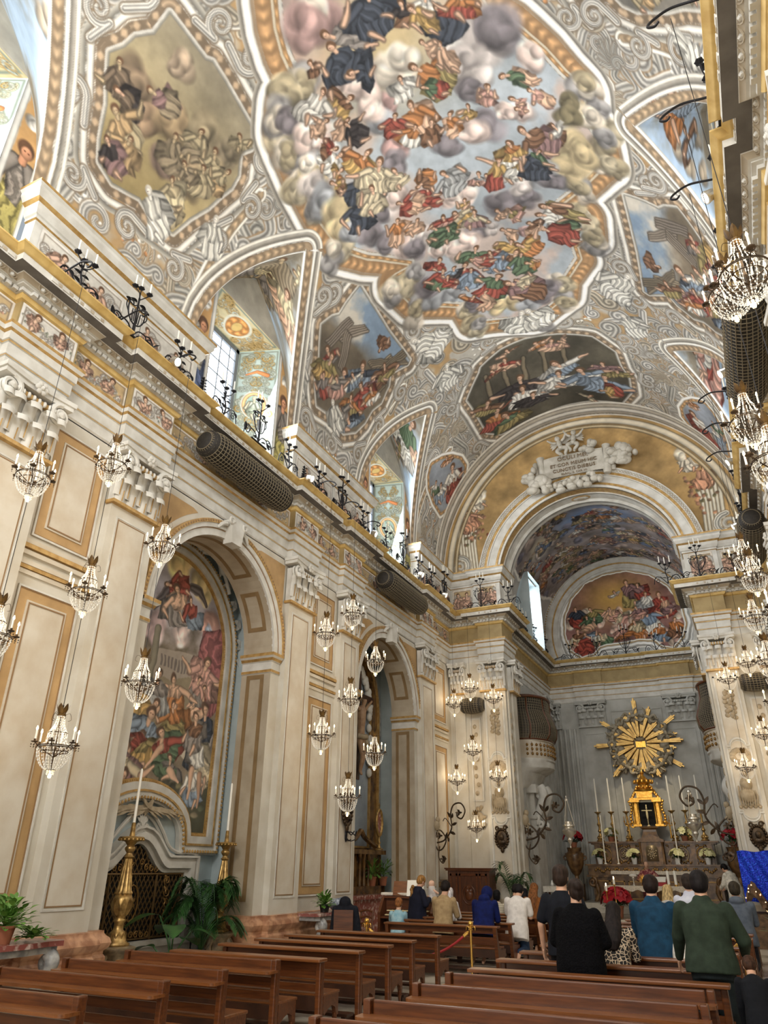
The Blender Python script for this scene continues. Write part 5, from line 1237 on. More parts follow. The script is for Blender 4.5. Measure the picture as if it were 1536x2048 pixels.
def chandeliers():
    base = make_chandelier(); used = [0]
    def put(x, y, z, top, label, group, s=1.):
        r = base if not used[0] else dup(base, None, None, None)
        used[0] = 1; r['label'] = label; r['group'] = group; r.location = (x, y, z); r.scale = (s, s, s); r.rotation_euler = (0, 0, (x*3.1+y*1.7+z) % 1.05)
        for c in r.children:
            if c.name.split('.')[0] == 'cord': c.scale = (1, 1, max(.05, (top-z)/s))
        LIGHTPOS.append((x, y, z-.35))
    def cluster(x, yc, side, where, lit):
        g = 'crystal chandeliers hung along the %s' % side
        cols = [(0, [(7.94, 10.45), (5.82, 7.1), (3.67, 4.98)]), (-1.28, [(7.08, 10.45), (4.82, 6.25)]), (1.34, [(7.08, 10.45), (4.78, 6.25)])]
        nm = {(0, 0): 'topmost of the middle column', (0, 1): 'middle one of the middle column', (0, 2): 'lowest of the middle column', (-1.28, 0): 'upper one of the nearer column', (-1.28, 1): 'lower one of the nearer column', (1.34, 0): 'upper one of the farther column', (1.34, 1): 'lower one of the farther column'}
        for dy, zs in cols:
            for i, (z, t) in enumerate(zs):
                yy = yc+dy
                put(x, yy, z, t, 'crystal chandelier, %s, %s' % (nm[(dy, i)], where), g, 1.0)
    cluster(-8.1, 7.0, 'left wall', 'near left cluster', 1)
    cluster(-8.1, 15.2, 'left wall', 'left cluster between the arches', 1)
    cluster(.85, 7.0, 'right wall', 'bright near right cluster', 1)
    cluster(.85, 15.2, 'right wall', 'farther right cluster', 1)
    for s, x0 in ((-1, -8.3), (1, .78)):
        for dx, zs in ((0, [(8.05, 10.3), (5.89, 7.2), (3.47, 5.0)]), (-.62, [(7.55, 10.3), (4.95, 6.7)]), (.85, [(7.6, 10.3), (5.0, 6.75)])):
            for i, (z, t) in enumerate(zs):
                x = x0+dx if s < 0 else x0-dx+.2*(dx > .5)
                nmx = {0: 'middle', -.62: 'outer', .85: 'inner'}[dx]; lv = ['upper', 'middle', 'lowest'][i] if dx == 0 else ['upper', 'lower'][i]
                put(x, 24.7, z, t, 'lit crystal chandelier, %s of the %s column before the %s arch pier' % (lv, nmx, 'left' if s < 0 else 'right'), 'crystal chandeliers before the arch piers', 1.05)
chandeliers()
# ------------------------------------------------------------------ wrought iron candelabra on the cornice
def iron_leaf(mb, p, d, L, W): mb.leaf(p, d, (0, 0, 1), L, W, 5, .4, .2)
def cups(root, arms):
    for (p, lit) in arms:
        mb = MB(); mb.lathe([(.01, -.03), (.055, 0), (.06, .02), (.02, .025), (.018, .05)], 8, p)
        for q in range(6): mb.ell((p[0]+.05*math.cos(q*1.05), p[1]+.05*math.sin(q*1.05), p[2]+.015), .018, 5, 4)
        mb.build('candle_cup', 'iron', root)
        mb = MB(); mb.lathe([(.015, .03), (.015, .27), (.006, .29)], 8, p); mb.build('candle', 'wax', root)
def make_lyre():
    """stands on the ledge, x outwards, y along it"""
    root = empty('iron_candelabrum', (0, 0, 0), 0, 'x', 'candelabrum', 'iron candelabra on the cornice')
    mb = MB(); mb.box(-.05, .05, -.3, .3, 0, .03)
    mb.tube(bez([(0, 0, 0), (.01, 0, .3), (0, 0, .6), (0, 0, .95)], 6), [.03]*7+[.02]*12, 7)
    for s in (-1, 1):
        mb.tube(bez([(0, 0, .3), (0, s*.12, .36), (0, s*.2, .52), (0, s*.2, .74), (0, s*.12, .78), (0, s*.1, .7)], 6), .014, 6)
        mb.tube(bez([(0, 0, .78), (0, s*.1, .7), (0, s*.24, .72), (0, s*.26, .6), (0, s*.2, .5)], 6), .012, 6)
        mb.tube(bez([(0, s*.03, .1), (0, s*.14, .24), (0, s*.3, .26), (0, s*.34, .18)], 6), .014, 6)
        mb.tube(bez([(0, s*.3, .26), (0, s*.42, .3), (0, s*.52, .2), (0, s*.56, .02)], 6), .014, 6)
        mb.tube(spiral((0, s*.44, .16), .1, .02, PI/2, s*1.3, 18, (0, 1, 0), (0, 0, 1)), .011, 5)
        for p, d, L in (((0, s*.04, .82), (0, s, .3), .16), ((0, s*.34, .2), (0, s, -.6), .16), ((0, s*.5, .1), (.2, s*.3, .8), .2), ((0, s*.1, .1), (.3, s, .5), .14), ((0, s*.2, .74), (0, s, .6), .1)): iron_leaf(mb, p, d, L, .04)
    for k in range(5): mb.tube([(.0, -.08+.04*k, .36+.0), (0, -.1+.05*k, .62+.03*(2-abs(k-2)))], .012, 5)
    for k in range(3): mb.tube(bez([(0, 0, .9), (.06*(k != 1), (k-1)*.08, 1.0), (.08 if k == 2 else 0, (k-1)*.15, 1.1+.06*(k == 1))], 4), .011, 5)
    mb.build('scrollwork', 'iron', root)
    cups(root, [((0, -.15, 1.13), 0), ((0, 0, 1.19), 0), ((.08, .15, 1.12), 0)])
    return root
def make_sprig():
    root = empty('iron_candelabrum', (0, 0, 0), 0, 'x', 'candelabrum', 'iron candelabra on the cornice')
    mb = MB(); mb.tube(bez([(0, 0, 0), (.02, .02, .2), (0, -.02, .42), (0, 0, .6)], 6), .018, 6)
    for k in range(3): mb.tube(bez([(0, 0, .5), (.05*(k != 1), (k-1)*.1, .58), (.06 if k == 2 else 0, (k-1)*.17, .68+.05*(k == 0))], 4), .011, 5)
    for s in (-1, 1):
        mb.tube(bez([(0, 0, .02), (0, s*.2, .26), (0, s*.36, .28), (0, s*.44, .04)], 6), .014, 6)
        mb.tube(spiral((0, s*.31, .15), .08, .02, PI/2, s*1.2, 16, (0, 1, 0), (0, 0, 1)), .011, 5)
        for p, d, L in (((0, 0, .38), (0, s, .5), .16), ((0, 0, .2), (.2, s, .6), .16), ((0, s*.33, .26), (.1, s, -.3), .12), ((0, s*.15, .2), (0, s*.2, 1), .13), ((0, 0, .52), (0, s*.6, .4), .1)): iron_leaf(mb, p, d, L, .035)
    mb.build('scrollwork', 'iron', root)
    cups(root, [((0, -.17, .76), 0), ((0, 0, .7), 0), ((.06, .17, .71), 0)])
    return root
def make_finial():
    root = empty('iron_leaf_finial', (0, 0, 0), 0, 'x', 'finial', 'small iron plants on the cornice')
    mb = MB(); mb.tube([(0, 0, 0), (0, 0, .5)], .016, 6)
    for k in range(6):
        for s in (-1, 1): iron_leaf(mb, (0, 0, .05+.075*k), (.1*(k % 2), s, .7), .14-.012*k, .035)
    mb.build('stem', 'iron', root)
    return root
def make_hook():
    root = empty('iron_hook', (0, 0, 0), 0, 'x', 'hook', 'curled iron hooks holding chandelier cords')
    mb = MB(); mb.tube(bez([(-.1, 0, .06), (.1, 0, .1), (.35, 0, .14), (.55, 0, .06), (.62, 0, -.02), (.55, 0, -.06), (.5, 0, -.01)], 6), .016, 6)
    mb.build('arm', 'iron', root); return root
def make_spot():
    root = empty('spotlight', (0, 0, 0), 0, 'x', 'spotlight', 'round spotlights on the cornice edge')
    mb = MB(); mb.lathe([(.05, -.1), (.08, -.06), (.1, .05), (.1, .07)], 14, (.12, 0, .06), (.7, .1, -.35)); mb.box(-.1, .1, -.02, .02, 0, .04); mb.build('housing', 'silver', root)
    mb = MB(); mb.lathe([(.09, .068), (.05, .078), (0, .08)], 14, (.12, 0, .06), (.7, .1, -.35)); mb.build('lens', M['lens'], root); return root
def ironwork():
    ly, sp, fi, hk, st = make_lyre(), make_sprig(), make_finial(), make_hook(), make_spot(); first = {}
    def put(kind, loc, rz, label):
        o = kind if kind not in first else dup(kind)
        first[kind] = 1; o.location = loc; o.rotation_euler = (0, 0, rz); o['label'] = label
    z = 10.5
    zone = [(5.4, 'nearest left'), (9.4, 'above the first left arch'), (13.6, 'beyond the first window'), (17.6, 'before the second window'), (21.7, 'under the second window'), (26, 'in the left corner')]
    def wh(y, side):
        n = ['at the near end', 'before the first window', 'under the first window', 'between the two windows', 'under the second window', 'near the arch pier'][min(5, max(0, int((y-2)/4)))]
        return '%s of the %s cornice' % (n, side)
    for side, x, rz in (('left', -8.74, 0), ('right', mirx(-8.74), PI)):
        ys = [7.4, 11.5, 15.6, 19.8, 23.6] if side == 'left' else [3.3, 7.4, 11.5, 15.6, 19.8, 23.6]
        for y in ys:
            put(ly, (x, y, z), rz, 'black iron lyre candelabrum with three candles, %s' % wh(y, side))
            for s in (-1, 1):
                if y+s*1.3 < 24.6: put(sp, (x, y+s*1.3, z), rz, 'iron sprig candelabrum, %s the lyre %s' % ('this side of' if s < 0 else 'beyond', wh(y, side)))
            if y+2.05 < 24: put(fi, (x, y+2.05, z), rz, 'small black iron leaf stem, beyond the lyre %s' % wh(y, side))
        for c, nm in ((7.0, 'near'), (15.2, 'far')):
            for dy, w in ((0, 'middle'), (-1.28, 'nearer'), (1.34, 'farther')): put(hk, (x+(.12 if rz == 0 else -.12), c+dy, z-.01), rz, 'black curled iron hook holding the %s cord of the %s %s chandelier cluster' % (w, nm, side))
        for y in (8.35, 13.5, 17.2, 20.8, 23.0) if side == 'left' else (8.6, 13.2, 17.0, 21.0): put(st, (x+(.1 if rz == 0 else -.1), y, z), rz, 'small lit spotlight clamped to the edge, %s' % wh(y, side))
    for x, rz, lab in ((-7.75, -PI/2, 'on the left arch pier'), (-.05, -PI/2, 'on the right arch pier')):
        put(ly, (x, 24.85, z), rz, 'black iron lyre candelabrum with three candles %s' % lab)
        for s in (-1, 1):
            if -8.4 < x+s*1.05: put(sp, (x+s*1.05, 24.95, z), rz, 'black iron sprig with three candles, %s of the lyre %s' % ('left' if s < 0 else 'right', lab))
    for y in (27.6, 28.6, 30.2, 32.2): put(sp, (-7.1, y, z), 0, 'iron sprig with three candles, %s on the left chancel cornice' % ORD[(27.6, 28.6, 30.2, 32.2).index(y)].replace('nearest', 'first'))
    for i, x in enumerate((-6.3, -5.05, -3.78, -2.5, -1.3)):
        put(ly if i == 2 else sp, (x, 33.7, z), -PI/2, 'iron %s with three candles, %s from left below the altar lunette' % ('lyre' if i == 2 else 'sprig', ORD[i].replace('nearest', 'first')))
ironwork()
# ------------------------------------------------------------------ rolled nettings on the architrave and piers
def roll(a, b, r, label, loc_sag=.05):
    a, b = Vector(a), Vector(b); d = (b-a).normalized(); L = (b-a).length
    root = empty('netting_roll', tuple((a+b)/2), 0, label, 'netting roll', 'rolled wire nettings')
    q = Vector((0, 0, 1)).rotation_difference(d); c = (a+b)/2
    mb = MB(); mb.lathe([(r*.55, -L/2), (r*.86, -L/2+.1), (r*.9, -L/2+.3), (r*.9, L/2-.3), (r*.86, L/2-.1), (r*.55, L/2)], 24, (0, 0, 0), d); mb.build('core', 'wicker', root, True)
    mb = MB(); n = 26
    prof = lambda t: r*(.6+.4*min(1, (min(t, 1-t)*L/.35))**.5)
    for i in range(n):
        an = 2*PI*i/n; mb.tube([q @ Vector((prof(t)*math.cos(an), prof(t)*math.sin(an), (t-.5)*L)) for t in np.linspace(0, 1, 17)], .008, 4)
    k = int(L/.09)
    for j in range(k+1):
        t = j/k; mb.tube([q @ Vector((prof(t)*math.cos(w), prof(t)*math.sin(w), (t-.5)*L)) for w in np.linspace(0, 2*PI, 21)[:-1]], .008, 4, True)
    mb.build('wire_mesh', M['net'], root)
    return root
roll((-8.78, 9.75, 9.62), (-8.78, 12.85, 9.62), .34, 'long dark wire netting roll hung above the first left arch')
roll((-8.78, 18.35, 9.62), (-8.78, 21.4, 9.62), .34, 'long dark wire netting roll hung above the second left arch')
roll((mirx(-8.78), 9.75, 9.62), (mirx(-8.78), 12.85, 9.62), .34, 'long wire netting roll on the right, behind the nearest chandeliers')
roll((mirx(-8.78), 18.35, 9.62), (mirx(-8.78), 21.4, 9.62), .34, 'wire netting roll on the right, behind the farther chandelier cluster')
roll((-8.8, 25.1, 7.0), (-7.95, 25.1, 7.0), .3, 'short dark netting roll on the left arch pier')
roll((mirx(-8.8)-.1, 25.1, 7.0), (mirx(-7.95)-.1, 25.1, 7.0), .3, 'short dark netting roll on the right arch pier')
M['bronzegilt'] = mat('tarnished_gilt_bars', (118, 94, 60), .45, .6); M['gilt_dull'] = mat('dull_gilding', (150, 116, 66), .45, .6)
M['antique'] = mat('antique_brass', (190, 156, 96), .35, .7, c2=(118, 92, 54), scale=10., contrast=(.35, .7))
M['stonebase'] = mat('veined_stone_base', (150, 132, 104), .4, c2=(96, 84, 66), scale=8)
M['terracotta'] = mat('terracotta_pot', (150, 92, 64), .7); M['blackpot'] = mat('black_plastic_pot', (30, 32, 30), .5); M['whitepot'] = mat('white_glazed_pot', (230, 228, 222), .3)
M['petalred'] = mat('red_poinsettia_bract', (178, 20, 34), .5, c2=(130, 10, 24), scale=9); M['petalcream'] = mat('cream_poinsettia_bract', (232, 226, 178), .5, c2=(206, 204, 140), scale=9)
M['redmarble'] = mat('red_mottled_marble', (130, 74, 66), .25, c2=(196, 176, 164), scale=9., contrast=(.5, .68))
M['bag'] = mat('grey_plastic_bag', (168, 176, 188), .4, c2=(92, 104, 122), scale=14., contrast=(.4, .6))
M['brownmarble'] = mat('brown_veined_marble', (120, 88, 48), .25, c2=(66, 44, 24), scale=3., contrast=(.38, .62), bump=.0); M['slatepanel'] = mat('blue_grey_panel', (150, 160, 168), .6, c2=(124, 134, 144), scale=2.)
M['carved'] = mat('painted_carved_flesh', (170, 138, 106), .5, c2=(140, 108, 80), scale=6)
M['ivory'] = mat('ivory_keys', (222, 206, 160), .3); M['paper'] = mat('white_paper', (238, 234, 222), .6); M['linen'] = mat('white_linen', (226, 220, 208), .8, c2=(206, 198, 184), scale=12)
M['darkpanel'] = mat('dark_walnut_panel', (88, 50, 28), .35, c2=(62, 34, 18), scale=3., stretch=(8, 1, 1))
# ------------------------------------------------------------------ first arch: altarpiece, grille, candlesticks
def offset_poly(P, d):
    """closed outline moved outwards by d (outline anticlockwise)"""
    n = len(P); out = []
    for i in range(n):
        a = Vector(P[i-1]); b = Vector(P[i]); c = Vector(P[(i+1) % n])
        e, f = (b-a).normalized(), (c-b).normalized()
        na = Vector((e.y, -e.x)); nb = Vector((f.y, -f.x)); m = na+nb
        m = m/max(m.dot(na), .35) if m.length > 1e-5 else na
        out.append((b.x+m.x*d, b.y+m.y*d))
    return out
def moulding(mb, P, bands, x0):
    """bands (d0, d1, h, k): raised strips between offsets of the outline in the plane x0, facing +x"""
    for d0, d1, h, k in bands:
        mb.k = k; A = offset_poly(P, d0); B = offset_poly(P, d1); n = len(P)
        vs = [(x0, *p) for p in A]+[(x0, *p) for p in B]+[(x0+h, *p) for p in A]+[(x0+h, *p) for p in B]; fs = []
        for i in range(n):
            j = (i+1) % n
            fs += [(2*n+i, 3*n+i, 3*n+j, 2*n+j), (i, 2*n+i, 2*n+j, j), (n+i, n+j, 3*n+j, 3*n+i)]
        mb.add(vs, fs)
    mb.k = 0
def beads(mb, P, d, x, r, step, k):
    mb.k = k; Q = offset_poly(P, d); Q = Q+[Q[0]]
    acc = 0
    for a, b in zip(Q, Q[1:]):
        L = math.hypot(b[0]-a[0], b[1]-a[1]); s = acc
        while s < L:
            t = s/L; mb.ell((x, lerp(a[0], b[0], t), lerp(a[1], b[1], t)), (r, r*1.1, r*1.1), 6, 4); s += step
        acc = s-L
    mb.k = 0
def altarpiece():
    yc = 11.6; x = -10.74
    root = empty('altar_painting', (0, 0, 0), 0, 'tall arched painting in a carved white frame inside the first left arch', 'painting')
    P = [(yc+1.97, 2.35)]+[(yc+1.97*math.cos(t), 6.12+1.97*math.sin(t)) for t in np.linspace(0, PI, 30)]+[(yc-1.97, 2.35), (yc-1.5, 2.35)]
    P += [(yc-1.5*math.cos(t), 2.3+.98*math.sin(t)) for t in np.linspace(.12, PI-.12, 18)]+[(yc+1.5, 2.35)]
    mb = MB(); moulding(mb, P, [(-.02, .05, .06, 1), (.05, .19, .11, 0), (.19, .23, .13, 1), (.23, .31, .1, 0), (.31, .36, .16, 0), (.36, .4, .1, 0)], x)
    beads(mb, P, .34, x+.16, .03, .085, 1); beads(mb, P, .02, x+.06, .018, .06, 1)
    mb.build('frame', ['white', 'gold'], root, math.radians(40))
    cv = Canvas(yc-2.05, yc+2.05, 2.2, 8.2, 330, 480, (150, 130, 110), 210); rs = np.random.RandomState(3)
    U, V = np.meshgrid(cv.U, cv.V); t = np.clip((V-5.7)/1.2+(cv.N-.5)*1.5, 0, 1)[..., None]
    cv.C = np.array((134, 116, 92), np.float32)*(.6+.7*cv.N[..., None])*(1-t)+np.array((168, 160, 168), np.float32)*(.8+.35*cv.N[..., None])*t
    for u, v, r, c in ((10.7, 7.5, .6, (190, 130, 110)), (10.4, 6.6, .6, (140, 152, 180)), (11.6, 7.9, .6, (206, 176, 110)), (12.6, 7.6, .5, (204, 180, 120)), (12.9, 6.9, .5, (196, 140, 124)), (11.2, 6.3, .5, (196, 162, 160)), (12.0, 6.4, .4, (204, 178, 170)), (10.4, 7.2, .4, (176, 140, 140)), (13.0, 6.6, .3, (140, 156, 180))): cv.cloud((u, v), r, c, 9)
    cv.fill([(11.2, 5.9), (12.5, 6.0), (12.55, 5.2), (11.2, 5.0)], (164, 148, 130)); cv.fill([(11.2, 5.2), (13.0, 5.6), (12.9, 4.2), (11.0, 4.2)], (142, 126, 96), wob=.04)
    for i in range(9): cv.fill([(11.5+.11*i, 5.55), (11.56+.11*i, 5.55), (11.56+.11*i, 5.8), (11.5+.11*i, 5.8)], (112, 100, 92))
    cv.stroke([(11.32, 6.3), (11.28, 5.2)], .1, (120, 112, 92), 'round', taper=False)
    cv.drape([(12.7, 6.6), (13.6, 6.9), (13.62, 5.0), (13.2, 4.6), (12.75, 5.6)], (146, 78, 78), (.2, -1), 20)
    cv.fill([(11.5, 4.25), (12.9, 4.05), (12.9, 3.75), (11.5, 4.0)], (190, 176, 150)); cv.fill([(9.6, 3.3), (13.6, 3.3), (13.6, 2.2), (9.6, 2.2)], (74, 72, 52), wob=.15)
    for i in range(26): cv.ell((rs.uniform(9.7, 13.5), rs.uniform(2.5, 3.4)), .14, .08, [(112, 104, 70), (84, 88, 64), (130, 116, 88), (60, 58, 46)][rs.randint(4)], rs.rand(), .4, .4)
    cv.stroke([(12.0, 7.2), (11.5, 7.3), (11.05, 6.7)], .17, (96, 84, 84), 'groove'); cv.stroke([(12.2, 7.5), (12.5, 7.5), (12.75, 7.25)], .13, (104, 92, 90), 'groove')
    for p in ((11.39, 7.33, 12.07, 7.28, .3, 'rd', 'rd'), (11.69, 7.30, 12.04, 6.6, .5, 'gb', 'sk'), (12.22, 7.19, 12.45, 6.6, .3, 'bl', 'rd'), (13.06, 5.97, 12.93, 5.15, .55, 'pk', 'pk'), (13.07, 5.34, 12.75, 4.7, .3, 'sk', 'rd'), (12.85, 5.5, 12.7, 5.0, .3, 'gb', 'pk'), (13.15, 4.92, 13.35, 3.7, .5, 'gb', 'nv'), (12.94, 4.17, 13.33, 3.3, .4, 'cr', 'wh'), (12.87, 4.7, 12.83, 4.0, .4, 'gb', 'br'), (12.92, 3.6, 13.1, 2.9, .3, 'bl', 'wh'), (11.99, 5.37, 12.09, 4.7, .5, 'or', 'sk'), (12.1, 4.81, 12.28, 4.2, .4, 'ol', 'or'), (11.56, 5.32, 11.5, 4.6, .5, 'gy', 'gb'), (11.53, 4.75, 10.9, 4.3, .4, 'go', 'go'), (11.44, 4.53, 11.34, 3.85, .6, 'bl', 'bl'), (11.31, 4.09, 11.39, 3.5, .4, 'go', 'ol'), (11.84, 4.17, 12.09, 3.6, .5, 'gn', 'rd'), (12.2, 3.75, 12.15, 3.35, .4, 'gn', 'gb'), (10.78, 4.1, 10.9, 3.7, .5, 'rd', 'sk'), (10.88, 3.85, 10.7, 3.1, .7, 'mv', 'cr'), (11.0, 3.3, 10.75, 2.9, .5, 'rd', 'rd')):
        cv.figure(p[0], p[1], p[2], p[3], p[4]*1.25, PAL[p[5]], PAL[p[6]], (204, 158, 124), (84, 60, 44), rs)
    cv.stroke([(11.94, 3.95), (11.55, 3.52)], .08, (206, 160, 126)); cv.stroke([(12.2, 3.5), (12.55, 3.3)], .08, (206, 160, 126)); cv.stroke([(12.95, 3.6), (12.9, 3.0)], .07, (196, 150, 116)); cv.stroke([(13.2, 3.5), (13.25, 2.85)], .07, (176, 132, 100))
    cv.warp(.03, .3); cv.C = np.clip(cv.C*.92+24, 0, 255); cv.weather(.1, .8)
    um, vm = np.meshgrid((cv.U[:-1]+cv.U[1:])/2, (cv.V[:-1]+cv.V[1:])/2)
    o = cv.mesh('canvas', U*0+x+.02, U.astype(float), V.astype(float), Canvas.pdist(np.asarray(P, np.float32), um, vm)[0] < .03); o.parent = root
    # stucco scroll riding on the upper right of the frame, palms in the notch
    mb = MB(); mb.tube(spiral((x+.2, yc+.55, 8.62), .2, .03, -PI/2, -1.5, 22, (0, 1, 0), (0, 0, 1)), .06, 6)
    mb.tube(bez([(x+.2, yc+.6, 8.42), (x+.22, yc+1.1, 8.45), (x+.2, yc+1.5, 8.1), (x+.2, yc+1.75, 7.7)], 6), [.08]*6+[.1]*6+[.05]*7, 7)
    for i in range(10):
        t = i/9; a = .95-.9*t; mb.leaf((x+.16, yc+2.35*math.cos(a), 6.12+2.35*math.sin(a)), (.35, math.cos(a+.9*(-1)**i), math.sin(a+.9*(-1)**i)), (1, 0, 0), .3, .08, 5, .3)
    mb.build('stucco_scroll', 'white', root, True)
    mb = MB(); 
    for s in (-1, 1):
        for i in range(9):
            a = PI/2+s*(.25+.11*i); b = (x+.12, yc+s*.06*i, 2.62+.02*i)
            mb.leaf(b, (.35, math.cos(a)*1.2, math.sin(a)-.2-.06*i), (1, 0, .3), .38, .045, 6, .35)
            mb.leaf((x+.12, yc+s*.1*i, 2.75), (.4, s*.9, -.35+.1*(i % 4)), (1, 0, .3), .4, .05, 6, .4)
    mb.build('palm_leaves', 'relief', root, True)
altarpiece()
def grille():
    yc = 11.6; x = -10.74
    root = empty('grilled_niche', (0, 0, 0), 0, 'marble framed niche with gilded lattice grille, under the tall arched painting', 'grille')
    Q = [(yc+1.4, .5), (yc+1.4, 1.62), (yc+.8, 1.62)]+[(yc+.8-.8*t, 1.62+.5*math.sin(t*PI/2)**2) for t in np.linspace(.1, 1, 8)]
    Q += [(2*yc-p[0], p[1]) for p in Q[::-1][1:]]
    mb = MB(); moulding(mb, Q, [(0, .08, .1, 0), (.08, .2, .2, 0), (.2, .27, .15, 0), (.27, .31, .22, 0)], x)
    mb.box(x, x+.3, yc-2.0, yc+2.0, 0, .12); mb.box(x, x+.22, yc-1.9, yc+1.9, .12, .45); mb.box(x, x+.3, yc-1.95, yc+1.95, .4, .5)
    R = offset_poly(Q, .5)
    top = [(yc+1.75, 1.95), (yc+1.5, 2.0), (yc+1.2, 1.98), (yc+.85, 2.08), (yc+.6, 2.35), (yc+.3, 2.62), (yc, 2.72)]; top += [(2*yc-a, b) for a, b in top[::-1][1:]]
    mb.tube([(x+.1, *p) for p in bez2(top)], .035, 6); mb.tube([(x+.06, p[0], p[1]-.08) for p in bez2(top)], .025, 6)
    for s in (-1, 1):
        mb.tube(spiral((x+.1, yc+s*.1, 2.42), .09, .02, PI/2, s*1.3, 16, (0, 1, 0), (0, 0, 1)), .022, 5)
        for k in range(3): mb.leaf((x+.1, yc, 2.45), (.1, s*(.2+.25*k), 1-.2*k), (1, 0, 0), .2, .035, 5, .2)
    mb.build('marble_frame', 'white', root, math.radians(40))
    mb = MB(); mb.add([(x+.012, a, b) for a, b in Q], [tuple(range(len(Q)))]); mb.build('dark_recess', 'black', root)
    mb = MB(); X = x+.06
    inside = lambda y, z: Canvas.pdist(np.asarray(Q, np.float32), np.array([y], np.float32), np.array([z], np.float32))[0][0] < -.02
    step = .115
    for d in (1, -1):
        for i in range(-30, 31):
            pts = []
            for j in range(70):
                z = .5+j*.025; y = yc+i*step+d*(z-.5)*.62
                if abs(y-yc) < 1.38 and inside(y, z): pts.append((X, y, z))
                elif len(pts) > 1: mb.tube([pts[0], pts[-1]], .012, 4); pts = []
                else: pts = []
            if len(pts) > 1: mb.tube([pts[0], pts[-1]], .012, 4)
    for yy in (-1.36, -.62, .62, 1.36): mb.tube([(X+.02, yc+yy, .5), (X+.02, yc+yy, 1.6)], .022, 5)
    for zz in (.53, 1.6): mb.tube([(X+.02, yc-1.38, zz), (X+.02, yc+1.38, zz)], .02, 5)
    mb.build('lattice', 'bronzegilt', root)
    mb = MB(); X += .03
    for s in (-1, 1):
        for k in range(5):
            c = (X, yc+s*(1.0-.02*k), .68+.2*k); mb.tube(spiral(c, .09, .02, k, (1 if k % 2 else -1)*1.3, 16, (0, 1, 0), (0, 0, 1)), .012, 5)
            mb.leaf(c, (.1, -s*.5, .8), (1, 0, 0), .13, .03, 4)
        for k in range(4): mb.tube(spiral((X, yc+s*(.14+.14*k), 1.72-.01*k+.08*(k == 0)), .065, .015, k, s*1.3, 14, (0, 1, 0), (0, 0, 1)), .011, 5)
        for k in range(4): mb.tube(spiral((X, yc+s*(.1+.14*k), .6), .06, .015, k, s*1.3, 14, (0, 1, 0), (0, 0, 1)), .011, 5)
    hexa = [(X, yc+.17*math.sin(a)*(1 if abs(math.cos(a)) < .9 else .0), 1.12+.3*math.cos(a)) for a in np.linspace(0, 2*PI, 13)[:-1]]
    mb.tube(hexa, .014, 5, True)
    for k in range(6): mb.leaf((X, yc, 1.12), (.05, math.sin(k*PI/3), math.cos(k*PI/3)), (1, 0, 0), .16, .03, 4)
    mb.build('gilded_scrolls', 'gilt_dull', root)
def bez2(P, n=6): return [(v.x, v.y) for v in bez([(a, b, 0) for a, b in P], n)]
grille()
def big_candlestick(loc, label, candle=1.15):
    root = empty('altar_candlestick', loc, 0, label, 'candlestick', 'tall brass floor candlesticks')
    mb = MB()
    for k in range(3):
        a = k*2.1+.5; c, s = math.cos(a), math.sin(a)
        mb.tube(bez([(.2*c, .2*s, .5), (.27*c, .27*s, .36), (.2*c, .2*s, .18), (.26*c, .26*s, .03), (.33*c, .33*s, .02)], 5), [.06]*8+[.05]*8+[.045]*5, 7)
        mb.ell((.3*c, .3*s, .04), (.07, .07, .04), 8, 6); mb.leaf((.2*c, .2*s, .5), (c, s, -.6), (c, s, .5), .22, .07, 5)
    mb.lathe([(.12, .05), (.15, .12), (.18, .4), (.22, .5), (.3, .56), (.31, .6), (.24, .62)], 18); mb.build('base', 'stonebase', root, math.radians(40))
    mb = MB(); mb.lathe([(.2, .61), (.21, .65), (.15, .69), (.14, .76), (.12, .82), (.08, .85), (.075, .95), (.1, .98), (.095, 1.0), (.07, 1.02), (.1, 1.06), (.15, 1.12), (.17, 1.2), (.165, 1.3), (.13, 1.38)], 20)
    for k in range(10): a = k*.628; mb.leaf((.13*math.cos(a), .13*math.sin(a), 1.07), (.3*math.cos(a), .3*math.sin(a), 1), (math.cos(a), math.sin(a), 0), .26, .05, 5, .12); mb.leaf((.13*math.cos(a), .13*math.sin(a), .68), (.1*math.cos(a), .1*math.sin(a), 1), (math.cos(a), math.sin(a), 0), .15, .045, 5, .1)
    mb.build('vase', 'antique', root, True)
    mb = MB(); mb.lathe([(.14, 1.38), (.15, 1.4), (.125, 1.43), (.06, 1.92), (.055, 1.94)], 28, flute=.14); mb.lathe([(.055, 1.93), (.085, 1.96), (.06, 1.99), (.05, 2.02), (.085, 2.07), (.09, 2.1), (.06, 2.14), (.1, 2.2), (.2, 2.23), (.215, 2.26), (.2, 2.28), (.05, 2.29)], 20)
    for k in range(18): a = k*.349; mb.ell((.2*math.cos(a), .2*math.sin(a), 2.235), .022, 5, 4)
    mb.build('shaft', 'antique', root, math.radians(50))
    mb = MB(); mb.lathe([(.05, 2.28), (.04, 2.36), (.035, 2.5), (.02, 2.52)], 12); mb.build('socket', 'antique', root)
    mb = MB(); mb.lathe([(.024, 2.5), (.022, 2.4+candle), (.006, 2.43+candle)], 10); mb.build('candle', 'wax', root)
    for c in root.children: c.scale = (1, 1, .955)
big_candlestick((-9.55, 10.2, 0), 'tall fluted brass floor candlestick at the left edge of the first arch', 1.0)
big_candlestick((-9.85, 13.25, 0), 'tall fluted brass floor candlestick behind the palm at the right of first arch', 1.05)
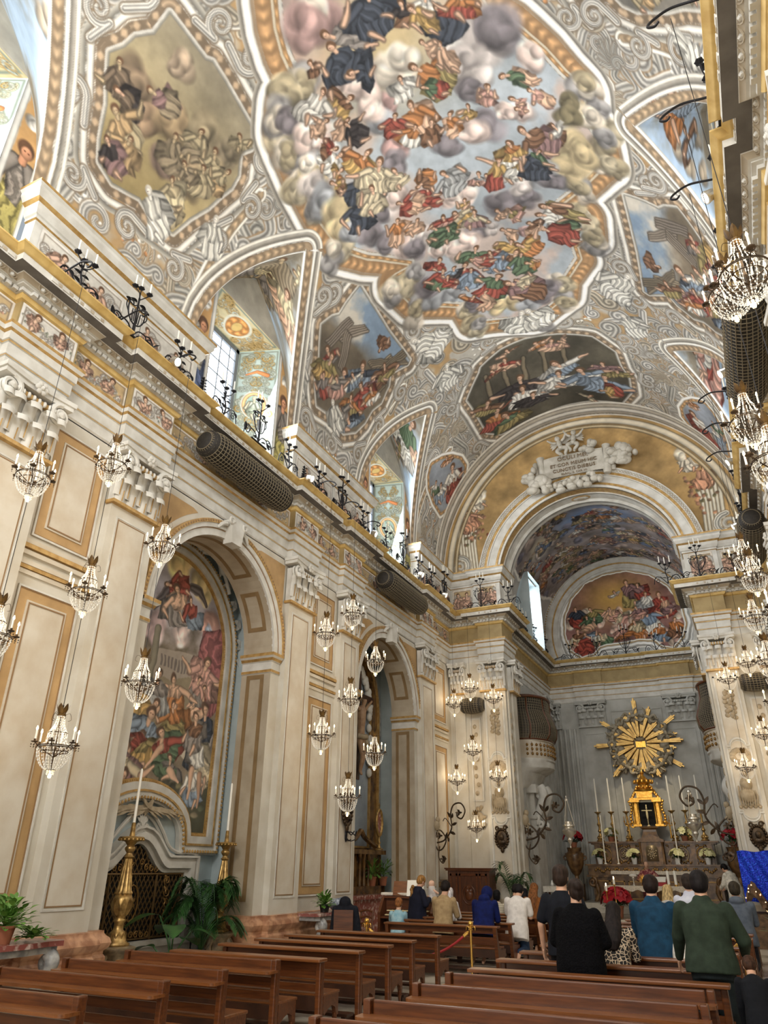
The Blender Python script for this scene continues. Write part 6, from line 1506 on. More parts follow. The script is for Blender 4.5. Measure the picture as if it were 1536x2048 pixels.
# ------------------------------------------------------------------ plants
def fronds(mb, o, n, L, rise, spread, leaflets=16, lw=.012, seed=0, droop=.55):
    rs = random.Random(seed)
    for i in range(n):
        a = 2*PI*i/n+rs.uniform(-.3, .3); r = rise*rs.uniform(.75, 1.1); l = L*rs.uniform(.75, 1.1)
        d = Vector((math.cos(a), math.sin(a), 0)); P = []
        for k in range(13):
            t = k/12; P.append(Vector(o)+d*(l*spread*t**1.2)+Vector((0, 0, r*(1-(1-t)**1.8)-droop*l*t**3)))
        mb.tube(P, [.012*(1-.8*k/12)+.002 for k in range(13)], 4)
        w = d.cross(Vector((0, 0, 1)))
        for k in range(leaflets):
            t = .32+.68*k/leaflets; q = t*12; j = min(int(q), 11); p = P[j].lerp(P[j+1], q-j); tg = (P[j+1]-P[j]).normalized()
            for s in (-1, 1): mb.leaf(p, tg*.55+w*s*.8+Vector((0, 0, .12)), (0, 0, 1), l*.24*math.sin(PI*(.2+.75*(1-t)+.05))**.5, lw*.75, 4, .35, .3)
def bush(mb, o, n, r, L, W, seed=0, h=1., curl=.35):
    rs = random.Random(seed)
    for i in range(n):
        a = rs.uniform(0, 6.3); e = rs.uniform(-.15, 1.3); d = Vector((math.cos(a)*math.cos(e), math.sin(a)*math.cos(e), math.sin(e)*h)); f = rs.uniform(.2, 1)
        p = Vector(o)+d*r*f; mb.leaf(p, d+Vector((rs.uniform(-.4, .4), rs.uniform(-.4, .4), rs.uniform(-.2, .4))), (0, 0, 1), L*rs.uniform(.7, 1.2), W*rs.uniform(.7, 1.2), 5, curl, .15)
        if i % 3 == 0: mb.tube([o, tuple(p)], .004, 4)
def pot(mb, o, r, h): mb.lathe([(r*.72, 0), (r*.95, h*.85), (r*1.05, h*.86), (r*1.05, h), (r*.9, h), (r*.88, h*.92), (0, h*.9)], 18, o)
def potted(name, loc, label, cat, leafm, potm, fn, r=.12, h=.2, group=None, extra=None):
    root = empty(name, loc, 0, label, cat, group)
    mb = MB(); pot(mb, (0, 0, 0), r, h); mb.build('pot', potm, root, math.radians(40))
    mb = MB(); fn(mb); mb.build('foliage', leafm, root, True)
    if extra: mb = MB(); extra[1](mb); mb.build('flowers', extra[0], root, True)
    return root
potted('palm', (-9.85, 12.75, 0), 'dark green feathery palm before the second brass candlestick', 'plant', 'green', 'terracotta', lambda mb: (fronds(mb, (0, 0, .25), 20, 1.25, 1.55, .55, 30, .018, 3), fronds(mb, (0, 0, .25), 10, .9, .9, .85, 26, .018, 5)), .2, .3)
def bigleaf(mb):
    for a, r, z, L in ((2.6, .1, .75, .55), (4.2, .1, .95, .7), (5.4, .1, .8, .6), (.6, .1, .7, .5), (3.4, .15, .45, .5), (1.6, .1, .55, .5), (5.0, .2, .4, .5)):
        L *= .8
        d = Vector((math.cos(a), math.sin(a), 0)); mb.tube(bez([(0, 0, .2), d*r+Vector((0, 0, z*.6)), d*(r+.2)+Vector((0, 0, z))], 6), .014, 5)
        mb.leaf(d*(r+.2)+Vector((0, 0, z)), d+Vector((0, 0, .25)), (0, 0, 1), L, .2, 8, .6, .12)
potted('broad_leaf_plant', (-9.7, 11.75, 0), 'dark plant with broad glossy leaves below the grille, left of the palm', 'plant', 'green', 'blackpot', bigleaf, .17, .25)
# ------------------------------------------------------------------ console tables
def console(loc, L, D, label):
    root = empty('console_table', loc, 0, label, 'console table', 'marble console tables on the left wall')
    mb = MB(); P = [(0, -L/2), (D*.8, -L/2), (D, -L/2+.1), (D*.92, -L*.3), (D*1.02, -.1*L), (D*1.02, .1*L), (D*.92, L*.3), (D, L/2-.1), (D*.8, L/2), (0, L/2)]
    mb.prism(P, 'z', .8, .86); mb.build('top', 'redmarble', root)
    mb = MB(); mb.prism([(a*.9, b*.94) for a, b in P], 'z', .72, .8); mb.box(0, D*.7, -L*.42, L*.42, 0, .1); mb.build('apron', 'greymarble', root)
    for s in (-1, 1):
        mb = MB(); y = s*L*.36
        mb.tube(bez([(D*.8, y, .72), (D*.95, y, .62), (D*.7, y, .4), (D*.5, y, .2), (D*.62, y, .1)], 6), [.09]*8+[.07]*8+[.08]*9, 8, flat=.7); mb.tube(spiral((D*.78, y, .6), .1, .02, 0, 1.3, 18, (1, 0, 0), (0, 0, 1)), .05, 6); mb.build('scroll_leg', 'greymarble', root, True)
    return root
console((-9.05, 15.85, 0), 1.9, .5, 'red topped marble console table between the two arches, with plant and bag')
console((-9.05, 7.4, 0), 1.5, .62, 'red topped marble console table at the lower left edge, with trailing plant')
potted('potted_plant', (-8.78, 15.55, .861), 'light green potted plant on the console table between the arches', 'plant', 'lightgreen', 'blackpot', lambda mb: bush(mb, (0, 0, .14), 120, .24, .11, .035, 3), .12, .15)
potted('trailing_plant', (-8.7, 7.3, .861), 'bright green trailing plant on the console table at lower left', 'plant', 'lightgreen', 'terracotta', lambda mb: (bush(mb, (0, 0, .2), 190, .34, .1, .036, 7), bush(mb, (.1, .4, .06), 90, .24, .09, .032, 8, .4)), .14, .2)
mb = MB(); rs_ = random.Random(2)
for i in range(9): mb.ell((.0+rs_.uniform(-.07, .07), rs_.uniform(-.16, .16), .09+rs_.uniform(0, .1)), (.1, .13, .09), 8, 6, Matrix.Rotation(rs_.uniform(0, 3), 3, 'X'))
o = mb.build('plastic_bag', 'bag', None, True, (-8.8, 16.25, .86)); tag(o, 'crumpled grey plastic bag on the console table beside the potted plant', 'bag')
def chair(loc, rz, label):
    root = empty('dining_chair', loc, rz, label, 'chair')
    mb = MB(); mb.bbox(-.2, .2, -.2, .2, .43, .46, .01); mb.build('seat', 'wood', root)
    for a in (-1, 1):
        for b in (-1, 1):
            mb = MB(); mb.tube([(a*.18, b*.18, 0), (a*.18, b*.18, .44)] if b > 0 else [(a*.18, -.2, 0), (a*.18, -.18, .44), (a*.18, -.24, .9)], .02, 6); mb.build('leg', 'wood', root)
    mb = MB()
    for z in (.62, .74, .86): mb.tube(bez([(-.18, -.2-.04*(z-.5), z), (0, -.22-.04*(z-.5), z+.03), (.18, -.2-.04*(z-.5), z)], 4), .022, 5)
    mb.build('ladder_back', 'wood', root)
chair((-8.15, 16.0, 0), PI*.9, 'small dark ladder back chair before the console table between arches')
# ------------------------------------------------------------------ second arch: side altar
def side_altar():
    yc = 19.97; x = -10.74
    root = empty('side_altar', (0, 0, 0), 0, 'brown marble side altar with blue grey panel inside the second left arch', 'altar')
    P = [(yc+1.45, 2.3)]+[(yc+1.45*math.cos(t), 6.2+1.6*math.sin(t)) for t in np.linspace(0, PI, 24)]+[(yc-1.45, 2.3)]
    mb = MB(); moulding(mb, P, [(0, .05, .1, 1), (.05, .55, .06, 0), (.55, .6, .14, 1), (.6, .78, .1, 2)], x); mb.build('marble_surround', ['brownmarble', 'gold', 'greymarble'], root)
    mb = MB(); mb.add([(x+.03, a, b) for a, b in P], [tuple(range(len(P)))]); mb.build('panel', 'slatepanel', root)
    mb = MB()
    for i in range(34):
        t = -.2+1.25*i/33; a = t*1.3; yy = yc+1.38*math.cos(a) if t > 0 else yc+1.38; zz = 6.2+1.5*math.sin(a) if t > 0 else 6.2+t*9
        mb.ell((x+.1+.03*(i % 2), yy-.05*(i % 3), zz), (.08, .13, .14), 8, 6)
    mb.build('stucco_clouds', 'white', root, True)
    mb = MB(); mb.box(x, x+.75, yc-1.9, yc+2.0, .0, .95); mb.build('altar_block', 'redmarble', root)
    mb = MB(); mb.box(x, x+.85, yc-2.0, yc+2.05, .95, 1.05); mb.build('altar_top', 'redmarble', root)
    mb = MB(); mb.box(x, x+.4, yc-1.9, yc+1.95, 1.05, 1.25); mb.box(x, x+.3, yc-1.85, yc+1.9, 1.25, 2.1); mb.box(x, x+.42, yc-1.95, yc+2.0, 2.08, 2.2)
    for s in (.35, .62, .9): mb.lathe([(.06, 1.25), (.06, 1.3), (.045, 1.33), (.045, 2.0), (.06, 2.03), (.06, 2.08)], 12, (x+.36, yc+s, 0))
    mb.tube(bez([(x+.3, yc-.6, 2.25), (x+.3, yc+.2, 2.5), (x+.3, yc+.5, 2.7), (x+.3, yc+.8, 2.5), (x+.3, yc+1.7, 2.25)], 6), .07, 6)
    mb.build('retable', 'brownmarble', root, math.radians(40))
    cr = empty('crucifix', (x+.25, yc+.35, 5.3), 0, 'large crucifix with carved figure hung inside the second arch', 'crucifix')
    mb = MB(); mb.box(-.06, 0, -.09, .09, -1.2, 2.1); mb.box(-.06, 0, -1.0, 1.0, 1.2, 1.4); mb.build('cross', 'darkwood', cr)
    body_mb(cr)
    mb = MB(); mb.tube(bez([(.06, -.2, .05), (.2, -.1, .02), (.18, .15, .05), (.05, .22, .0)], 5), .08, 7); mb.tube(bez([(.1, .2, .02), (.15, .26, -.15), (.1, .24, -.35)], 5), [.07]*6+[.04]*5, 6); mb.build('loincloth', 'relief', cr, True)
    mo = empty('oval_reliquary', (-10.2, yc+1.25, 2.2), 0, 'gilded oval reliquary on a slender foot on the side altar', 'reliquary')
    mb = MB(); mb.lathe([(.13, 0), (.13, .03), (.06, .06), (.03, .15), (.05, .2), (.02, .26), (.03, .34), (.02, .4)], 14); mb.build('foot', 'antique', mo, math.radians(40))
    mb = MB(); mb.tube([(0, .19*math.cos(t), .75+.36*math.sin(t)) for t in np.linspace(0, 2*PI, 33)[:-1]], .045, 8, True); mb.tube([(0, .15*math.cos(t), .75+.31*math.sin(t)) for t in np.linspace(0, 2*PI, 33)[:-1]], .02, 6, True)
    mb.box(-.01, .01, -.01, .01, 1.15, 1.3); mb.box(-.01, .01, -.05, .05, 1.22, 1.25); mb.build('frame', 'antique', mo, True)
    mb = MB(); mb.ell((0, 0, .75), (.015, .14, .3), 20, 10); mb.build('centre', 'redmarble', mo, True)
    for i, (dy, sc) in enumerate(((1.0, 1), (1.75, 1))): potted('fern', (-10.3, yc+dy, 1.25), 'green %s plant in a clay pot on the side altar, %s' % ('fern like', 'left of the columns' if i == 0 else 'at its right end'), 'plant', 'lightgreen', 'terracotta', lambda mb: bush(mb, (0, 0, .3), 90, .3, .2, .022, 11+i, 1.2, .5), .13, .24, 'ferns on the side altar')
def body_mb(cr):
    """thin bearded figure on the cross, arms raised"""
    me = bpy.data.meshes.new('figure'); bm = bmesh.new(); lay = bm.verts.layers.skin.verify()
    J = [((.06, 0, .0), .13), ((.07, 0, .3), .12), ((.07, 0, .62), .16), ((.07, 0, .85), .13), ((.1, .04, .98), .06), ((.14, .07, 1.12), .09), ((.14, .07, 1.2), .08), ((.06, -.22, .86), .07), ((.04, -.5, 1.08), .05), ((.03, -.82, 1.28), .035), ((.06, .22, .86), .07), ((.04, .5, 1.08), .05), ((.03, .82, 1.28), .035), ((.08, -.09, -.15), .09), ((.16, -.06, -.55), .065), ((.06, -.03, -.95), .04), ((.12, -.02, -1.08), .035), ((.08, .09, -.15), .09), ((.16, .06, -.55), .065), ((.06, .03, -.95), .04), ((.12, .03, -1.08), .035)]
    E = [(0, 1), (1, 2), (2, 3), (3, 4), (4, 5), (5, 6), (3, 7), (7, 8), (8, 9), (3, 10), (10, 11), (11, 12), (0, 13), (13, 14), (14, 15), (15, 16), (0, 17), (17, 18), (18, 19), (19, 20)]
    V = [bm.verts.new(p) for p, r in J]
    for v, (p, r) in zip(V, J): v[lay].radius = (r, r)
    V[0][lay].use_root = True
    for a, b in E: bm.edges.new((V[a], V[b]))
    bm.to_mesh(me); bm.free()
    o = bpy.data.objects.new('figure', me); COL.objects.link(o); o.parent = cr
    o.modifiers.new('s', 'SKIN'); o.modifiers.new('u', 'SUBSURF').levels = 2
    me.materials.append(M['carved'])
side_altar()
# ------------------------------------------------------------------ organ console
def organ():
    root = empty('organ_console', (-7.55, 17.35, 0), .12, 'wooden organ console with two keyboards beside the second arch', 'organ')
    mb = MB()
    for s in (-1, 1): mb.prism([(-.35, 0), (.35, 0), (.35, 1.12), (-.05, 1.12), (-.35, .82)], 'x', s*.62-.03, s*.62+.03)
    mb.box(-.6, .6, .1, .35, .1, 1.1); mb.box(-.62, .62, -.02, .36, 1.1, 1.14); mb.box(-.6, .6, -.33, .1, .7, .74); mb.build('case', 'wood', root)
    for i, (y, z) in enumerate(((-.22, .76), (-.08, .84))):
        mb = MB(); mb.box(-.5, .5, y-.07, y+.07, z, z+.02); mb.k = 1
        for k in range(28):
            if k % 7 not in (2, 6): mb.box(-.49+.0357*(k+.7), -.49+.0357*(k+1.25), y-.01, y+.07, z+.02, z+.032)
        mb.build('keyboard', ['ivory', 'black'], root)
    mb = MB(); mb.obox((-.12, .12, 1.3), (.3, 0, 0), (0, .01, .0), (0, .06, .15)); mb.build('music_desk', 'woodtop', root)
    sh = empty('sheet_music', (-7.42, 17.4, 1.145), .12, 'open white sheet music standing on the organ', 'sheet music')
    mb = MB(); 
    for s in (-1, 1): mb.add([(0, .02, .0), (s*.2, -.03, .0), (s*.2, .06, .33), (0, .1, .33)], [(0, 1, 2, 3) if s > 0 else (3, 2, 1, 0)]); mb.add([(0, .025, .0), (s*.2, -.025, .0), (s*.2, .065, .33), (0, .105, .33)], [(0, 1, 2, 3) if s < 0 else (3, 2, 1, 0)])
    mb.build('pages', 'paper', sh)
    mb = MB(); mb.bbox(-.35, .35, -.12, .12, 0, .06, .02); o = mb.build('rolled_cloth', 'linen', None, False, (-7.95, 17.5, 1.15)); tag(o, 'folded white cloth lying on the left of the organ top', 'cloth')
    mb = MB(); mb.bbox(-.45, .45, -.17, .17, .44, .48, .01)
    for s in (-1, 1): mb.box(s*.38-.03, s*.38+.03, -.15, .15, 0, .44)
    o = mb.build('organ_stool', 'wood', None, False, (-7.4, 16.5, 0)); tag(o, 'wooden stool under the boy in the light blue shirt', 'stool')
organ()
# ------------------------------------------------------------------ tall cabinet, stanchions, wall plaques, scroll brackets
def cabinet():
    root = empty('confessional', (-8.3, 24.0, 0), 0, 'brown wooden confessional with carved heart emblem before the left pier', 'confessional')
    mb = MB(); mb.box(-.68, .68, -.3, .35, 0, 1.66); mb.box(-.72, .72, -.34, .36, 0, .12); mb.build('body', 'darkpanel', root)
    mb = MB(); mb.box(-.73, .73, -.36, .37, 1.66, 1.7); mb.box(-.76, .76, -.39, .38, 1.7, 1.74); mb.build('cornice', 'wood', root)
    for x0, x1 in ((-.6, -.36), (-.3, .3), (.36, .6)):
        mb = MB(); frame = [(x0, .2, x1, .26), (x0, 1.52, x1, 1.58), (x0, .2, x0+.05, 1.58), (x1-.05, .2, x1, 1.58)]
        for a, b, c, d in frame: mb.box(a, c, -.33, -.3, b, d)
        mb.build('panel_frame', 'wood', root)
    mb = MB(); mb.ell((0, -.31, 1.0), (.13, .05, .16), 12, 8); mb.ell((-.05, -.31, 1.1), (.08, .05, .08), 10, 6); mb.ell((.05, -.31, 1.1), (.08, .05, .08), 10, 6)
    for k in range(5): mb.leaf((0, -.32, 1.17), ((k-2)*.4, -.2, 1), (0, -1, 0), .12, .03, 4)
    mb.tube([(.2*math.cos(t), -.31, 1.0+.26*math.sin(t)) for t in np.linspace(0, 2*PI, 25)[:-1]], .02, 5, True); mb.build('heart_emblem', 'wood', root, True)
cabinet()
POSTS = [(-6.45, 12.95), (-4.62, 13.2), (-2.2, 13.4), (-.47, 13.25)]
def stanchions():
    first = None
    labs = ['brass barrier post at the left, near the organ', 'brass barrier post before the man in beige, middle of picture', 'brass barrier post seen between the leopard print and the blue jacket', 'brass barrier post at the right behind the man in green']
    for (x, y), lab in zip(POSTS, labs):
        if first is None:
            root = first = empty('barrier_post', (x, y, 0), 0, lab, 'barrier post', 'brass barrier posts')
            mb = MB(); mb.lathe([(.16, 0), (.16, .02), (.1, .05), (.03, .07)], 20); mb.build('base', 'brass', root, math.radians(40))
            mb = MB(); mb.lathe([(.022, .06), (.022, .82), (.035, .83), (.035, .85), (.02, .86)], 12); mb.build('pole', 'brass', root)
            mb = MB(); mb.ell((0, 0, .9), .045, 12, 8); mb.lathe([(.02, .85), (.03, .87), (.015, .88)], 10)
            for k in range(4): a = k*PI/2; mb.tube(bez([(.02*math.cos(a), .02*math.sin(a), .84), (.07*math.cos(a), .07*math.sin(a), .86), (.08*math.cos(a), .08*math.sin(a), .8)], 4), .008, 5)
            mb.build('finial', 'brass', root, True)
        else: dup(first, (x, y, 0), None, lab)
    for (a, b, sag, lab) in ((POSTS[0], POSTS[1], .42, 'red velvet barrier rope sagging between the two left posts'), (POSTS[2], POSTS[3], .45, 'red velvet barrier rope between the two right posts')):
        pts = [(lerp(a[0], b[0], t), lerp(a[1], b[1], t), .82-sag*4*t*(1-t)) for t in np.linspace(.04, .96, 20)]
        root = empty('barrier_rope', pts[0], 0, lab, 'rope', 'red barrier ropes')
        mb = MB(); q = Vector(pts[0]); mb.tube([Vector(p)-q for p in pts], .02, 8); mb.build('rope', 'red', root, True)
        for p, n in ((pts[0], pts[1]), (pts[-1], pts[-2])):
            mb = MB(); d = (Vector(n)-Vector(p)).normalized(); mb.lathe([(.012, -.05), (.026, -.02), (.026, .06), (.02, .07)], 10, Vector(p)-q, d); mb.build('brass_hook', 'brass', root)
    p0 = (POSTS[3][0], POSTS[3][1], .82); rp = empty('barrier_rope', p0, 0, 'red rope hanging loose in a loop behind the child at right', 'rope', 'red barrier ropes')
    mb = MB(); mb.tube(bez([(.05, -.05, 0), (.08, -1.2, -.3), (.14, -3.2, -.62), (.2, -4.3, -.72), (.34, -4.7, -.74), (.3, -4.3, -.66), (.16, -3.0, -.5), (.1, -2.0, -.35)], 8), .022, 8); mb.build('rope', 'red', rp, True)
stanchions()
def plaque(loc, rz, s, label):
    root = empty('bronze_medallion', loc, rz, label, 'medallion', 'oval bronze medallions')
    mb = MB(); mb.ell((0, 0, 0), (.035, .15, .2), 20, 10)
    for k in range(20): a = k*.314; mb.ell((.02, .16*math.cos(a), .21*math.sin(a)), (.03, .035, .035), 6, 5)
    for s2 in (-1, 1): mb.tube(spiral((.03, s2*.1, .24), .06, .015, 0, s2*1.2, 14, (0, 1, 0), (0, 0, 1)), .02, 5)
    mb.ell((.02, 0, -.25), (.03, .05, .07), 8, 6); mb.build('rim', 'bronze', root, True)
    mb = MB(); mb.ell((.04, 0, .03), (.04, .06, .08), 12, 8); mb.ell((.06, 0, .03), (.03, .015, .03), 6, 5); mb.ell((.03, 0, -.08), (.03, .1, .06), 10, 6); mb.build('bust', 'bronze', root, True)
    root.scale = (s, s, s)
plaque((-7.6, EY-.23, 2.62), -PI/2, 1.35, 'oval bronze medallion with bust, low on the left arch pier above the palm')
plaque((2*ACX+7.6+.05, EY-.23, 2.62), -PI/2, 1.35, 'oval bronze medallion with bust, low on the right arch pier')
plaque((PX+.04, 17.15, 3.0), 0, 1.5, 'oval bronze medallion with bust, on the pilaster left of the second arch')
mb = MB()
for s in (-1, 1): mb.tube(bez([(0, 0, .1), (.1, s*.08, .12), (.2, s*.1, .05), (.26, s*.06, .14)], 5), .014, 5); mb.tube(bez([(0, 0, .0), (.08, s*.06, -.08), (.2, s*.1, -.05)], 5), .012, 5)
mb.leaf((0, 0, .1), (.6, 0, .4), (0, 0, 1), .15, .03); mb.ell((0, 0, .05), (.03, .05, .16), 8, 6)
o = mb.build('wall_hook', 'iron', None, True, (PX+.02, 17.2, 2.4)); tag(o, 'dark iron scroll bracket below the medallion on the left pilaster', 'bracket')
def scroll_bracket(loc, rz, s, label, lamp):
    root = empty('scroll_bracket', loc, rz, label, 'bracket', 'large iron scroll brackets')
    mb = MB()
    mb.tube(bez([(0, 0, -.5), (.1, 0, -.62), (.28, 0, -.55), (.4, 0, -.3), (.2, 0, -.05), (.05, 0, -.1), (.05, 0, -.25)], 8), .022, 6)
    mb.tube(bez([(.05, 0, -.4), (.35, 0, -.32), (.62, 0, .0), (.6, 0, .4), (.72, 0, .68), (1.0, 0, .72), (1.15, 0, .5), (1.02, 0, .28), (.85, 0, .34), (.85, 0, .48)], 8), .024, 6)
    mb.tube(bez([(.15, 0, -.5), (.1, 0, -.8), (.25, 0, -.98), (.36, 0, -.85), (.28, 0, -.78)], 8), .018, 6)
    mb.tube(bez([(.62, 0, .05), (.4, 0, .3), (.3, 0, .22)], 6), .014, 5)
    for c in ((.15, 0, -.2), (.92, 0, .45), (.28, 0, -.86)):
        for k in range(6): mb.leaf(c, (math.cos(k*1.05), .3*(-1)**k, math.sin(k*1.05)), (0, 1, 0), .12, .03, 4)
    for p, d in (((.6, 0, .3), (-.5, .2, .8)), ((.62, 0, .3), (.6, -.2, .6)), ((.62, 0, .1), (.7, .2, .2)), ((.35, 0, -.3), (.3, .3, .7)), ((.45, 0, -.25), (.6, -.2, -.6)), ((.55, 0, -.1), (.9, .3, -.3))): mb.leaf(p, d, (0, 1, 0), .22, .045, 5)
    mb.build('ironwork', 'bronze', root, True)
    mb = MB(); mb.ell((.06, 0, .1), (.1, .12, .16), 12, 8); mb.ell((.1, 0, .28), (.07, .09, .08), 10, 6); mb.tube(spiral((.1, 0, -.05), .08, .02, 0, 1.2, 14), .025, 5); mb.build('mask', 'relief', root, True)
    root.scale = (s, s, s)
    if lamp:
        L = empty('sanctuary_lamp', lamp, 0, lamp_lab[lamp[0] < -3], 'lamp', 'hanging silver lamps')
        mb = MB(); mb.lathe([(.0, -.62), (.03, -.58), (.02, -.5), (.05, -.45), (.09, -.36), (.07, -.3), (.1, -.26), (.22, -.16), (.24, -.08), (.17, -.02), (.15, .02), (.2, .06), (.19, .1), (.12, .13), (.12, .2)], 20); mb.build('bowl', 'silver', L, math.radians(40))
        for k in range(3): mb = MB(); a = k*2.1; mb.tube([(.19*math.cos(a), .19*math.sin(a), .06), (.03*math.cos(a), .03*math.sin(a), .85)], .012, 5); mb.build('chain', 'silver', L)
        mb = MB(); mb.lathe([(.07, .84), (.05, .9), (.015, .93), (.01, 1.0)], 12); mb.build('canopy', 'silver', L)
lamp_lab = {True: 'silver sanctuary lamp hanging at the left of the high altar', False: 'silver sanctuary lamp hanging at the right before the high altar'}
scroll_bracket((-9.2, 23.3, 2.85), -.25, 1.0, 'dark iron scroll bracket with stone mask, left of the confessional', None)
scroll_bracket((-7.08, 26.1, 3.1), 0, 1.25, 'large iron scroll bracket holding the left sanctuary lamp', (-5.55, 26.1, 2.95))
scroll_bracket((-.5, 26.1, 3.2), PI, 1.25, 'large iron scroll bracket holding the right sanctuary lamp', (-1.65, 26.1, 3.1))
potted('kentia_palm', (-7.1, 24.5, 0), 'thin arching palm standing before the left arch pier', 'plant', 'green', 'terracotta', lambda mb: fronds(mb, (0, 0, .3), 9, 1.3, 1.9, .55, 20, .026, 9, .5), .2, .32)
M['altarmarble'] = mat('dark_brown_inlaid_marble', (134, 100, 62), .3, c2=(78, 54, 32), scale=5., contrast=(.36, .62)); M['silver_dull'] = mat('dull_silver_relief', (150, 134, 108), .4, .6); M['lace'] = mat('white_lace_cloth', (226, 214, 194), .8, c2=(204, 190, 168), scale=30, contrast=(.45, .55))
M['stucco_warm'] = mat('warm_grey_stucco', (172, 162, 142), .6, c2=(146, 136, 114), scale=6)
M['gilt_ray'] = mat('gilded_rays', (218, 182, 108), .38, .5, c2=(178, 138, 72), scale=6)
M['stucco_pale'] = mat('pale_grey_stucco', (196, 190, 178), .65, c2=(172, 166, 152), scale=4); M['letterbrown'] = mat('brown_gilt_lettering', (104, 82, 54), .6)
M['bluefoil'] = mat('blue_metal_foil', (14, 44, 190), .25, .5, c2=(30, 90, 225), scale=30., contrast=(.5, .62), bump=.8); M['paperbrown'] = mat('crumpled_brown_paper', (112, 86, 60), .8, c2=(70, 52, 36), scale=9., bump=.8); M['fairy'] = mat('fairy_light', (255, 210, 150), .4, emit=(255, 196, 130), es=9); M['baublered'] = mat('red_bauble', (190, 24, 50), .2, .4)
# ------------------------------------------------------------------ high altar
HX = -3.75
def high_altar():
    root = empty('high_altar', (HX, 32.4, .6), 0, 'high altar of dark brown gilded marble with tiers and carved reliefs', 'altar')
    B = lambda mb, x0, x1, y0, y1, z0, z1: mb.box(x0, x1, y0, y1, z0, z1)
    mb = MB(); B(mb, -2.35, 2.35, -.2, 1.4, 0, .85); B(mb, -1.5, 1.5, -.9, -.2, 0, 1.05); B(mb, -2.55, 2.55, -.28, 1.4, .85, .93); B(mb, -2.5, 2.5, -.15, 1.4, .93, 1.25); B(mb, -2.6, 2.6, -.22, 1.4, 1.25, 1.31); mb.build('lower_body', 'altarmarble', root)
    mb = MB(); B(mb, -2.25, 2.25, .3, 1.4, 1.31, 2.02); B(mb, -2.35, 2.35, .22, 1.4, 2.02, 2.07); B(mb, -2.45, 2.45, .16, 1.4, 2.07, 2.13)
    for s in (-1, 1):
        for a in (.72, 1.5, 2.1): B(mb, s*a-.09, s*a+.09, .22, .3, 1.31, 2.02)
    mb.build('upper_body', 'altarmarble', root)
    mb = MB(); B(mb, -.42, .42, -.02, .4, 1.31, 2.2); B(mb, -.5, .5, -.08, .4, 2.1, 2.17); mb.prism([(-.5, 2.17), (.5, 2.17), (.3, 2.26), (0, 2.4), (-.3, 2.26)], 'y', -.06, .4)
    for s in (-1, 1): mb.lathe([(.05, 1.31), (.05, 1.36), (.04, 1.38), (.035, 2.05), (.05, 2.08), (.05, 2.1)], 12, (s*.42, -.05, 0))
    mb.build('tabernacle', 'altarmarble', root, math.radians(40))
    mb = MB(); mb.prism([(-.22, 1.42), (.22, 1.42), (.22, 1.85)]+[(.22*math.cos(t), 1.85+.15*math.sin(t)) for t in np.linspace(.2, PI-.2, 9)]+[(-.22, 1.85)], 'y', -.05, -.02)
    for k in range(30): a = k*2.4; mb.ell((.012*k*.45*math.cos(a)*1.2, -.06, 1.68+.2*math.sin(a)*k/30), (.045, .03, .04), 6, 5)
    mb.build('tabernacle_door', 'silver_dull', root, True)
    for s in (-1, 1):
        for a, n in ((1.1, 0), (1.8, 1)):
            mb = MB(); mb.tube([(s*a+.2*math.cos(t), .28, 1.66+.24*math.sin(t)) for t in np.linspace(0, 2*PI, 21)[:-1]], .03, 6, True)
            if n == 0:
                for k in range(14): q = k*2.4; mb.ell((s*a+.13*math.cos(q)*k/14, .27, 1.66+.18*math.sin(q)*k/14), (.04, .03, .04), 6, 5)
            mb.build('oval_relief', 'gilt_dull' if n else 'silver_dull', root, True)
        mb = MB(); mb.tube(spiral((s*2.35, -.3, .68), .18, .03, PI/2, s*1.4, 22), .06, 6); mb.tube(bez([(s*2.2, -.3, .62), (s*2.15, -.3, .3), (s*2.3, -.3, 0)], 6), [.09]*6+[.07]*7, 7); mb.build('side_scroll', 'altarmarble', root, True)
        for i in range(3):
            mb = MB(); x0 = s*(.35+.68*i); a, b = sorted((x0, x0+s*.55))
            for q in ((a, b, .12, .16), (a, b, .7, .74), (a, a+.04, .12, .74), (b-.04, b, .12, .74)): mb.box(q[0], q[1], -.94 if i < 2 and abs(x0) < 1.4 else -.23, -.9 if i < 2 and abs(x0) < 1.4 else -.2, q[2], q[3])
            mb.build('panel_frame', 'gilt_dull', root)
    mb = MB(); rs = random.Random(4)
    for i in range(60): x = -2.2+4.4*i/59; mb.ell((x, -.18, 1.1+.06*math.sin(i*1.3)), (.05, .025, .05), 6, 5); 
    for i in range(50):
        x = -2.1+4.2*i/49
        if abs(x) > .5: mb.ell((x, .27, 1.95+.03*math.sin(i*1.9)), (.05, .025, .035), 6, 5); mb.ell((x, .25, 1.4+.04*math.sin(i*2.3)), (.04, .025, .045), 6, 5)
    mb.build('gilded_ornament', 'gilt_dull', root, True)
    mb = MB(); mb.box(-1.5, 1.4, -.98, -.2, 1.055, 1.08); mb.box(-1.5, 1.4, -.99, -.975, .96, 1.08); o = mb.build('altar_cloth', 'lace', None, False, (HX, 32.4, .6)); tag(o, 'white lace edged cloth on the mensa of the high altar behind the priest', 'altar cloth')
high_altar()
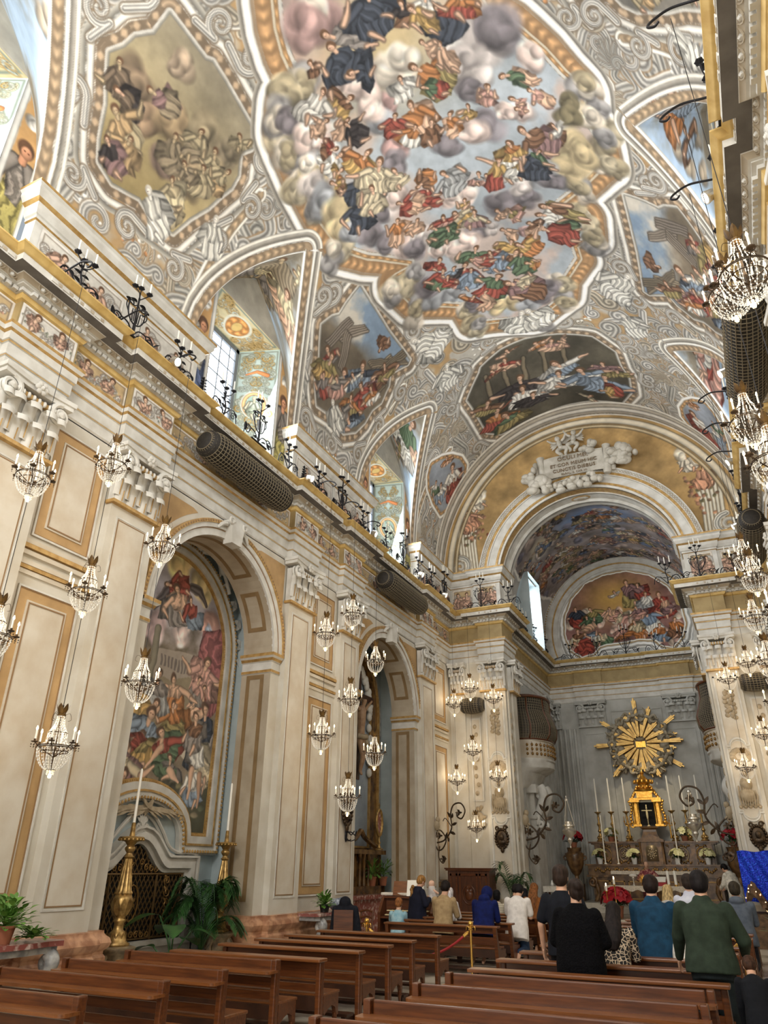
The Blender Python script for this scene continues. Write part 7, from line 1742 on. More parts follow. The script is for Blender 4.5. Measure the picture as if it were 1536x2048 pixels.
def gold_temple():
    root = empty('golden_tabernacle', (HX, 32.75, 2.73), 0, 'tiered golden tabernacle temple with crucifix on top of the high altar', 'tabernacle')
    mb = MB(); mb.lathe([(.6, 0), (.62, .06), (.5, .1), (.42, .2), (.36, .34), (.34, .42), (.48, .48), (.5, .54)], 4, (0, 0, .0)); mb.v = [(a*.7071+b*-.7071, (a+b)*.7071*.8, c) for a, b, c in mb.v]; mb.build('pedestal', 'brownmarble', root)
    mb = MB()
    for s in (-1, 1):
        mb.box(s*.42-.16, s*.42+.16, -.2, .2, .54, .62)
        for dx in (-.1, .1): mb.lathe([(.05, .62), (.035, .66), (.035, 1.36), (.05, 1.4), (.06, 1.44)], 10, (s*.42+dx, -.16, 0))
        mb.box(s*.42-.1, s*.42+.1, -.02, .2, .62, 1.44); mb.box(s*.42-.18, s*.42+.18, -.24, .22, 1.44, 1.52)
        for k in range(8): mb.ell((s*.62+s*.04*math.sin(k), -.1, .7+.11*k), (.06, .05, .06), 6, 5)
        mb.tube(spiral((s*.62, -.1, .62), .12, .03, 0, s*1.2, 16), .035, 5)
    mb.box(-.6, .6, -.22, .22, 1.52, 1.6); mb.box(-.3, .3, -.26, .2, 1.6, 1.78); mb.box(-.34, .34, -.28, .22, 1.78, 1.84); mb.lathe([(.4, 1.84), (.42, 1.9), (.28, 1.96), (.24, 2.1), (.34, 2.2), (.36, 2.28), (.2, 2.32), (.1, 2.42), (.05, 2.5), (.09, 2.56), (.03, 2.64), (.02, 2.8), (0, 2.82)], 16)
    for k in range(12): a = k*.5236; mb.ell((.36*math.cos(a), .36*math.sin(a), 2.22), (.05, .05, .08), 6, 5); mb.ell((.3*math.cos(a), .3*math.sin(a), 2.02), (.05, .05, .05), 6, 5)
    for s in (-1, 1):
        for k in range(5): mb.ell((s*(.5-.05*k), -.1, 1.62+.08*k), (.06, .06, .08), 6, 5)
    mb.build('gilded_frame', 'gilt', root, math.radians(45))
    mb = MB(); mb.box(-.3, .3, -.02, .0, .6, 1.44); mb.build('dark_niche', 'black', root)
    mb = MB(); mb.box(-.02, .02, -.18, -.15, .56, 1.34); mb.box(-.2, .2, -.18, -.15, 1.1, 1.14); mb.ell((0, -.2, .98), (.045, .03, .2), 8, 8); mb.ell((0, -.2, 1.2), .035, 8, 6); mb.lathe([(.12, .5), (.05, .56), (.03, .6)], 10, (0, -.16, 0)); mb.build('small_crucifix', 'ivory', root, True)
    for s in (-1, 1):
        mb = MB(); mb.lathe([(.06, .0), (.03, .06), (.02, .5), (.03, .55)], 8, (s*.78, -.1, .1))
        for q in (-1, 0, 1): mb.tube(bez([(s*.78, -.1, .55), (s*.78+q*.12, -.1, .6), (s*.78+q*.15, -.1, .72)], 4), .015, 5); mb.lathe([(.03, 0), (.04, .03)], 8, (s*.78+q*.15, -.1, .72)); mb.lathe([(.012, .03), (.012, .2)], 6, (s*.78+q*.15, -.1, .72))
        mb.build('side_branch', 'gilt', root, True)
gold_temple()
def sunburst():
    root = empty('golden_sunburst', (HX, 34.0, 6.63), 0, 'golden sunburst with stucco cherubs and clouds above the high altar', 'sunburst')
    rs = random.Random(8); mb = MB(); n = 32
    Ls = {0: 1.75, 3: 1.9, 8: 1.9, 13: 1.9, 16: 1.95, 20: 1.85, 23: 1.55, 26: 1.55, 29: 1.9}
    for i in range(n):
        a = 2*PI*i/n+.02; L = Ls.get(i, rs.uniform(1.15, 1.6)); c, s = math.cos(a), math.sin(a)
        for k in (-1, 0, 1):
            w0, w1 = .012, .028; l = L-(.1*abs(k)); o = k*.03
            d = Vector((c, 0, s)); w = Vector((-s, 0, c)); p = d*.28+w*o*.5; q = d*l+w*o*2.1
            y = (-.3 if i % 2 == 0 else -.1)-(.03 if k == 0 else 0)
            mb.add([p-w*w0+Vector((0, y, 0)), p+w*w0+Vector((0, y, 0)), q+w*w1+Vector((0, y, 0)), q-w*w1+Vector((0, y, 0)), p-w*w0, p+w*w0, q+w*w1, q-w*w1], [(0, 1, 2, 3), (7, 6, 5, 4), (0, 3, 7, 4), (1, 5, 6, 2), (3, 2, 6, 7)])
    mb.build('rays', 'gilt_ray', root)
    mb = MB(); mb.lathe([(.33, 0), (.34, .06), (.28, .1), (0, .11)], 24, (0, 0, 0), (0, -1, 0)); mb.ell((0, -.12, .16), (.2, .1, .1), 12, 8); mb.ell((.16, -.16, .2), (.07, .07, .06), 8, 6); mb.build('disc', 'relief', root, True)
    mb = MB()
    for k in range(7): mb.box(-.17+.05*k, -.14+.05*k, -.2, -.12, -.17, .06)
    mb.box(-.2, .2, -.14, -.1, -.17, .08); mb.build('sealed_book', 'gilt', root)
    mb = MB()
    for i in range(84):
        a = i*.0748+rs.uniform(-.05, .05); r = rs.uniform(.85, 1.25)
        mb.ell((r*math.cos(a), -.1-rs.uniform(0, .12), r*math.sin(a)), (rs.uniform(.09, .2), .1, rs.uniform(.09, .18)), 9, 7)
    mb.build('clouds', 'stucco_warm', root, True)
    for i, a in enumerate((.35, 1.15, 1.75, 2.45, 2.95, 3.6, 4.15, 5.2, 5.75)):
        r = 1.15; c = Vector((r*math.cos(a), -.28, r*math.sin(a))); mb = MB(); t = Vector((-math.sin(a), 0, math.cos(a)))*(1 if i % 2 else -1)
        putto(mb, c, t, .9, i); mb.build('cherub', 'stucco_warm', root, True)
def putto(mb, c, t, s, seed=0):
    """chubby winged infant stretched along t"""
    t = Vector(t).normalized(); f = Vector((0, -1, 0)); w = t.cross(f); rs = random.Random(seed)
    P = lambda a, b, d: c+(t*a+w*b+f*d)*s
    mb.ell(P(.26, 0, .04), (.09*s, .09*s, .095*s), 10, 8); mb.ell(P(.3, 0, .02), (.085*s, .085*s, .07*s), 9, 6); mb.ell(P(.26, 0, .13), .022*s, 6, 4)
    q = t.to_track_quat('Z', 'Y')
    mb.ell(P(.06, 0, 0), (.11*s, .09*s, .16*s), 10, 8, q); mb.ell(P(-.1, 0, 0), (.11*s, .1*s, .1*s), 10, 8, q)
    for sd in (-1, 1):
        k = rs.uniform(.1, .22); mb.tube(bez([P(.14, sd*.1, 0), P(.18, sd*.22, .06), P(.14+k, sd*.34, .1)], 5), [.05*s]*4+[.042*s]*4+[.03*s]*3, 6)
        mb.tube(bez([P(-.13, sd*.06, 0), P(-.26, sd*(.1+k*.4), .1), P(-.4, sd*.06, .02), P(-.48, sd*.09, .06)], 5), [.075*s]*5+[.06*s]*5+[.04*s]*4+[.03*s]*2, 7)
        for j in range(4): mb.leaf(P(.12, sd*.06, -.06), t*(.8-.4*j)+w*sd+f*-.2, f, .3*s, .05*s, 5, .1)
sunburst()
def altar_candles():
    first = None
    for i, (dx, y) in enumerate(((-2.0, 32.95), (-1.46, 32.95), (-.86, 32.95), (.9, 32.95), (1.4, 32.95), (1.97, 32.95))):
        lab = 'gilded altar candlestick with long white candle, %s from the left on the high altar' % ['first', 'second', 'third', 'fourth', 'fifth', 'sixth'][i]
        if first is None:
            root = first = empty('altar_candlestick', (HX+dx, y, 2.73), 0, lab, 'candlestick', 'six gilded altar candlesticks')
            mb = MB(); mb.lathe([(.15, 0), (.16, .04), (.1, .1), (.12, .2), (.06, .26), (.04, .34), (.08, .4), (.05, .46), (.035, .55), (.07, .62), (.06, .7), (.03, .76), (.05, .9), (.03, 1.0), (.06, 1.06), (.13, 1.1), (.135, 1.13), (.03, 1.14)], 12)
            for k in range(6): mb.ell((.1*math.cos(k*1.05), .1*math.sin(k*1.05), .15), (.04, .04, .05), 6, 5); mb.ell((.06*math.cos(k*1.05), .06*math.sin(k*1.05), .66), .03, 6, 5)
            mb.build('stick', 'antique', root, math.radians(50))
            mb = MB(); mb.lathe([(.032, 1.13), (.03, 2.4), (.006, 2.45)], 10); mb.build('candle', 'wax', root)
        else: dup(first, (HX+dx, y, 2.73), None, lab)
    f2 = None
    for i, (x, l) in enumerate(((-5.55, 'leftmost'), (-5.05, 'second'), (-2.8, 'rightmost'))):
        lab = 'thin white candle standing before the high altar shelf, %s of three' % l
        mb = MB(); mb.lathe([(.06, 0), (.06, .02), (.025, .05), (.022, 1.75), (.005, 1.8)], 10)
        if f2 is None: f2 = mb.build('tall_candle', 'wax', None, False, (x, 32.28, 1.91)); tag(f2, lab, 'candle', 'thin candles before the high altar')
        else: dup(f2, (x, 32.28, 1.91), None, lab)
def poinsettia(mb, mb2, r, n, seed, z=.25):
    rs = random.Random(seed)
    for i in range(n):
        a = rs.uniform(0, 6.3); e = rs.uniform(.1, 1.4); c = Vector((math.cos(a)*math.cos(e)*r, math.sin(a)*math.cos(e)*r, z+math.sin(e)*r*.8))
        n_ = (c-Vector((0, 0, z*.8))).normalized(); t1 = n_.orthogonal().normalized(); t2 = n_.cross(t1)
        for k in range(7): b = k*.9+a; mb2.leaf(c, t1*math.cos(b)+t2*math.sin(b)+n_*.25, n_, r*.52, r*.2, 4, .12)
    bush(mb, (0, 0, z*.75), n*3, r*.85, r*.45, r*.14, seed+1, .25)
def flowers():
    def pp(name, loc, label, petal, potm, r, potr, poth, group, n=14, seed=1):
        root = empty(name, loc, 0, label, 'potted flowers', group)
        mb = MB(); pot(mb, (0, 0, 0), potr, poth); mb.build('pot', potm, root, math.radians(40))
        a, b = MB(), MB(); poinsettia(a, b, r, n, seed, poth+r*.3); a.build('leaves', 'green', root, True); b.build('bracts', petal, root, True)
    for i, x in enumerate((-5.77, -4.45, -2.86, -1.77)): pp('white_poinsettia', (x, 32.38, 1.91), 'cream poinsettia in a white pot on the altar ledge, %s from left' % ['first', 'second', 'third', 'fourth'][i], 'petalcream', 'whitepot', .26, .12, .24, 'cream poinsettias on the altar ledge', 14, i+2)
    for i, x in enumerate((-5.3, -2.5)): pp('white_poinsettia', (x, 32.78, 2.73), 'cream poinsettia in a brown pot beside the tall altar candles, %s side' % ('left' if i == 0 else 'right'), 'petalcream', 'terracotta', .26, .14, .2, 'cream poinsettias on the upper shelf', 13, i+8)
    for i, x in enumerate((-6.72, -.78)):
        u = empty('stone_urn', (x, 32.2, 1.91 if 0 else 1.2), 0, 'dark stone urn at the %s end of the high altar' % ('left' if i == 0 else 'right'), 'urn', 'stone urns of the high altar')
        mb = MB(); mb.box(-.24, .24, -.24, .24, -.6, .0); mb.build('plinth', 'altarmarble', u)
        mb = MB(); mb.lathe([(.15, 0), (.16, .08), (.08, .16), (.07, .28), (.2, .42), (.32, .7), (.36, 1.0), (.34, 1.1), (.26, 1.16), (.28, 1.26), (.3, 1.3), (.22, 1.31)], 20); mb.build('vase', 'altarmarble', u, math.radians(45))
        for s in (-1, 1): mb = MB(); mb.tube(spiral((s*.38, 0, .95), .13, .04, PI/2, s*1.1, 16), .03, 6); mb.build('handle', 'altarmarble', u, True)
        pp('red_poinsettia', (x, 32.2, 2.5), 'red poinsettia in the stone urn at the %s of the high altar' % ('left' if i == 0 else 'right'), 'petalred', 'terracotta', .36, .15, .2, 'red poinsettias in urns', 18, i+20)
    pp('red_poinsettia', (-4.55, 27.75, .3), 'red poinsettia at the foot of the front altar table, behind the blue jacket', 'petalred', 'terracotta', .45, .2, .35, None, 24, 33)
    for i, (x, z) in enumerate(((-4.75, .95), (-4.45, 1.15))):
        pass
altar_candles(); flowers()
def front_table():
    root = empty('altar_table', (-3.65, 29.0, .3), 0, 'freestanding altar table covered by a white cloth before the high altar', 'table')
    mb = MB(); mb.bbox(-1.35, 1.35, -.45, .45, .84, .9, .01); mb.build('table_top', 'wood', root)
    for a in (-1, 1):
        for b in (-1, 1): mb = MB(); mb.box(a*1.2-.05, a*1.2+.05, b*.36-.05, b*.36+.05, 0, .84); mb.build('leg', 'wood', root)
    o = MB(); o.bbox(-1.4, 1.4, -.5, .5, .905, .925, .008)
    def drop(x0, x1, y0, y1, n, zb):
        pts = [(lerp(x0, x1, i/n), lerp(y0, y1, i/n)) for i in range(n+1)]
        nx, ny = (y1-y0), -(x1-x0); l = math.hypot(nx, ny); nx, ny = nx/l, ny/l; vs = []
        for j in range(5):
            for i, (x, y) in enumerate(pts): w = .03*(j/4)*math.sin(i*1.9)+.01*j; vs.append((x+nx*w, y+ny*w, lerp(.915, zb+.03*math.sin(i*1.1)*(j == 4), j/4)))
        o.add(vs, [(j*(n+1)+i, j*(n+1)+i+1, (j+1)*(n+1)+i+1, (j+1)*(n+1)+i) for j in range(4) for i in range(n)])
    drop(1.4, -1.4, -.5, -.5, 40, .78); drop(-1.4, -1.4, -.5, .5, 14, .06); drop(1.4, 1.4, .5, -.5, 14, .06)
    o = o.build('tablecloth', 'lace', None, True, (-3.65, 29.0, .3)); tag(o, 'white lace cloth draped over the freestanding altar table', 'tablecloth')
    z = 1.23
    f = None
    for i, x in enumerate((-2.95, -2.72)):
        lab = 'short thick white candle on the altar table, %s of two' % ('left' if i == 0 else 'right')
        if f is None:
            f = empty('pillar_candle', (x, 28.9, z), 0, lab, 'candle', 'two thick candles on the altar table')
            mb = MB(); mb.lathe([(.07, 0), (.07, .015), (.05, .03), (.05, .05)], 14); mb.build('holder', 'brass', f); mb = MB(); mb.lathe([(.045, .05), (.045, .46), (.01, .47), (.005, .5)], 14); mb.build('candle', 'wax', f)
        else: dup(f, (x, 28.9, z), None, lab)
    r = empty('missal_stand', (-3.3, 29.05, z), 0, 'open missal on a red draped stand on the altar table', 'book stand')
    mb = MB(); mb.prism([(-.2, 0), (.2, 0), (.15, .22), (-.2, .1)], 'x', -.28, .28); mb.build('stand', 'red', r)
    mb = MB(); mb.obox((0, -.02, .2), (.26, 0, 0), (0, .17, .06), (0, -.006, .02)); mb.build('book', 'paper', r)
    r = empty('chalice', (-4.1, 28.95, z), 0, 'white draped chalice on the altar table left of the priest', 'chalice')
    mb = MB(); mb.lathe([(.08, 0), (.08, .01), (.02, .04), (.018, .12), (.03, .14), (.018, .16), (.06, .22), (.07, .3)], 14); mb.build('cup', 'silver', r, True); mb = MB(); mb.ell((0, 0, .31), (.14, .12, .05), 12, 8); mb.build('veil', 'linen', r, True)
    r = empty('sun_ornament', (-3.75, 28.62, z), 0, 'golden ray shaped ornament standing at the front of the altar table', 'ornament')
    mb = MB(); mb.lathe([(.06, 0), (.06, .01), (.015, .03), (.015, .06)], 12)
    for k in range(22): a = k*.2856; mb.tube([(.05*math.cos(a), 0, .2+.05*math.sin(a)), ((.15+.03*(k % 2))*math.cos(a), 0, .2+(.15+.03*(k % 2))*math.sin(a))], [.012, .003], 4)
    mb.ell((0, 0, .2), (.06, .02, .06), 12, 8); mb.build('rays', 'gilt', r)
    for i, (x, y, h) in enumerate(((-4.78, 27.35, .95), (-4.5, 27.3, 1.15))):
        mb = MB(); mb.lathe([(.12, 0), (.12, .03), (.02, .05), (.02, h-.2), (.05, h-.18), (.05, h-.16)], 12); c = mb.build('low_candlestand', 'brass', None, True, (x, y, .3)); tag(c, 'lit candle on a stand by the red poinsettia below the altar table, %s one' % ('lower' if i == 0 else 'higher'), 'candle stand', 'lit candles by the front poinsettia')
        mb = MB(); mb.lathe([(.035, h-.16), (.035, h-.02), (.01, h-.01)], 10); mb.build('candle', 'wax', c); mb = MB(); mb.ell((0, 0, h+.03), (.018, .018, .045), 8, 6); mb.build('flame', 'bulb', c, True)
    cr = empty('credence_table', (-6.75, 28.6, .3), 0, 'small credence table with white cloth by the left chancel wall', 'table')
    mb = MB(); mb.box(-.35, .35, -.3, .3, .8, .86); mb.build('top', 'wood', cr)
    for a in (-1, 1):
        for b in (-1, 1): mb = MB(); mb.box(a*.3-.03, a*.3+.03, b*.25-.03, b*.25+.03, 0, .8); mb.build('leg', 'wood', cr)
    mb = MB(); mb.box(-.38, .38, -.33, .33, .865, .88); mb.box(-.38, .38, -.335, -.325, .7, .88); o = mb.build('table_cloth', 'linen', None, False, (-6.75, 28.6, .3)); tag(o, 'white cloth on the small credence table at left', 'cloth')
    c = empty('altar_cruet', (-6.85, 28.5, 1.185), 0, 'small clear cruet on the credence table', 'cruet'); mb = MB(); mb.lathe([(.05, 0), (.06, .06), (.02, .14), (.03, .18)], 12); mb.build('bottle', 'crystal', c, True)
front_table()
# ------------------------------------------------------------------ choir balcony, side door, cartouche
def balcony(x, s, label):
    root = empty('choir_balcony', (x, 29.3, 5.5), 0, label, 'balcony', 'latticed choir balconies')
    W = 1.35
    def ringpts(r, z, n=20): return [(s*r*math.cos(t)**.8*1.0, W*math.sin(t), z) for t in np.linspace(-PI/2+.02, PI/2-.02, n)]
    def shell(prof, n=20):
        mb = MB(); vs = []; 
        for d, z in prof: vs += ringpts(d, z, n)
        m = len(prof); mb.add(vs, [(j*n+i, j*n+i+1, (j+1)*n+i+1, (j+1)*n+i) for j in range(m-1) for i in range(n-1)]); return mb
    shell([(.05, -1.1), (.35, -.9), (.55, -.5), (.95, -.35), (1.0, -.3), (1.0, -.1), (1.05, -.05), (1.05, 0)]).build('base_moulding', 'white', root, math.radians(40))
    shell([(1.0, 0), (1.05, .3), (1.0, .62), (1.06, .64), (1.06, .7)]).build('gilded_parapet', 'panel', root, math.radians(40))
    mb = MB()
    for i, t in enumerate(np.linspace(-1.3, 1.3, 16)):
        for z in (.15, .32, .48): c = (s*1.06*math.cos(t)**.8, W*math.sin(t), z); mb.ell(c, (.05, .06, .06), 6, 5); mb.leaf(c, (s*.2, .5*(-1)**i, .6), (s, 0, 0), .14, .03, 4)
    mb.build('parapet_ornament', 'gilt_dull', root, True)
    lat = [(1.05, .7), (1.18, .9), (1.22, 1.2), (1.12, 1.5), (1.0, 1.8), (.98, 2.3)]
    shell([(a-.05, b) for a, b in lat]).build('screen_back', 'wicker', root, True)
    mb = MB(); T = np.linspace(-1.5, 1.5, 36)
    for t in T: mb.tube([(s*d*math.cos(t)**.8, W*math.sin(t), z) for d, z in lat], .012, 4)
    for k in range(26):
        q = k/25*(len(lat)-1); j = min(int(q), len(lat)-2); d = lerp(lat[j][0], lat[j+1][0], q-j); z = lerp(lat[j][1], lat[j+1][1], q-j); mb.tube([(s*d*math.cos(t)**.8, W*math.sin(t), z) for t in T], .011, 4)
    mb.build('lattice', 'net', root)
    mb = MB(); mb.tube(ringpts(1.0, 2.33), .06, 6); mb.tube(ringpts(1.06, .7), .035, 6)
    for t in (-1.2, -.45, .45, 1.2): mb.tube([(s*(d+.02)*math.cos(t)**.8, W*math.sin(t), z) for d, z in lat], .035, 6)
    mb.build('wooden_ribs', 'wood', root, True)
    mb = MB()
    for x1, h, z0, z1 in ((.3, .62, -5.1, -1.0), (.36, .68, -2.5, -2.35), (.36, .68, -2.1, -2.02), (.45, .8, -1.2, -.9), (.34, .66, -5.1, -4.8)): a, b_ = sorted((0, s*x1)); mb.box(a, b_, -h, h, z0, z1)
    mb.build('corbel_pier', 'white', root)
    for yy in (-.42, .42):
        mb = MB(); mb.tube(bez([(s*.5, yy, -.95), (s*.62, yy, -1.2), (s*.5, yy, -1.6), (s*.34, yy, -2.0), (s*.3, yy, -2.3)], 7), [.17]*10+[.15]*10+[.12]*9, 8); mb.tube(spiral((s*.52, yy, -1.25), .2, .04, 0, s*1.3, 20), .08, 6); mb.tube(spiral((s*.42, yy, -2.3), .13, .03, PI, -s*1.3, 20), .06, 6); mb.build('scroll_bracket', 'white', root, True)
balcony(CLX, 1, 'latticed wooden choir balcony bulging from the left chancel wall'); balcony(CRX, -1, 'latticed choir balcony glimpsed beyond the right arch pier')
mb = MB(); mb.box(CLX, CLX+.03, 28.0, 29.1, .3, 2.6); d1 = struct(mb.build('door_1', 'black')); mb = MB()
for a, b, c, d in ((27.85, 28.0, .3, 2.75), (29.1, 29.25, .3, 2.75), (27.85, 29.25, 2.6, 2.78)): mb.box(CLX, CLX+.12, a, b, c, d)
mb.build('door_frame', 'greymarble', d1)
def textmesh(body, size, m, parent, loc, rot, depth=.012):
    cu = bpy.data.curves.new('lettering', 'FONT'); cu.body = body; cu.size = size; cu.align_x = 'CENTER'; cu.extrude = depth; cu.space_character = 1.05
    t = bpy.data.objects.new('tmp_text', cu); COL.objects.link(t); bpy.context.view_layer.update()
    me = bpy.data.meshes.new_from_object(t.evaluated_get(bpy.context.evaluated_depsgraph_get())); bpy.data.objects.remove(t)
    me.materials.clear(); me.materials.append(M[m]); o = bpy.data.objects.new('lettering', me); COL.objects.link(o); o.parent = parent; o.location = loc; o.rotation_euler = rot; return o
def cartouche():
    root = empty('inscription_cartouche', (-3.75, EY-.2, 15.95), 0, 'white stucco scroll with Latin inscription, clouds and two cherubs above the chancel arch', 'cartouche')
    mb = MB(); n = 18; vs = []
    for j in range(2):
        for i in range(n+1):
            x = -1.15+2.3*i/n; vs.append((x, -.12-.06*math.cos(i/n*2*PI*1.0), (.46 if j else -.48)+.1*math.cos(x*1.4)))
    mb.add(vs, [(i, i+1, n+2+i, n+1+i) for i in range(n)])
    for s in (-1, 1):
        mb.lathe([(.13, -.62), (.16, -.55), (.15, .5), (.17, .6), (.1, .63)], 12, (s*1.25, -.06, .0), (s*.08, 0, 1)); mb.lathe([(.1, -.5), (.11, .45), (.06, .5)], 10, (s*1.48, .0, -.02), (s*.1, 0, 1))
    mb.build('scroll', 'stucco_pale', root, math.radians(50))
    for txt, z, sz in (('OCULI MEI,', .24, .23), ('ET COR MEUM HIC', -.02, .205), ('CUNCTIS DIEBUS', -.25, .205), ('PARAL. II. CAP. VII', -.41, .12)): textmesh(txt, sz, 'letterbrown', root, (0, -.21, z), (PI/2, 0, 0))
    mb = MB(); rs = random.Random(3)
    for cx, cz, n, r in ((-1.5, -.62, 14, .32), (-1.0, -.82, 12, .26), (-.2, -.9, 12, .26), (.6, -.82, 12, .24), (1.6, -.1, 14, .3), (1.75, .1, 12, .34), (2.1, 0, 7, .22), (-1.75, -.2, 10, .25), (.75, .62, 10, .24)):
        for i in range(n): mb.ell((cx+rs.gauss(0, .2), -.12-rs.uniform(0, .22), cz+rs.gauss(0, .12)), (r*rs.uniform(.4, .8), .16, r*rs.uniform(.35, .65)), 10, 7)
    mb.build('clouds', 'stucco_pale', root, True)
    mb = MB(); mb.prism([(-.17, -.62), (.17, -.62), (.14, -1.0), (-.14, -1.0)], 'y', -.3, -.02); mb.tube([(-.2, -.24, -.62), (.2, -.24, -.62)], .06, 8); mb.build('keystone', 'stucco_pale', root)
    for i, (x, z, t) in enumerate(((-.42, .92, (-.25, 0, 1)), (.12, 1.05, (.15, 0, 1)))):
        mb = MB(); putto(mb, Vector((x, -.25, z)), t, 1.15, 5+i); mb.build('cherub', 'stucco_pale', root, True)
cartouche()
# ------------------------------------------------------------------ nativity corner at the right
def nativity():
    b = MB(); b.grid(lambda u, v: (-.56+2.3*u, 24.55+.03*math.sin(u*40+v*9)-.1*u, .95+1.27*v+.02*math.sin(u*23)), 40, 14)
    o = empty('blue_foil_sheet', (0, 0, 0)); b.build('foil', 'bluefoil', o, True); b = MB()
    for x in (-.5, 1.7): b.box(x-.02, x+.02, 24.6, 24.64, 0, 2.2)
    b.box(-.5, 1.7, 24.6, 24.64, 2.16, 2.2); b.build('frame', 'wood', o); tag(o, 'sheet of shiny blue foil hung as night sky behind the nativity scene', 'foil sheet')
    r = empty('nativity_scene', (.45, 23.3, 0), 0, 'nativity landscape of crumpled brown paper with fairy lights at the right', 'nativity scene')
    mb = MB(); rs = random.Random(6)
    mb.box(-.95, 1.3, -.8, .8, 0, .75); mb.build('covered_table', 'paperbrown', r)
    mb = MB()
    n = 26
    H = [[.78+max(0, (.5*math.sin(i*.7)+.6*rs.random()+.12*max(0, i-10)*.35+.25*(j/n))*.55+.0) for i in range(n+1)] for j in range(n+1)]
    mb.add([(-.95+2.25*i/n, -.8+1.6*j/n, H[j][i]) for j in range(n+1) for i in range(n+1)], [(j*(n+1)+i, j*(n+1)+i+1, (j+1)*(n+1)+i+1, (j+1)*(n+1)+i) for j in range(n) for i in range(n)]); mb.build('paper_rocks', 'paperbrown', r)
    lt = MB()
    for k in range(60): i, j = rs.randrange(n), rs.randrange(n//2); lt.ell((-.95+2.25*i/n, -.8+1.6*j/n, H[j][i]+.02), .013, 6, 4)
    lt.build('fairy_lights', 'fairy', r)
    g = empty('green_plant', (.35, 20.6, 0), 0, 'light green fern plant on the floor below the nativity scene at right edge', 'plant'); mb = MB(); bush(mb, (0, 0, .25), 90, .35, .4, .04, 4, 1.6, .4); mb.build('foliage', 'lightgreen', g, True); mb = MB(); pot(mb, (0, 0, 0), .15, .25); mb.build('pot', 'terracotta', g)
    mb = MB(); mb.ell((0, 0, 0), (.07, .07, .09), 12, 8); mb.lathe([(.02, .08), (.02, .11)], 8); mb.tube([(0, 0, .1), (0, .02, .3)], .006, 4); o = mb.build('red_bauble', 'baublered', None, True, (.12, 22.42, .62)); tag(o, 'shiny red bauble hanging from the nativity table edge', 'bauble')
nativity()
# ------------------------------------------------------------------ people
def remeshed(mb, name, m, parent, voxel=.012, smooth=6):
    o = mb.build('tmp', m); r = o.modifiers.new('r', 'REMESH'); r.mode = 'VOXEL'; r.voxel_size = voxel
    s = o.modifiers.new('s', 'SMOOTH'); s.iterations = smooth; s.factor = .5
    bpy.context.view_layer.update()
    me = bpy.data.meshes.new_from_object(o.evaluated_get(bpy.context.evaluated_depsgraph_get()))
    old = o.data; bpy.data.objects.remove(o); bpy.data.meshes.remove(old)
    me.name = name; me.polygons.foreach_set('use_smooth', [True]*len(me.polygons))
    q = bpy.data.objects.new(name, me); COL.objects.link(q); q.parent = parent; return q
def cap(mb, p, q, r0, r1):
    p, q = Vector(p), Vector(q); d = q-p; L = d.length
    if L > 1e-5: mb.lathe([(r0, 0), (lerp(r0, r1, .5), L/2), (r1, L)], 12, p, d)
    mb.ell(p, r0, 12, 8); mb.ell(q, r1, 12, 8)
def loft(mb, rings, n=18, close=True):
    """rings: centre, half width across x, half depth, up direction"""
    vs = []; fs = []
    for c, rx, ry, up in rings:
        c, up = Vector(c), Vector(up).normalized(); f = Vector((1, 0, 0)).cross(up)*-1
        for i in range(n):
            a = 2*PI*i/n; ca, sa = math.cos(a), math.sin(a)
            vs.append(c+Vector((1, 0, 0))*rx*abs(ca)**.85*(1 if ca > 0 else -1)+f*ry*abs(sa)**.9*(1 if sa > 0 else -1))
    m = len(rings)
    for j in range(m-1):
        for i in range(n): k = (i+1) % n; fs.append((j*n+i, j*n+k, (j+1)*n+k, (j+1)*n+i))
    fs.append(tuple(range(n))[::-1]); fs.append(tuple(range((m-1)*n, m*n)))
    mb.add(vs, fs)
def elbow(s, w, l1, l2, pole):
    s, w = Vector(s), Vector(w); d = w-s; L = min(d.length, (l1+l2)*.995); d.normalize()
    a = (l1*l1-l2*l2+L*L)/(2*L); h = math.sqrt(max(l1*l1-a*a, 0)); pole = Vector(pole); pole = (pole-d*pole.dot(d)).normalized()
    return s+d*a+pole*h, s+d*L
SKIN = {}
def skinmat(c):
    if c not in SKIN: SKIN[c] = mat('skin_tone', c, .5, c2=tuple(int(v*.92) for v in c), scale=12)
    return SKIN[c]
CL = {}
def cloth(c, c2=None, rough=.85, scale=14, bump=.25):
    k = (c, c2)
    if k not in CL: CL[k] = mat('woven_cloth', c, rough, c2=c2 or tuple(int(v*.8) for v in c), scale=scale, bump=bump, spec=.2)
    return CL[k]
def hand(mb, w, d, up, s, fr=.009, curl=.5):
    """palm and five fingers continuing the forearm direction d from the wrist; up is the back of the hand; s is the side of the thumb"""
    w, d, up = Vector(w), Vector(d).normalized(), Vector(up); up = (up-d*up.dot(d)).normalized(); x = d.cross(up)*s
    c = w+d*.05; mb.obox(c, d*.045, x*.036, up*.012); cap(mb, w, w+d*.07, .024, .02); 
    for i, (o, L) in enumerate(((.033, .072), (.012, .082), (-.01, .076), (-.03, .06))):
        a = w+d*.09+x*o; b = a+(d-up*curl*.6).normalized()*L*.5; e = b+(d*.6-up*curl*1.3).normalized()*L*.5
        cap(mb, a-d*.02, b, fr*1.1, fr); cap(mb, b, e, fr, fr*.85)
    a = w+d*.025+x*.03; b = a+(d*.6+x*.9-up*.3).normalized()*.04; e = b+(d*.9+x*.25-up*.5).normalized()*.032
    cap(mb, a, b, fr*1.3, fr*1.15); cap(mb, b, e, fr*1.15, fr)
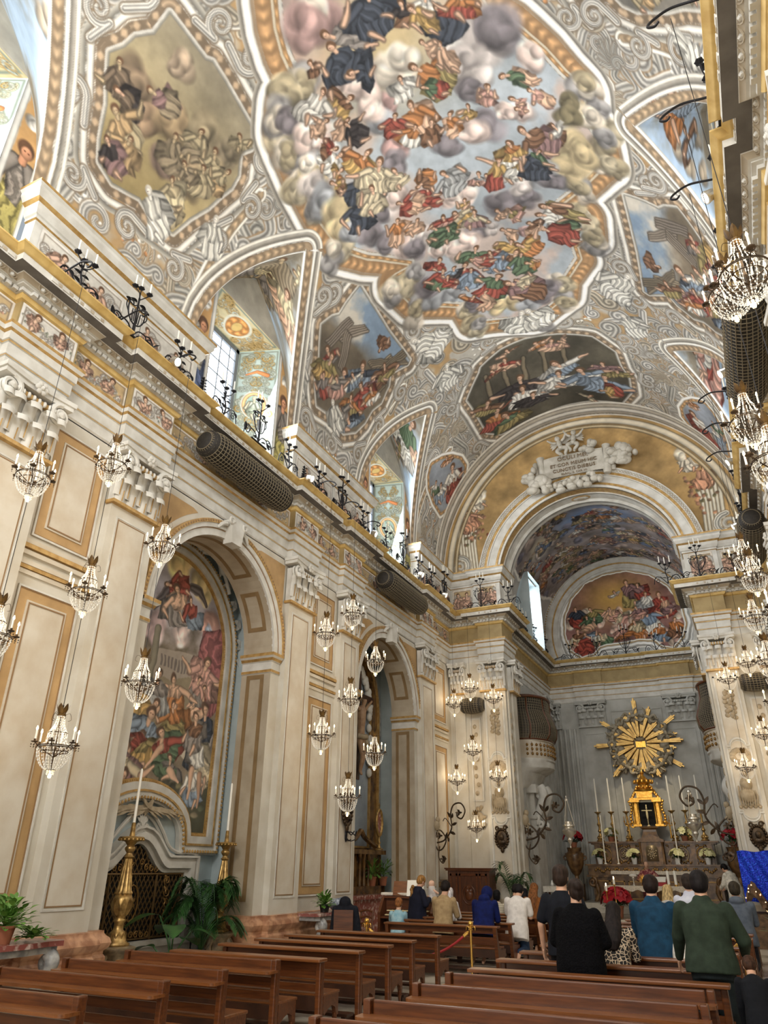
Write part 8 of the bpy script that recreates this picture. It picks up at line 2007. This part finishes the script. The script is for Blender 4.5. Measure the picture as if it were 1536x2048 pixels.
def person(loc, rz, label, H=1.72, pose='stand', lean=.05, bow=.1, turn=0., bulk=1., skin=(206, 160, 132), top=None, bottom=None, hair=None, hstyle='short', sleeve='long', wrists=None, hem=-.1, coat=None, voxel=.012, group=None, extra=None, shoe=(30, 28, 28), knees=None):
    s = H/1.72
    root = empty('person', loc, rz, label, 'person', group); root.scale = (s, s, s)
    hz = {'stand': .92, 'kneel': .6, 'sit': .52}[pose]
    up = Vector((0, math.sin(lean), math.cos(lean))); hip = Vector((0, {'stand': 0, 'kneel': -.02, 'sit': 0}[pose], hz))
    T = lambda h, y=0, x=0: hip+up*h+Vector((x, y*math.cos(lean), -y*math.sin(lean)))
    hu = Vector((math.sin(turn)*math.sin(lean+bow)*0, math.sin(lean+bow), math.cos(lean+bow)))
    nk = T(.49); hd = nk+hu*.165+Vector((0, .02, 0)); hf = Vector((math.sin(turn), math.cos(turn)*hu.z, -hu.y)).normalized()
    b = bulk; sw = .185*(.5+.5*b)
    if pose == 'stand': K = [(-.1, .02, .48), (.1, .02, .48)]; A = [(-.1, -.03, .08), (.1, -.03, .08)]
    elif pose == 'kneel': K = [(-.1, .12, .2), (.1, .12, .2)]; A = [(-.1, -.32, .19), (.1, -.32, .19)]
    else: K = [(-.1, .42, .5), (.1, .42, .5)]; A = [(-.1, .4, .08), (.1, .4, .08)]
    if knees: K, A = knees
    if wrists is None: wrists = [(-.27, .06, hz-.1), (.27, .06, hz-.1)] if pose == 'stand' else [(-.08, .36, hz+.27), (.08, .36, hz+.27)]
    sh = [T(.44, 0, -sw), T(.44, 0, sw)]; EW = []
    for i in (0, 1): EW.append(elbow(sh[i], wrists[i], .29, .26, (-.5 if i == 0 else .5, -.6, -.5)))
    # body: one continuous surface
    mb = MB()
    loft(mb, [(T(-.1), .15*b, .11*b, up), (T(.02), .165*b, .12*b, up), (T(.14), .14*b, .105*b, up), (T(.3), .165*b, .115*b, up), (T(.42), .17*b, .1*b, up), (T(.49), .09, .07, up), (T(.53), .055, .055, up)])
    cap(mb, nk-up*.04, hd-hu*.05, .066, .06)
    q = hu.to_track_quat('Z', 'Y'); X = hf.cross(hu).normalized(); Q = Matrix((X, hf, hu)).transposed()
    hp = lambda x, y, z: hd+X*x+hf*y+hu*z
    mb.ell(hp(0, -.008, .03), (.083, .1, .094), 18, 12, Q); mb.ell(hp(0, .022, -.045), (.058, .066, .07), 16, 10, Q); mb.ell(hp(0, .05, -.085), (.03, .03, .022), 10, 8, Q)
    cap(mb, hp(0, .085, .015), hp(0, .105, -.022), .011, .016)
    for i in (-1, 1):
        mb.ell(hp(i*.077, -.005, -.01), (.012, .022, .033), 8, 6, Q); mb.ell(hp(i*.03, .078, .028), (.022, .014, .009), 8, 6, Q)
    cap(mb, hp(-.02, .083, -.052), hp(.02, .083, -.052), .008, .008)
    for i in (0, 1):
        e, w = EW[i]; cap(mb, sh[i], e, .052*b, .04*b); cap(mb, e, w, .041*b, .028); d = (w-e); hand(mb, w, d, (0, -.3, 1) if pose != 'stand' else (1 if i else -1, 0, .2), 1 if i == 0 else -1, .0095 if voxel < .01 else .011)
        k, a = Vector(K[i]), Vector(A[i]); h = T(-.02, 0, -.085 if i == 0 else .085)
        cap(mb, h, k, .085*b, .058*b); cap(mb, k, a, .055*b, .038)
        f = a+(Vector((0, .15, -.03)) if pose != 'kneel' else Vector((0, -.12, -.1))); cap(mb, a, f, .04, .032)
    remeshed(mb, 'body', skinmat(skin), root, voxel, 4)
    # clothes
    if bottom:
        mb = MB(); loft(mb, [(T(-.16), .165*b, .12*b, up), (T(-.04), .172*b, .124*b, up), (T(.06), .155*b, .112*b, up)])
        for i in (0, 1):
            k, a = Vector(K[i]), Vector(A[i]); h = T(-.04, 0, -.09 if i == 0 else .09); cap(mb, h, k, .094*b, .075*b); cap(mb, k, a+Vector((0, 0, .0)), .073*b, .062)
        remeshed(mb, 'trousers', bottom, root, .014, 3)
    if coat:
        mb = MB(); z1 = coat[1]
        if pose == 'stand': loft(mb, [((0, 0, z1), .24*b, .19*b, (0, 0, 1)), ((0, 0, lerp(z1, hz, .5)), .25*b, .2*b, (0, 0, 1)), (T(-.05), .25*b, .2*b, up), (T(.12), .235*b, .18*b, up), (T(.3), .23*b, .165*b, up), (T(.41), .2*b, .135*b, up), (T(.5), .11*b, .1, up), (T(.54), .075, .075, up)])
        else: loft(mb, [((0, -.05, .22), .26*b, .27*b, (0, 0, 1)), (T(-.1), .24*b, .2*b, up), (T(.12), .2*b, .16*b, up), (T(.3), .21*b, .15*b, up), (T(.42), .21*b, .13*b, up), (T(.5), .1*b, .09, up), (T(.54), .07, .07, up)])
        for i in (0, 1): e, w = EW[i]; cap(mb, sh[i]-up*.02, e, .076*b, .07*b); cap(mb, e, lerp(e, w, .93), .072*b, .055*b)
        remeshed(mb, 'coat', coat[0], root, .013, 5)
    elif top:
        mb = MB(); loft(mb, [(T(hem-.04), .205*b, .16*b, up), (T(hem*.4+.02), .2*b, .154*b, up), (T(.14), .175*b, .135*b, up), (T(.3), .185*b, .135*b, up), (T(.41), .19*b, .118*b, up), (T(.47), .13*b, .09, up), (T(.52), .068, .066, up)])
        for i in (0, 1):
            e, w = EW[i]; cap(mb, sh[i]-up*.01, e if sleeve == 'long' else lerp(sh[i], e, .75), .066*b, .056*b if sleeve == 'long' else .068*b)
            if sleeve == 'long': cap(mb, e, lerp(e, w, .94), .058*b, .042)
        if extra == 'hood':
            mb.ell(T(.5, -.06), (.12, .09, .07), 14, 8)
        if extra == 'hood_up':
            mb.ell(hp(0, -.02, .01), (.115, .125, .135), 16, 10, Q); mb.ell(T(.5, -.04), (.12, .1, .09), 14, 8)
        if extra == 'collar': cap(mb, T(.5, 0, -.03), T(.5, 0, .03), .066, .066)
        remeshed(mb, 'sweater' if sleeve == 'long' else 'shirt', top, root, .012, 4)
    # hair
    if hair:
        mb = MB(); hm = mat('hair', hair, .6, c2=tuple(int(v*.6) for v in hair), scale=40, stretch=(1, 1, .2), bump=.3, spec=.15)
        if hstyle != 'veil':
            mb.ell(hp(0, -.02, .044), (.095, .11, .097), 18, 12, Q); mb.ell(hp(0, -.045, -.005), (.09, .082, .09), 16, 10, Q)
        if hstyle == 'thick': mb.ell(hp(0, -.015, .05), (.098, .112, .1), 16, 10, Q); mb.ell(hp(0, -.05, -.02), (.09, .07, .085), 14, 8, Q)
        if hstyle == 'bun': mb.ell(hp(.0, -.105, .045), (.055, .05, .055), 12, 8, Q); cap(mb, hp(-.02, -.1, -.03), hp(.0, -.1, -.1), .03, .015)
        if hstyle == 'bob': mb.ell(hp(0, -.03, -.03), (.095, .085, .12), 16, 10, Q)
        if hstyle == 'long':
            loft(mb, [(hp(0, -.03, .05), .09, .09, up), (hp(0, -.05, -.04), .095, .085, up), (T(.45, -.1), .115, .06, up), (T(.3, -.13), .1, .045, up), (T(.2, -.13), .05, .03, up)], 14)
        if hstyle == 'braid':
            for k in range(9): mb.ell(T(.52-.062*k, -.12-.02*math.sin(k), .012*(-1)**k-.05), (.05-.003*k, .045, .045), 10, 6)
        if hstyle == 'veil':
            loft(mb, [(hp(0, -.01, .125), .03, .03, up), (hp(0, -.012, .1), .08, .09, up), (hp(0, -.015, .03), .103, .118, up), (hp(0, -.03, -.08), .11, .115, up), (T(.42, -.02), .2, .13, up), (T(.2, -.04), .23, .15, up), (T(-.05, -.04), .24, .17, up)], 18)
        remeshed(mb, 'veil' if hstyle == 'veil' else 'hair', hm, root, .012, 3)
    if pose == 'stand' and shoe:
        for i in (0, 1):
            mb = MB(); a = Vector(A[i]); cap(mb, a+Vector((0, -.02, -.03)), a+Vector((0, .16, -.045)), .046, .035); mb.box(a.x-.045, a.x+.045, a.y-.07, a.y+.2, a.z-.08, a.z-.06); remeshed(mb, 'shoe', cloth(shoe, None, .5), root, .012, 3)
    return root
def crowd():
    g = 'people kneeling in the left front benches'
    person((-.62, 8.93, 0), 0, 'large man in a dark green sweater standing at the right end of a bench', 1.76, lean=.1, bow=.14, bulk=1.22, top=cloth((46, 58, 46), (38, 48, 38)), bottom=cloth((34, 42, 44), (26, 32, 34)), hair=(30, 25, 26), hem=-.07, voxel=.0085, wrists=[(-.34, .36, .83), (.3, .3, .95)], extra='collar')
    person((-1.92, 8.98, 0), 0, 'woman with tied up hair standing in a long black fur coat', 1.66, lean=.06, bow=.05, bulk=1.08, coat=(M['fur'], .4), bottom=cloth((16, 16, 18)), hair=(48, 36, 30), hstyle='bun', turn=-.5, wrists=[(-.16, .3, 1.05), (.16, .3, 1.05)])
    person((-2.28, 9.9, 0), 0, 'dark haired man in a black t-shirt standing behind the fur coat woman', 1.8, lean=.06, bow=.05, top=cloth((22, 24, 32), (16, 18, 24)), bottom=cloth((20, 20, 26)), hair=(58, 44, 36), hstyle='thick', sleeve='short', wrists=[(-.28, .1, .84), (.28, .1, .84)])
    person((-1.72, 9.93, .12), 0, 'woman with long dark hair in a leopard print top kneeling beside the fur coat', 1.62, 'kneel', .3, .2, top=M['leopard'], bottom=cloth((24, 22, 24)), hair=(36, 28, 26), hstyle='long')
    person((-1.36, 10.9, .2), 0, 'man in a blue denim jacket kneeling, seen from behind, centre right', 1.86, 'kneel', .22, .12, bulk=1.18, top=cloth((24, 62, 88), (18, 48, 70)), bottom=cloth((22, 24, 30)), hair=(40, 28, 24), extra='collar')
    person((-1.02, 10.6, .1), 0, 'person in cream white clothes bending down between the blue and green men', 1.5, 'kneel', .75, .6, top=cloth((214, 208, 196)), bottom=cloth((200, 196, 186)), hair=(90, 70, 54))
    person((-1.6, 15.2, .1), 0, 'blonde woman in a light grey hooded sweatshirt behind the benches', 1.74, 'kneel', .08, .1, top=cloth((178, 176, 172), (156, 154, 152)), bottom=cloth((50, 54, 66)), hair=(196, 168, 118), hstyle='long', extra='hood')
    person((-1.18, 14.55, .15), 0, 'man in a pale blue white shirt left of the green sweater man', 1.9, 'kneel', .06, .06, top=cloth((206, 208, 218), (190, 192, 206), bump=.1), bottom=cloth((40, 42, 52)), hair=(54, 44, 38), extra='collar')
    person((-.5, 15.4, .1), 0, 'man in a slate blue hooded jacket right of the green sweater man', 1.82, 'kneel', .1, .12, bulk=1.1, top=cloth((92, 100, 112), (78, 86, 98)), bottom=cloth((40, 44, 56)), hair=(62, 54, 42), extra='hood')
    person((-.24, 8.15, 0), .1, 'small child in a dark jacket and blue jeans leaning at the right edge', 1.12, lean=.5, bow=.3, top=cloth((16, 18, 24)), bottom=cloth((36, 66, 110), (26, 50, 88)), hair=(70, 46, 32), wrists=[(-.2, .3, .75), (.2, .25, .7)], hem=-.16)
    person((-5.8, 15.0, .12), 0, 'man in a beige shirt kneeling, leftmost man in the front bench', 1.76, 'kneel', .16, .35, top=cloth((170, 146, 108), (150, 126, 92)), bottom=cloth((20, 20, 24)), hair=(34, 26, 22), group=g)
    person((-6.08, 15.95, .1), 0, 'kneeling woman covered by a long white veil', 1.62, 'kneel', .14, .25, top=cloth((230, 224, 222)), bottom=cloth((226, 220, 218)), hair=(236, 230, 230), hstyle='veil', group=g)
    person((-4.98, 15.0, .12), 0, 'kneeling person in a navy hooded sweatshirt with bowed head', 1.72, 'kneel', .32, .6, bulk=1.1, top=cloth((16, 28, 84), (12, 20, 64)), bottom=cloth((16, 18, 24)), hair=(30, 26, 26), extra='hood_up', group=g)
    person((-4.6, 15.95, .1), 0, 'man in a white t-shirt and jeans kneeling with bowed head', 1.78, 'kneel', .3, .6, bulk=1.12, top=cloth((222, 216, 210), (204, 198, 192)), bottom=cloth((44, 60, 84), (34, 48, 70)), hair=(24, 20, 22), sleeve='short', hem=-.2, group=g)
    person((-4.72, 17.75, .1), 0, 'long haired woman in a rust brown coat kneeling', 1.7, 'kneel', .16, .35, coat=(cloth((136, 84, 40), (112, 66, 30)), .4), bottom=cloth((50, 36, 26)), hair=(140, 88, 46), hstyle='long', group=g)
    person((-5.15, 17.75, .1), 0, 'man in a dark navy jacket kneeling left of the rust brown coat', 1.68, 'kneel', .2, .4, top=cloth((30, 34, 46)), bottom=cloth((24, 24, 30)), hair=(28, 24, 24), group=g)
    person((-6.05, 19.3, 0), 0, 'woman with a black bob in a striped cream sweater before the confessional', 1.66, 'sit', .02, .1, top=M['stripes'], bottom=cloth((40, 40, 46)), hair=(22, 20, 22), hstyle='bob', group=g)
    person((-5.35, 19.3, 0), 0, 'woman with long black hair seated before the left arch pier', 1.72, 'sit', .04, .1, top=cloth((24, 24, 30)), bottom=cloth((24, 24, 30)), hair=(20, 18, 22), hstyle='long', group=g)
    w = person((-6.95, 16.4, 0), -.6, 'woman with a long golden braid in a navy dress holding a baby', 1.62, lean=.06, bow=.45, coat=(cloth((26, 28, 44), (20, 22, 36)), .35), hair=(176, 128, 70), hstyle='braid', sleeve='short', wrists=[(-.1, .28, 1.12), (.16, .24, 1.2)])
    bb = empty('person', (-6.67, 16.58, 1.22), -.6, 'baby with a bare head carried on the arm of the woman with braid', 'person')
    mb = MB(); mb.ell((0, 0, .2), (.065, .07, .075), 14, 10); mb.ell((0, .07, .18), .014, 6, 5); cap(mb, (0, 0, .12), (0, .02, -.06), .07, .09); cap(mb, (-.06, 0, .08), (-.1, .1, .02), .028, .022); cap(mb, (.06, 0, .08), (.1, .1, .02), .028, .022); cap(mb, (-.04, .02, -.08), (-.06, .16, -.12), .045, .03); cap(mb, (.04, .02, -.08), (.06, .16, -.12), .045, .03); remeshed(mb, 'body', skinmat((226, 182, 156)), bb, .01, 3)
    mb = MB(); cap(mb, (0, 0, .11), (0, .02, -.07), .08, .1); remeshed(mb, 'romper', cloth((214, 206, 200)), bb, .012, 3)
    person((-7.42, 16.42, 0), 0, 'fair haired boy in a light blue shirt seated at the organ', 1.5, 'sit', .06, .1, skin=(224, 180, 150), top=cloth((132, 178, 196), (176, 206, 214), scale=9), bottom=cloth((44, 66, 108)), hair=(180, 116, 66), sleeve='short', wrists=[(-.16, .42, .86), (.16, .42, .86)])
    # clergy
    person((-3.72, 29.95, .28), PI, 'priest in patterned red chasuble facing the nave behind the altar table', 1.74, lean=.1, bow=.25, coat=(M['chasuble'], .3), bottom=cloth((226, 222, 214)), hair=None, wrists=[(-.3, .3, 1.22), (.26, .36, 1.1)])
    person((-.85, 26.9, .3), .9, 'altar server in a white alb bending by the nativity scene', 1.68, lean=.3, bow=.4, coat=(cloth((220, 214, 200)), .2), hair=(22, 18, 18), wrists=[(-.1, .45, .95), (.12, .45, .95)])
    cb = empty('coat_on_chair', (-8.0, 15.05, 0), .3, 'black padded coat hung over a chair left of the organ', 'coat')
    mb = MB(); loft(mb, [((0, 0, .35), .27, .2, (0, 0, 1)), ((0, 0, .7), .25, .17, (0, 0, 1)), ((0, 0, 1.0), .2, .12, (0, 0, 1)), ((0, .02, 1.08), .1, .08, (0, 0, 1))]); cap(mb, (-.2, 0, .95), (-.26, .05, .55), .08, .07); cap(mb, (.2, 0, .95), (.27, .05, .55), .08, .07); mb.ell((0, -.04, 1.08), (.13, .1, .12), 12, 8)
    remeshed(mb, 'padded_coat', cloth((20, 22, 30), (30, 32, 40)), cb, .014, 4)
    mb = MB()
    for a in (-1, 1):
        for b in (-1, 1): mb.tube([(a*.18, b*.16, 0), (a*.18, b*.16, .45)], .02, 6)
    mb.box(-.22, .22, -.2, .2, .42, .46); mb.box(-.2, .2, -.2, -.16, .46, .95); mb.build('chair_frame', 'wood', cb)
def special_cloth():
    M['fur'] = mat('black_fur', (16, 16, 19), .95, c2=(8, 8, 10), scale=60, bump=.9, spec=.1)
    M['chasuble'] = mat('red_brocade', (112, 34, 44), .7, c2=(188, 140, 120), scale=18, contrast=(.5, .62))
    m = M['leopard'] = mat('leopard_print', (24, 20, 20), .8); nt = m.node_tree; b = nt.nodes['Principled BSDF']
    tc = nt.nodes.new('ShaderNodeTexCoord'); v = nt.nodes.new('ShaderNodeTexVoronoi'); v.feature = 'DISTANCE_TO_EDGE'; v.inputs['Scale'].default_value = 22; r = nt.nodes.new('ShaderNodeValToRGB')
    r.color_ramp.elements[0].position = .05; r.color_ramp.elements[0].color = (*lin((206, 186, 160)), 1); r.color_ramp.elements[1].position = .1; r.color_ramp.elements[1].color = (*lin((26, 22, 22)), 1)
    nt.links.new(tc.outputs['Object'], v.inputs['Vector']); nt.links.new(v.outputs['Distance'], r.inputs['Fac']); nt.links.new(r.outputs['Color'], b.inputs['Base Color'])
    m = M['stripes'] = mat('striped_knit', (200, 190, 168), .9); nt = m.node_tree; b = nt.nodes['Principled BSDF']
    tc = nt.nodes.new('ShaderNodeTexCoord'); v = nt.nodes.new('ShaderNodeTexWave'); v.bands_direction = 'Z'; v.inputs['Scale'].default_value = 8; r = nt.nodes.new('ShaderNodeValToRGB')
    r.color_ramp.elements[0].color = (*lin((208, 198, 176)), 1); r.color_ramp.elements[1].color = (*lin((150, 142, 126)), 1)
    nt.links.new(tc.outputs['Object'], v.inputs['Vector']); nt.links.new(v.outputs['Fac'], r.inputs['Fac']); nt.links.new(r.outputs['Color'], b.inputs['Base Color'])
special_cloth(); crowd()
# ------------------------------------------------------------------ daylight with added fill, and render look
def area(name, loc, target, sx, sy, power, col=(1, 1, 1)):
    l = bpy.data.lights.new(name, 'AREA'); l.shape = 'RECTANGLE'; l.size = sx; l.size_y = sy; l.energy = power; l.color = col
    o = bpy.data.objects.new(name, l); COL.objects.link(o); o.location = loc
    d = Vector(target)-Vector(loc); o.rotation_euler = d.to_track_quat('-Z', 'Y').to_euler(); return o
def lights():
    day = (.93, .97, 1.0)
    for yc in PENS:
        area('daylight_and_fill', (-9.6, yc, 12.7), (-3.7, yc, 11.5), 2.6, 3.4, 560, day)
        area('daylight_and_fill', (mirx(-9.55), yc, 12.7), (-6.7, yc, 10.5), 2.6, 3.4, 620, day)
    area('daylight_and_fill', (-3.7, -3.8, 11), (-4.2, 10, 9.5), 5, 6, 2300, (1, .99, .97))  # added lamp for an unseen facade window; the back wall has no opening
    area('daylight_and_fill', (-3.7, -3.8, 3), (-4.2, 14, 5), 4, 4, 320, (1, .95, .88))  # added low fill behind the viewer, brightens benches and people; no window there
    w = bpy.data.worlds.new('world'); SC.world = w; w.use_nodes = True
    bg = w.node_tree.nodes['Background']; bg.inputs[0].default_value = (.8, .9, 1, 1); bg.inputs[1].default_value = .6
    v = SC.view_settings; v.view_transform = 'Standard'; v.look = 'None'; v.gamma = 1; v.use_curve_mapping = False; v.exposure = -0.32
lights()
for i, p in enumerate(LIGHTPOS):
    l = bpy.data.lights.new('chandelier_light', 'POINT'); l.energy = 14; l.color = (1, .8, .56); l.shadow_soft_size = .22
    o = bpy.data.objects.new('chandelier_light', l); COL.objects.link(o); o.location = p
area('daylight_and_fill', (-8.3, 30.2, 12.2), (-3, 30.2, 8), 1.6, 2.6, 260, (.93, .97, 1))
area('daylight_and_fill', (.6, 30.2, 12.2), (-5, 31, 7), 1.6, 2.6, 260, (.93, .97, 1))
def spot(loc, target, power, size, col=(1, .82, .55), r=.1):
    l = bpy.data.lights.new('altar_spot', 'SPOT'); l.energy = power; l.color = col; l.spot_size = size; l.spot_blend = .6; l.shadow_soft_size = r
    o = bpy.data.objects.new('altar_spot', l); COL.objects.link(o); o.location = loc; o.rotation_euler = (Vector(target)-Vector(loc)).to_track_quat('-Z', 'Y').to_euler()
spot((-3.75, 29.5, 9.2), (-3.75, 33.2, 3.6), 900, .75)
spot((-6.9, 29.5, 7.2), (-3.75, 33.2, 4.2), 600, .6); spot((-.6, 29.5, 7.2), (-3.75, 33.2, 4.2), 600, .6)
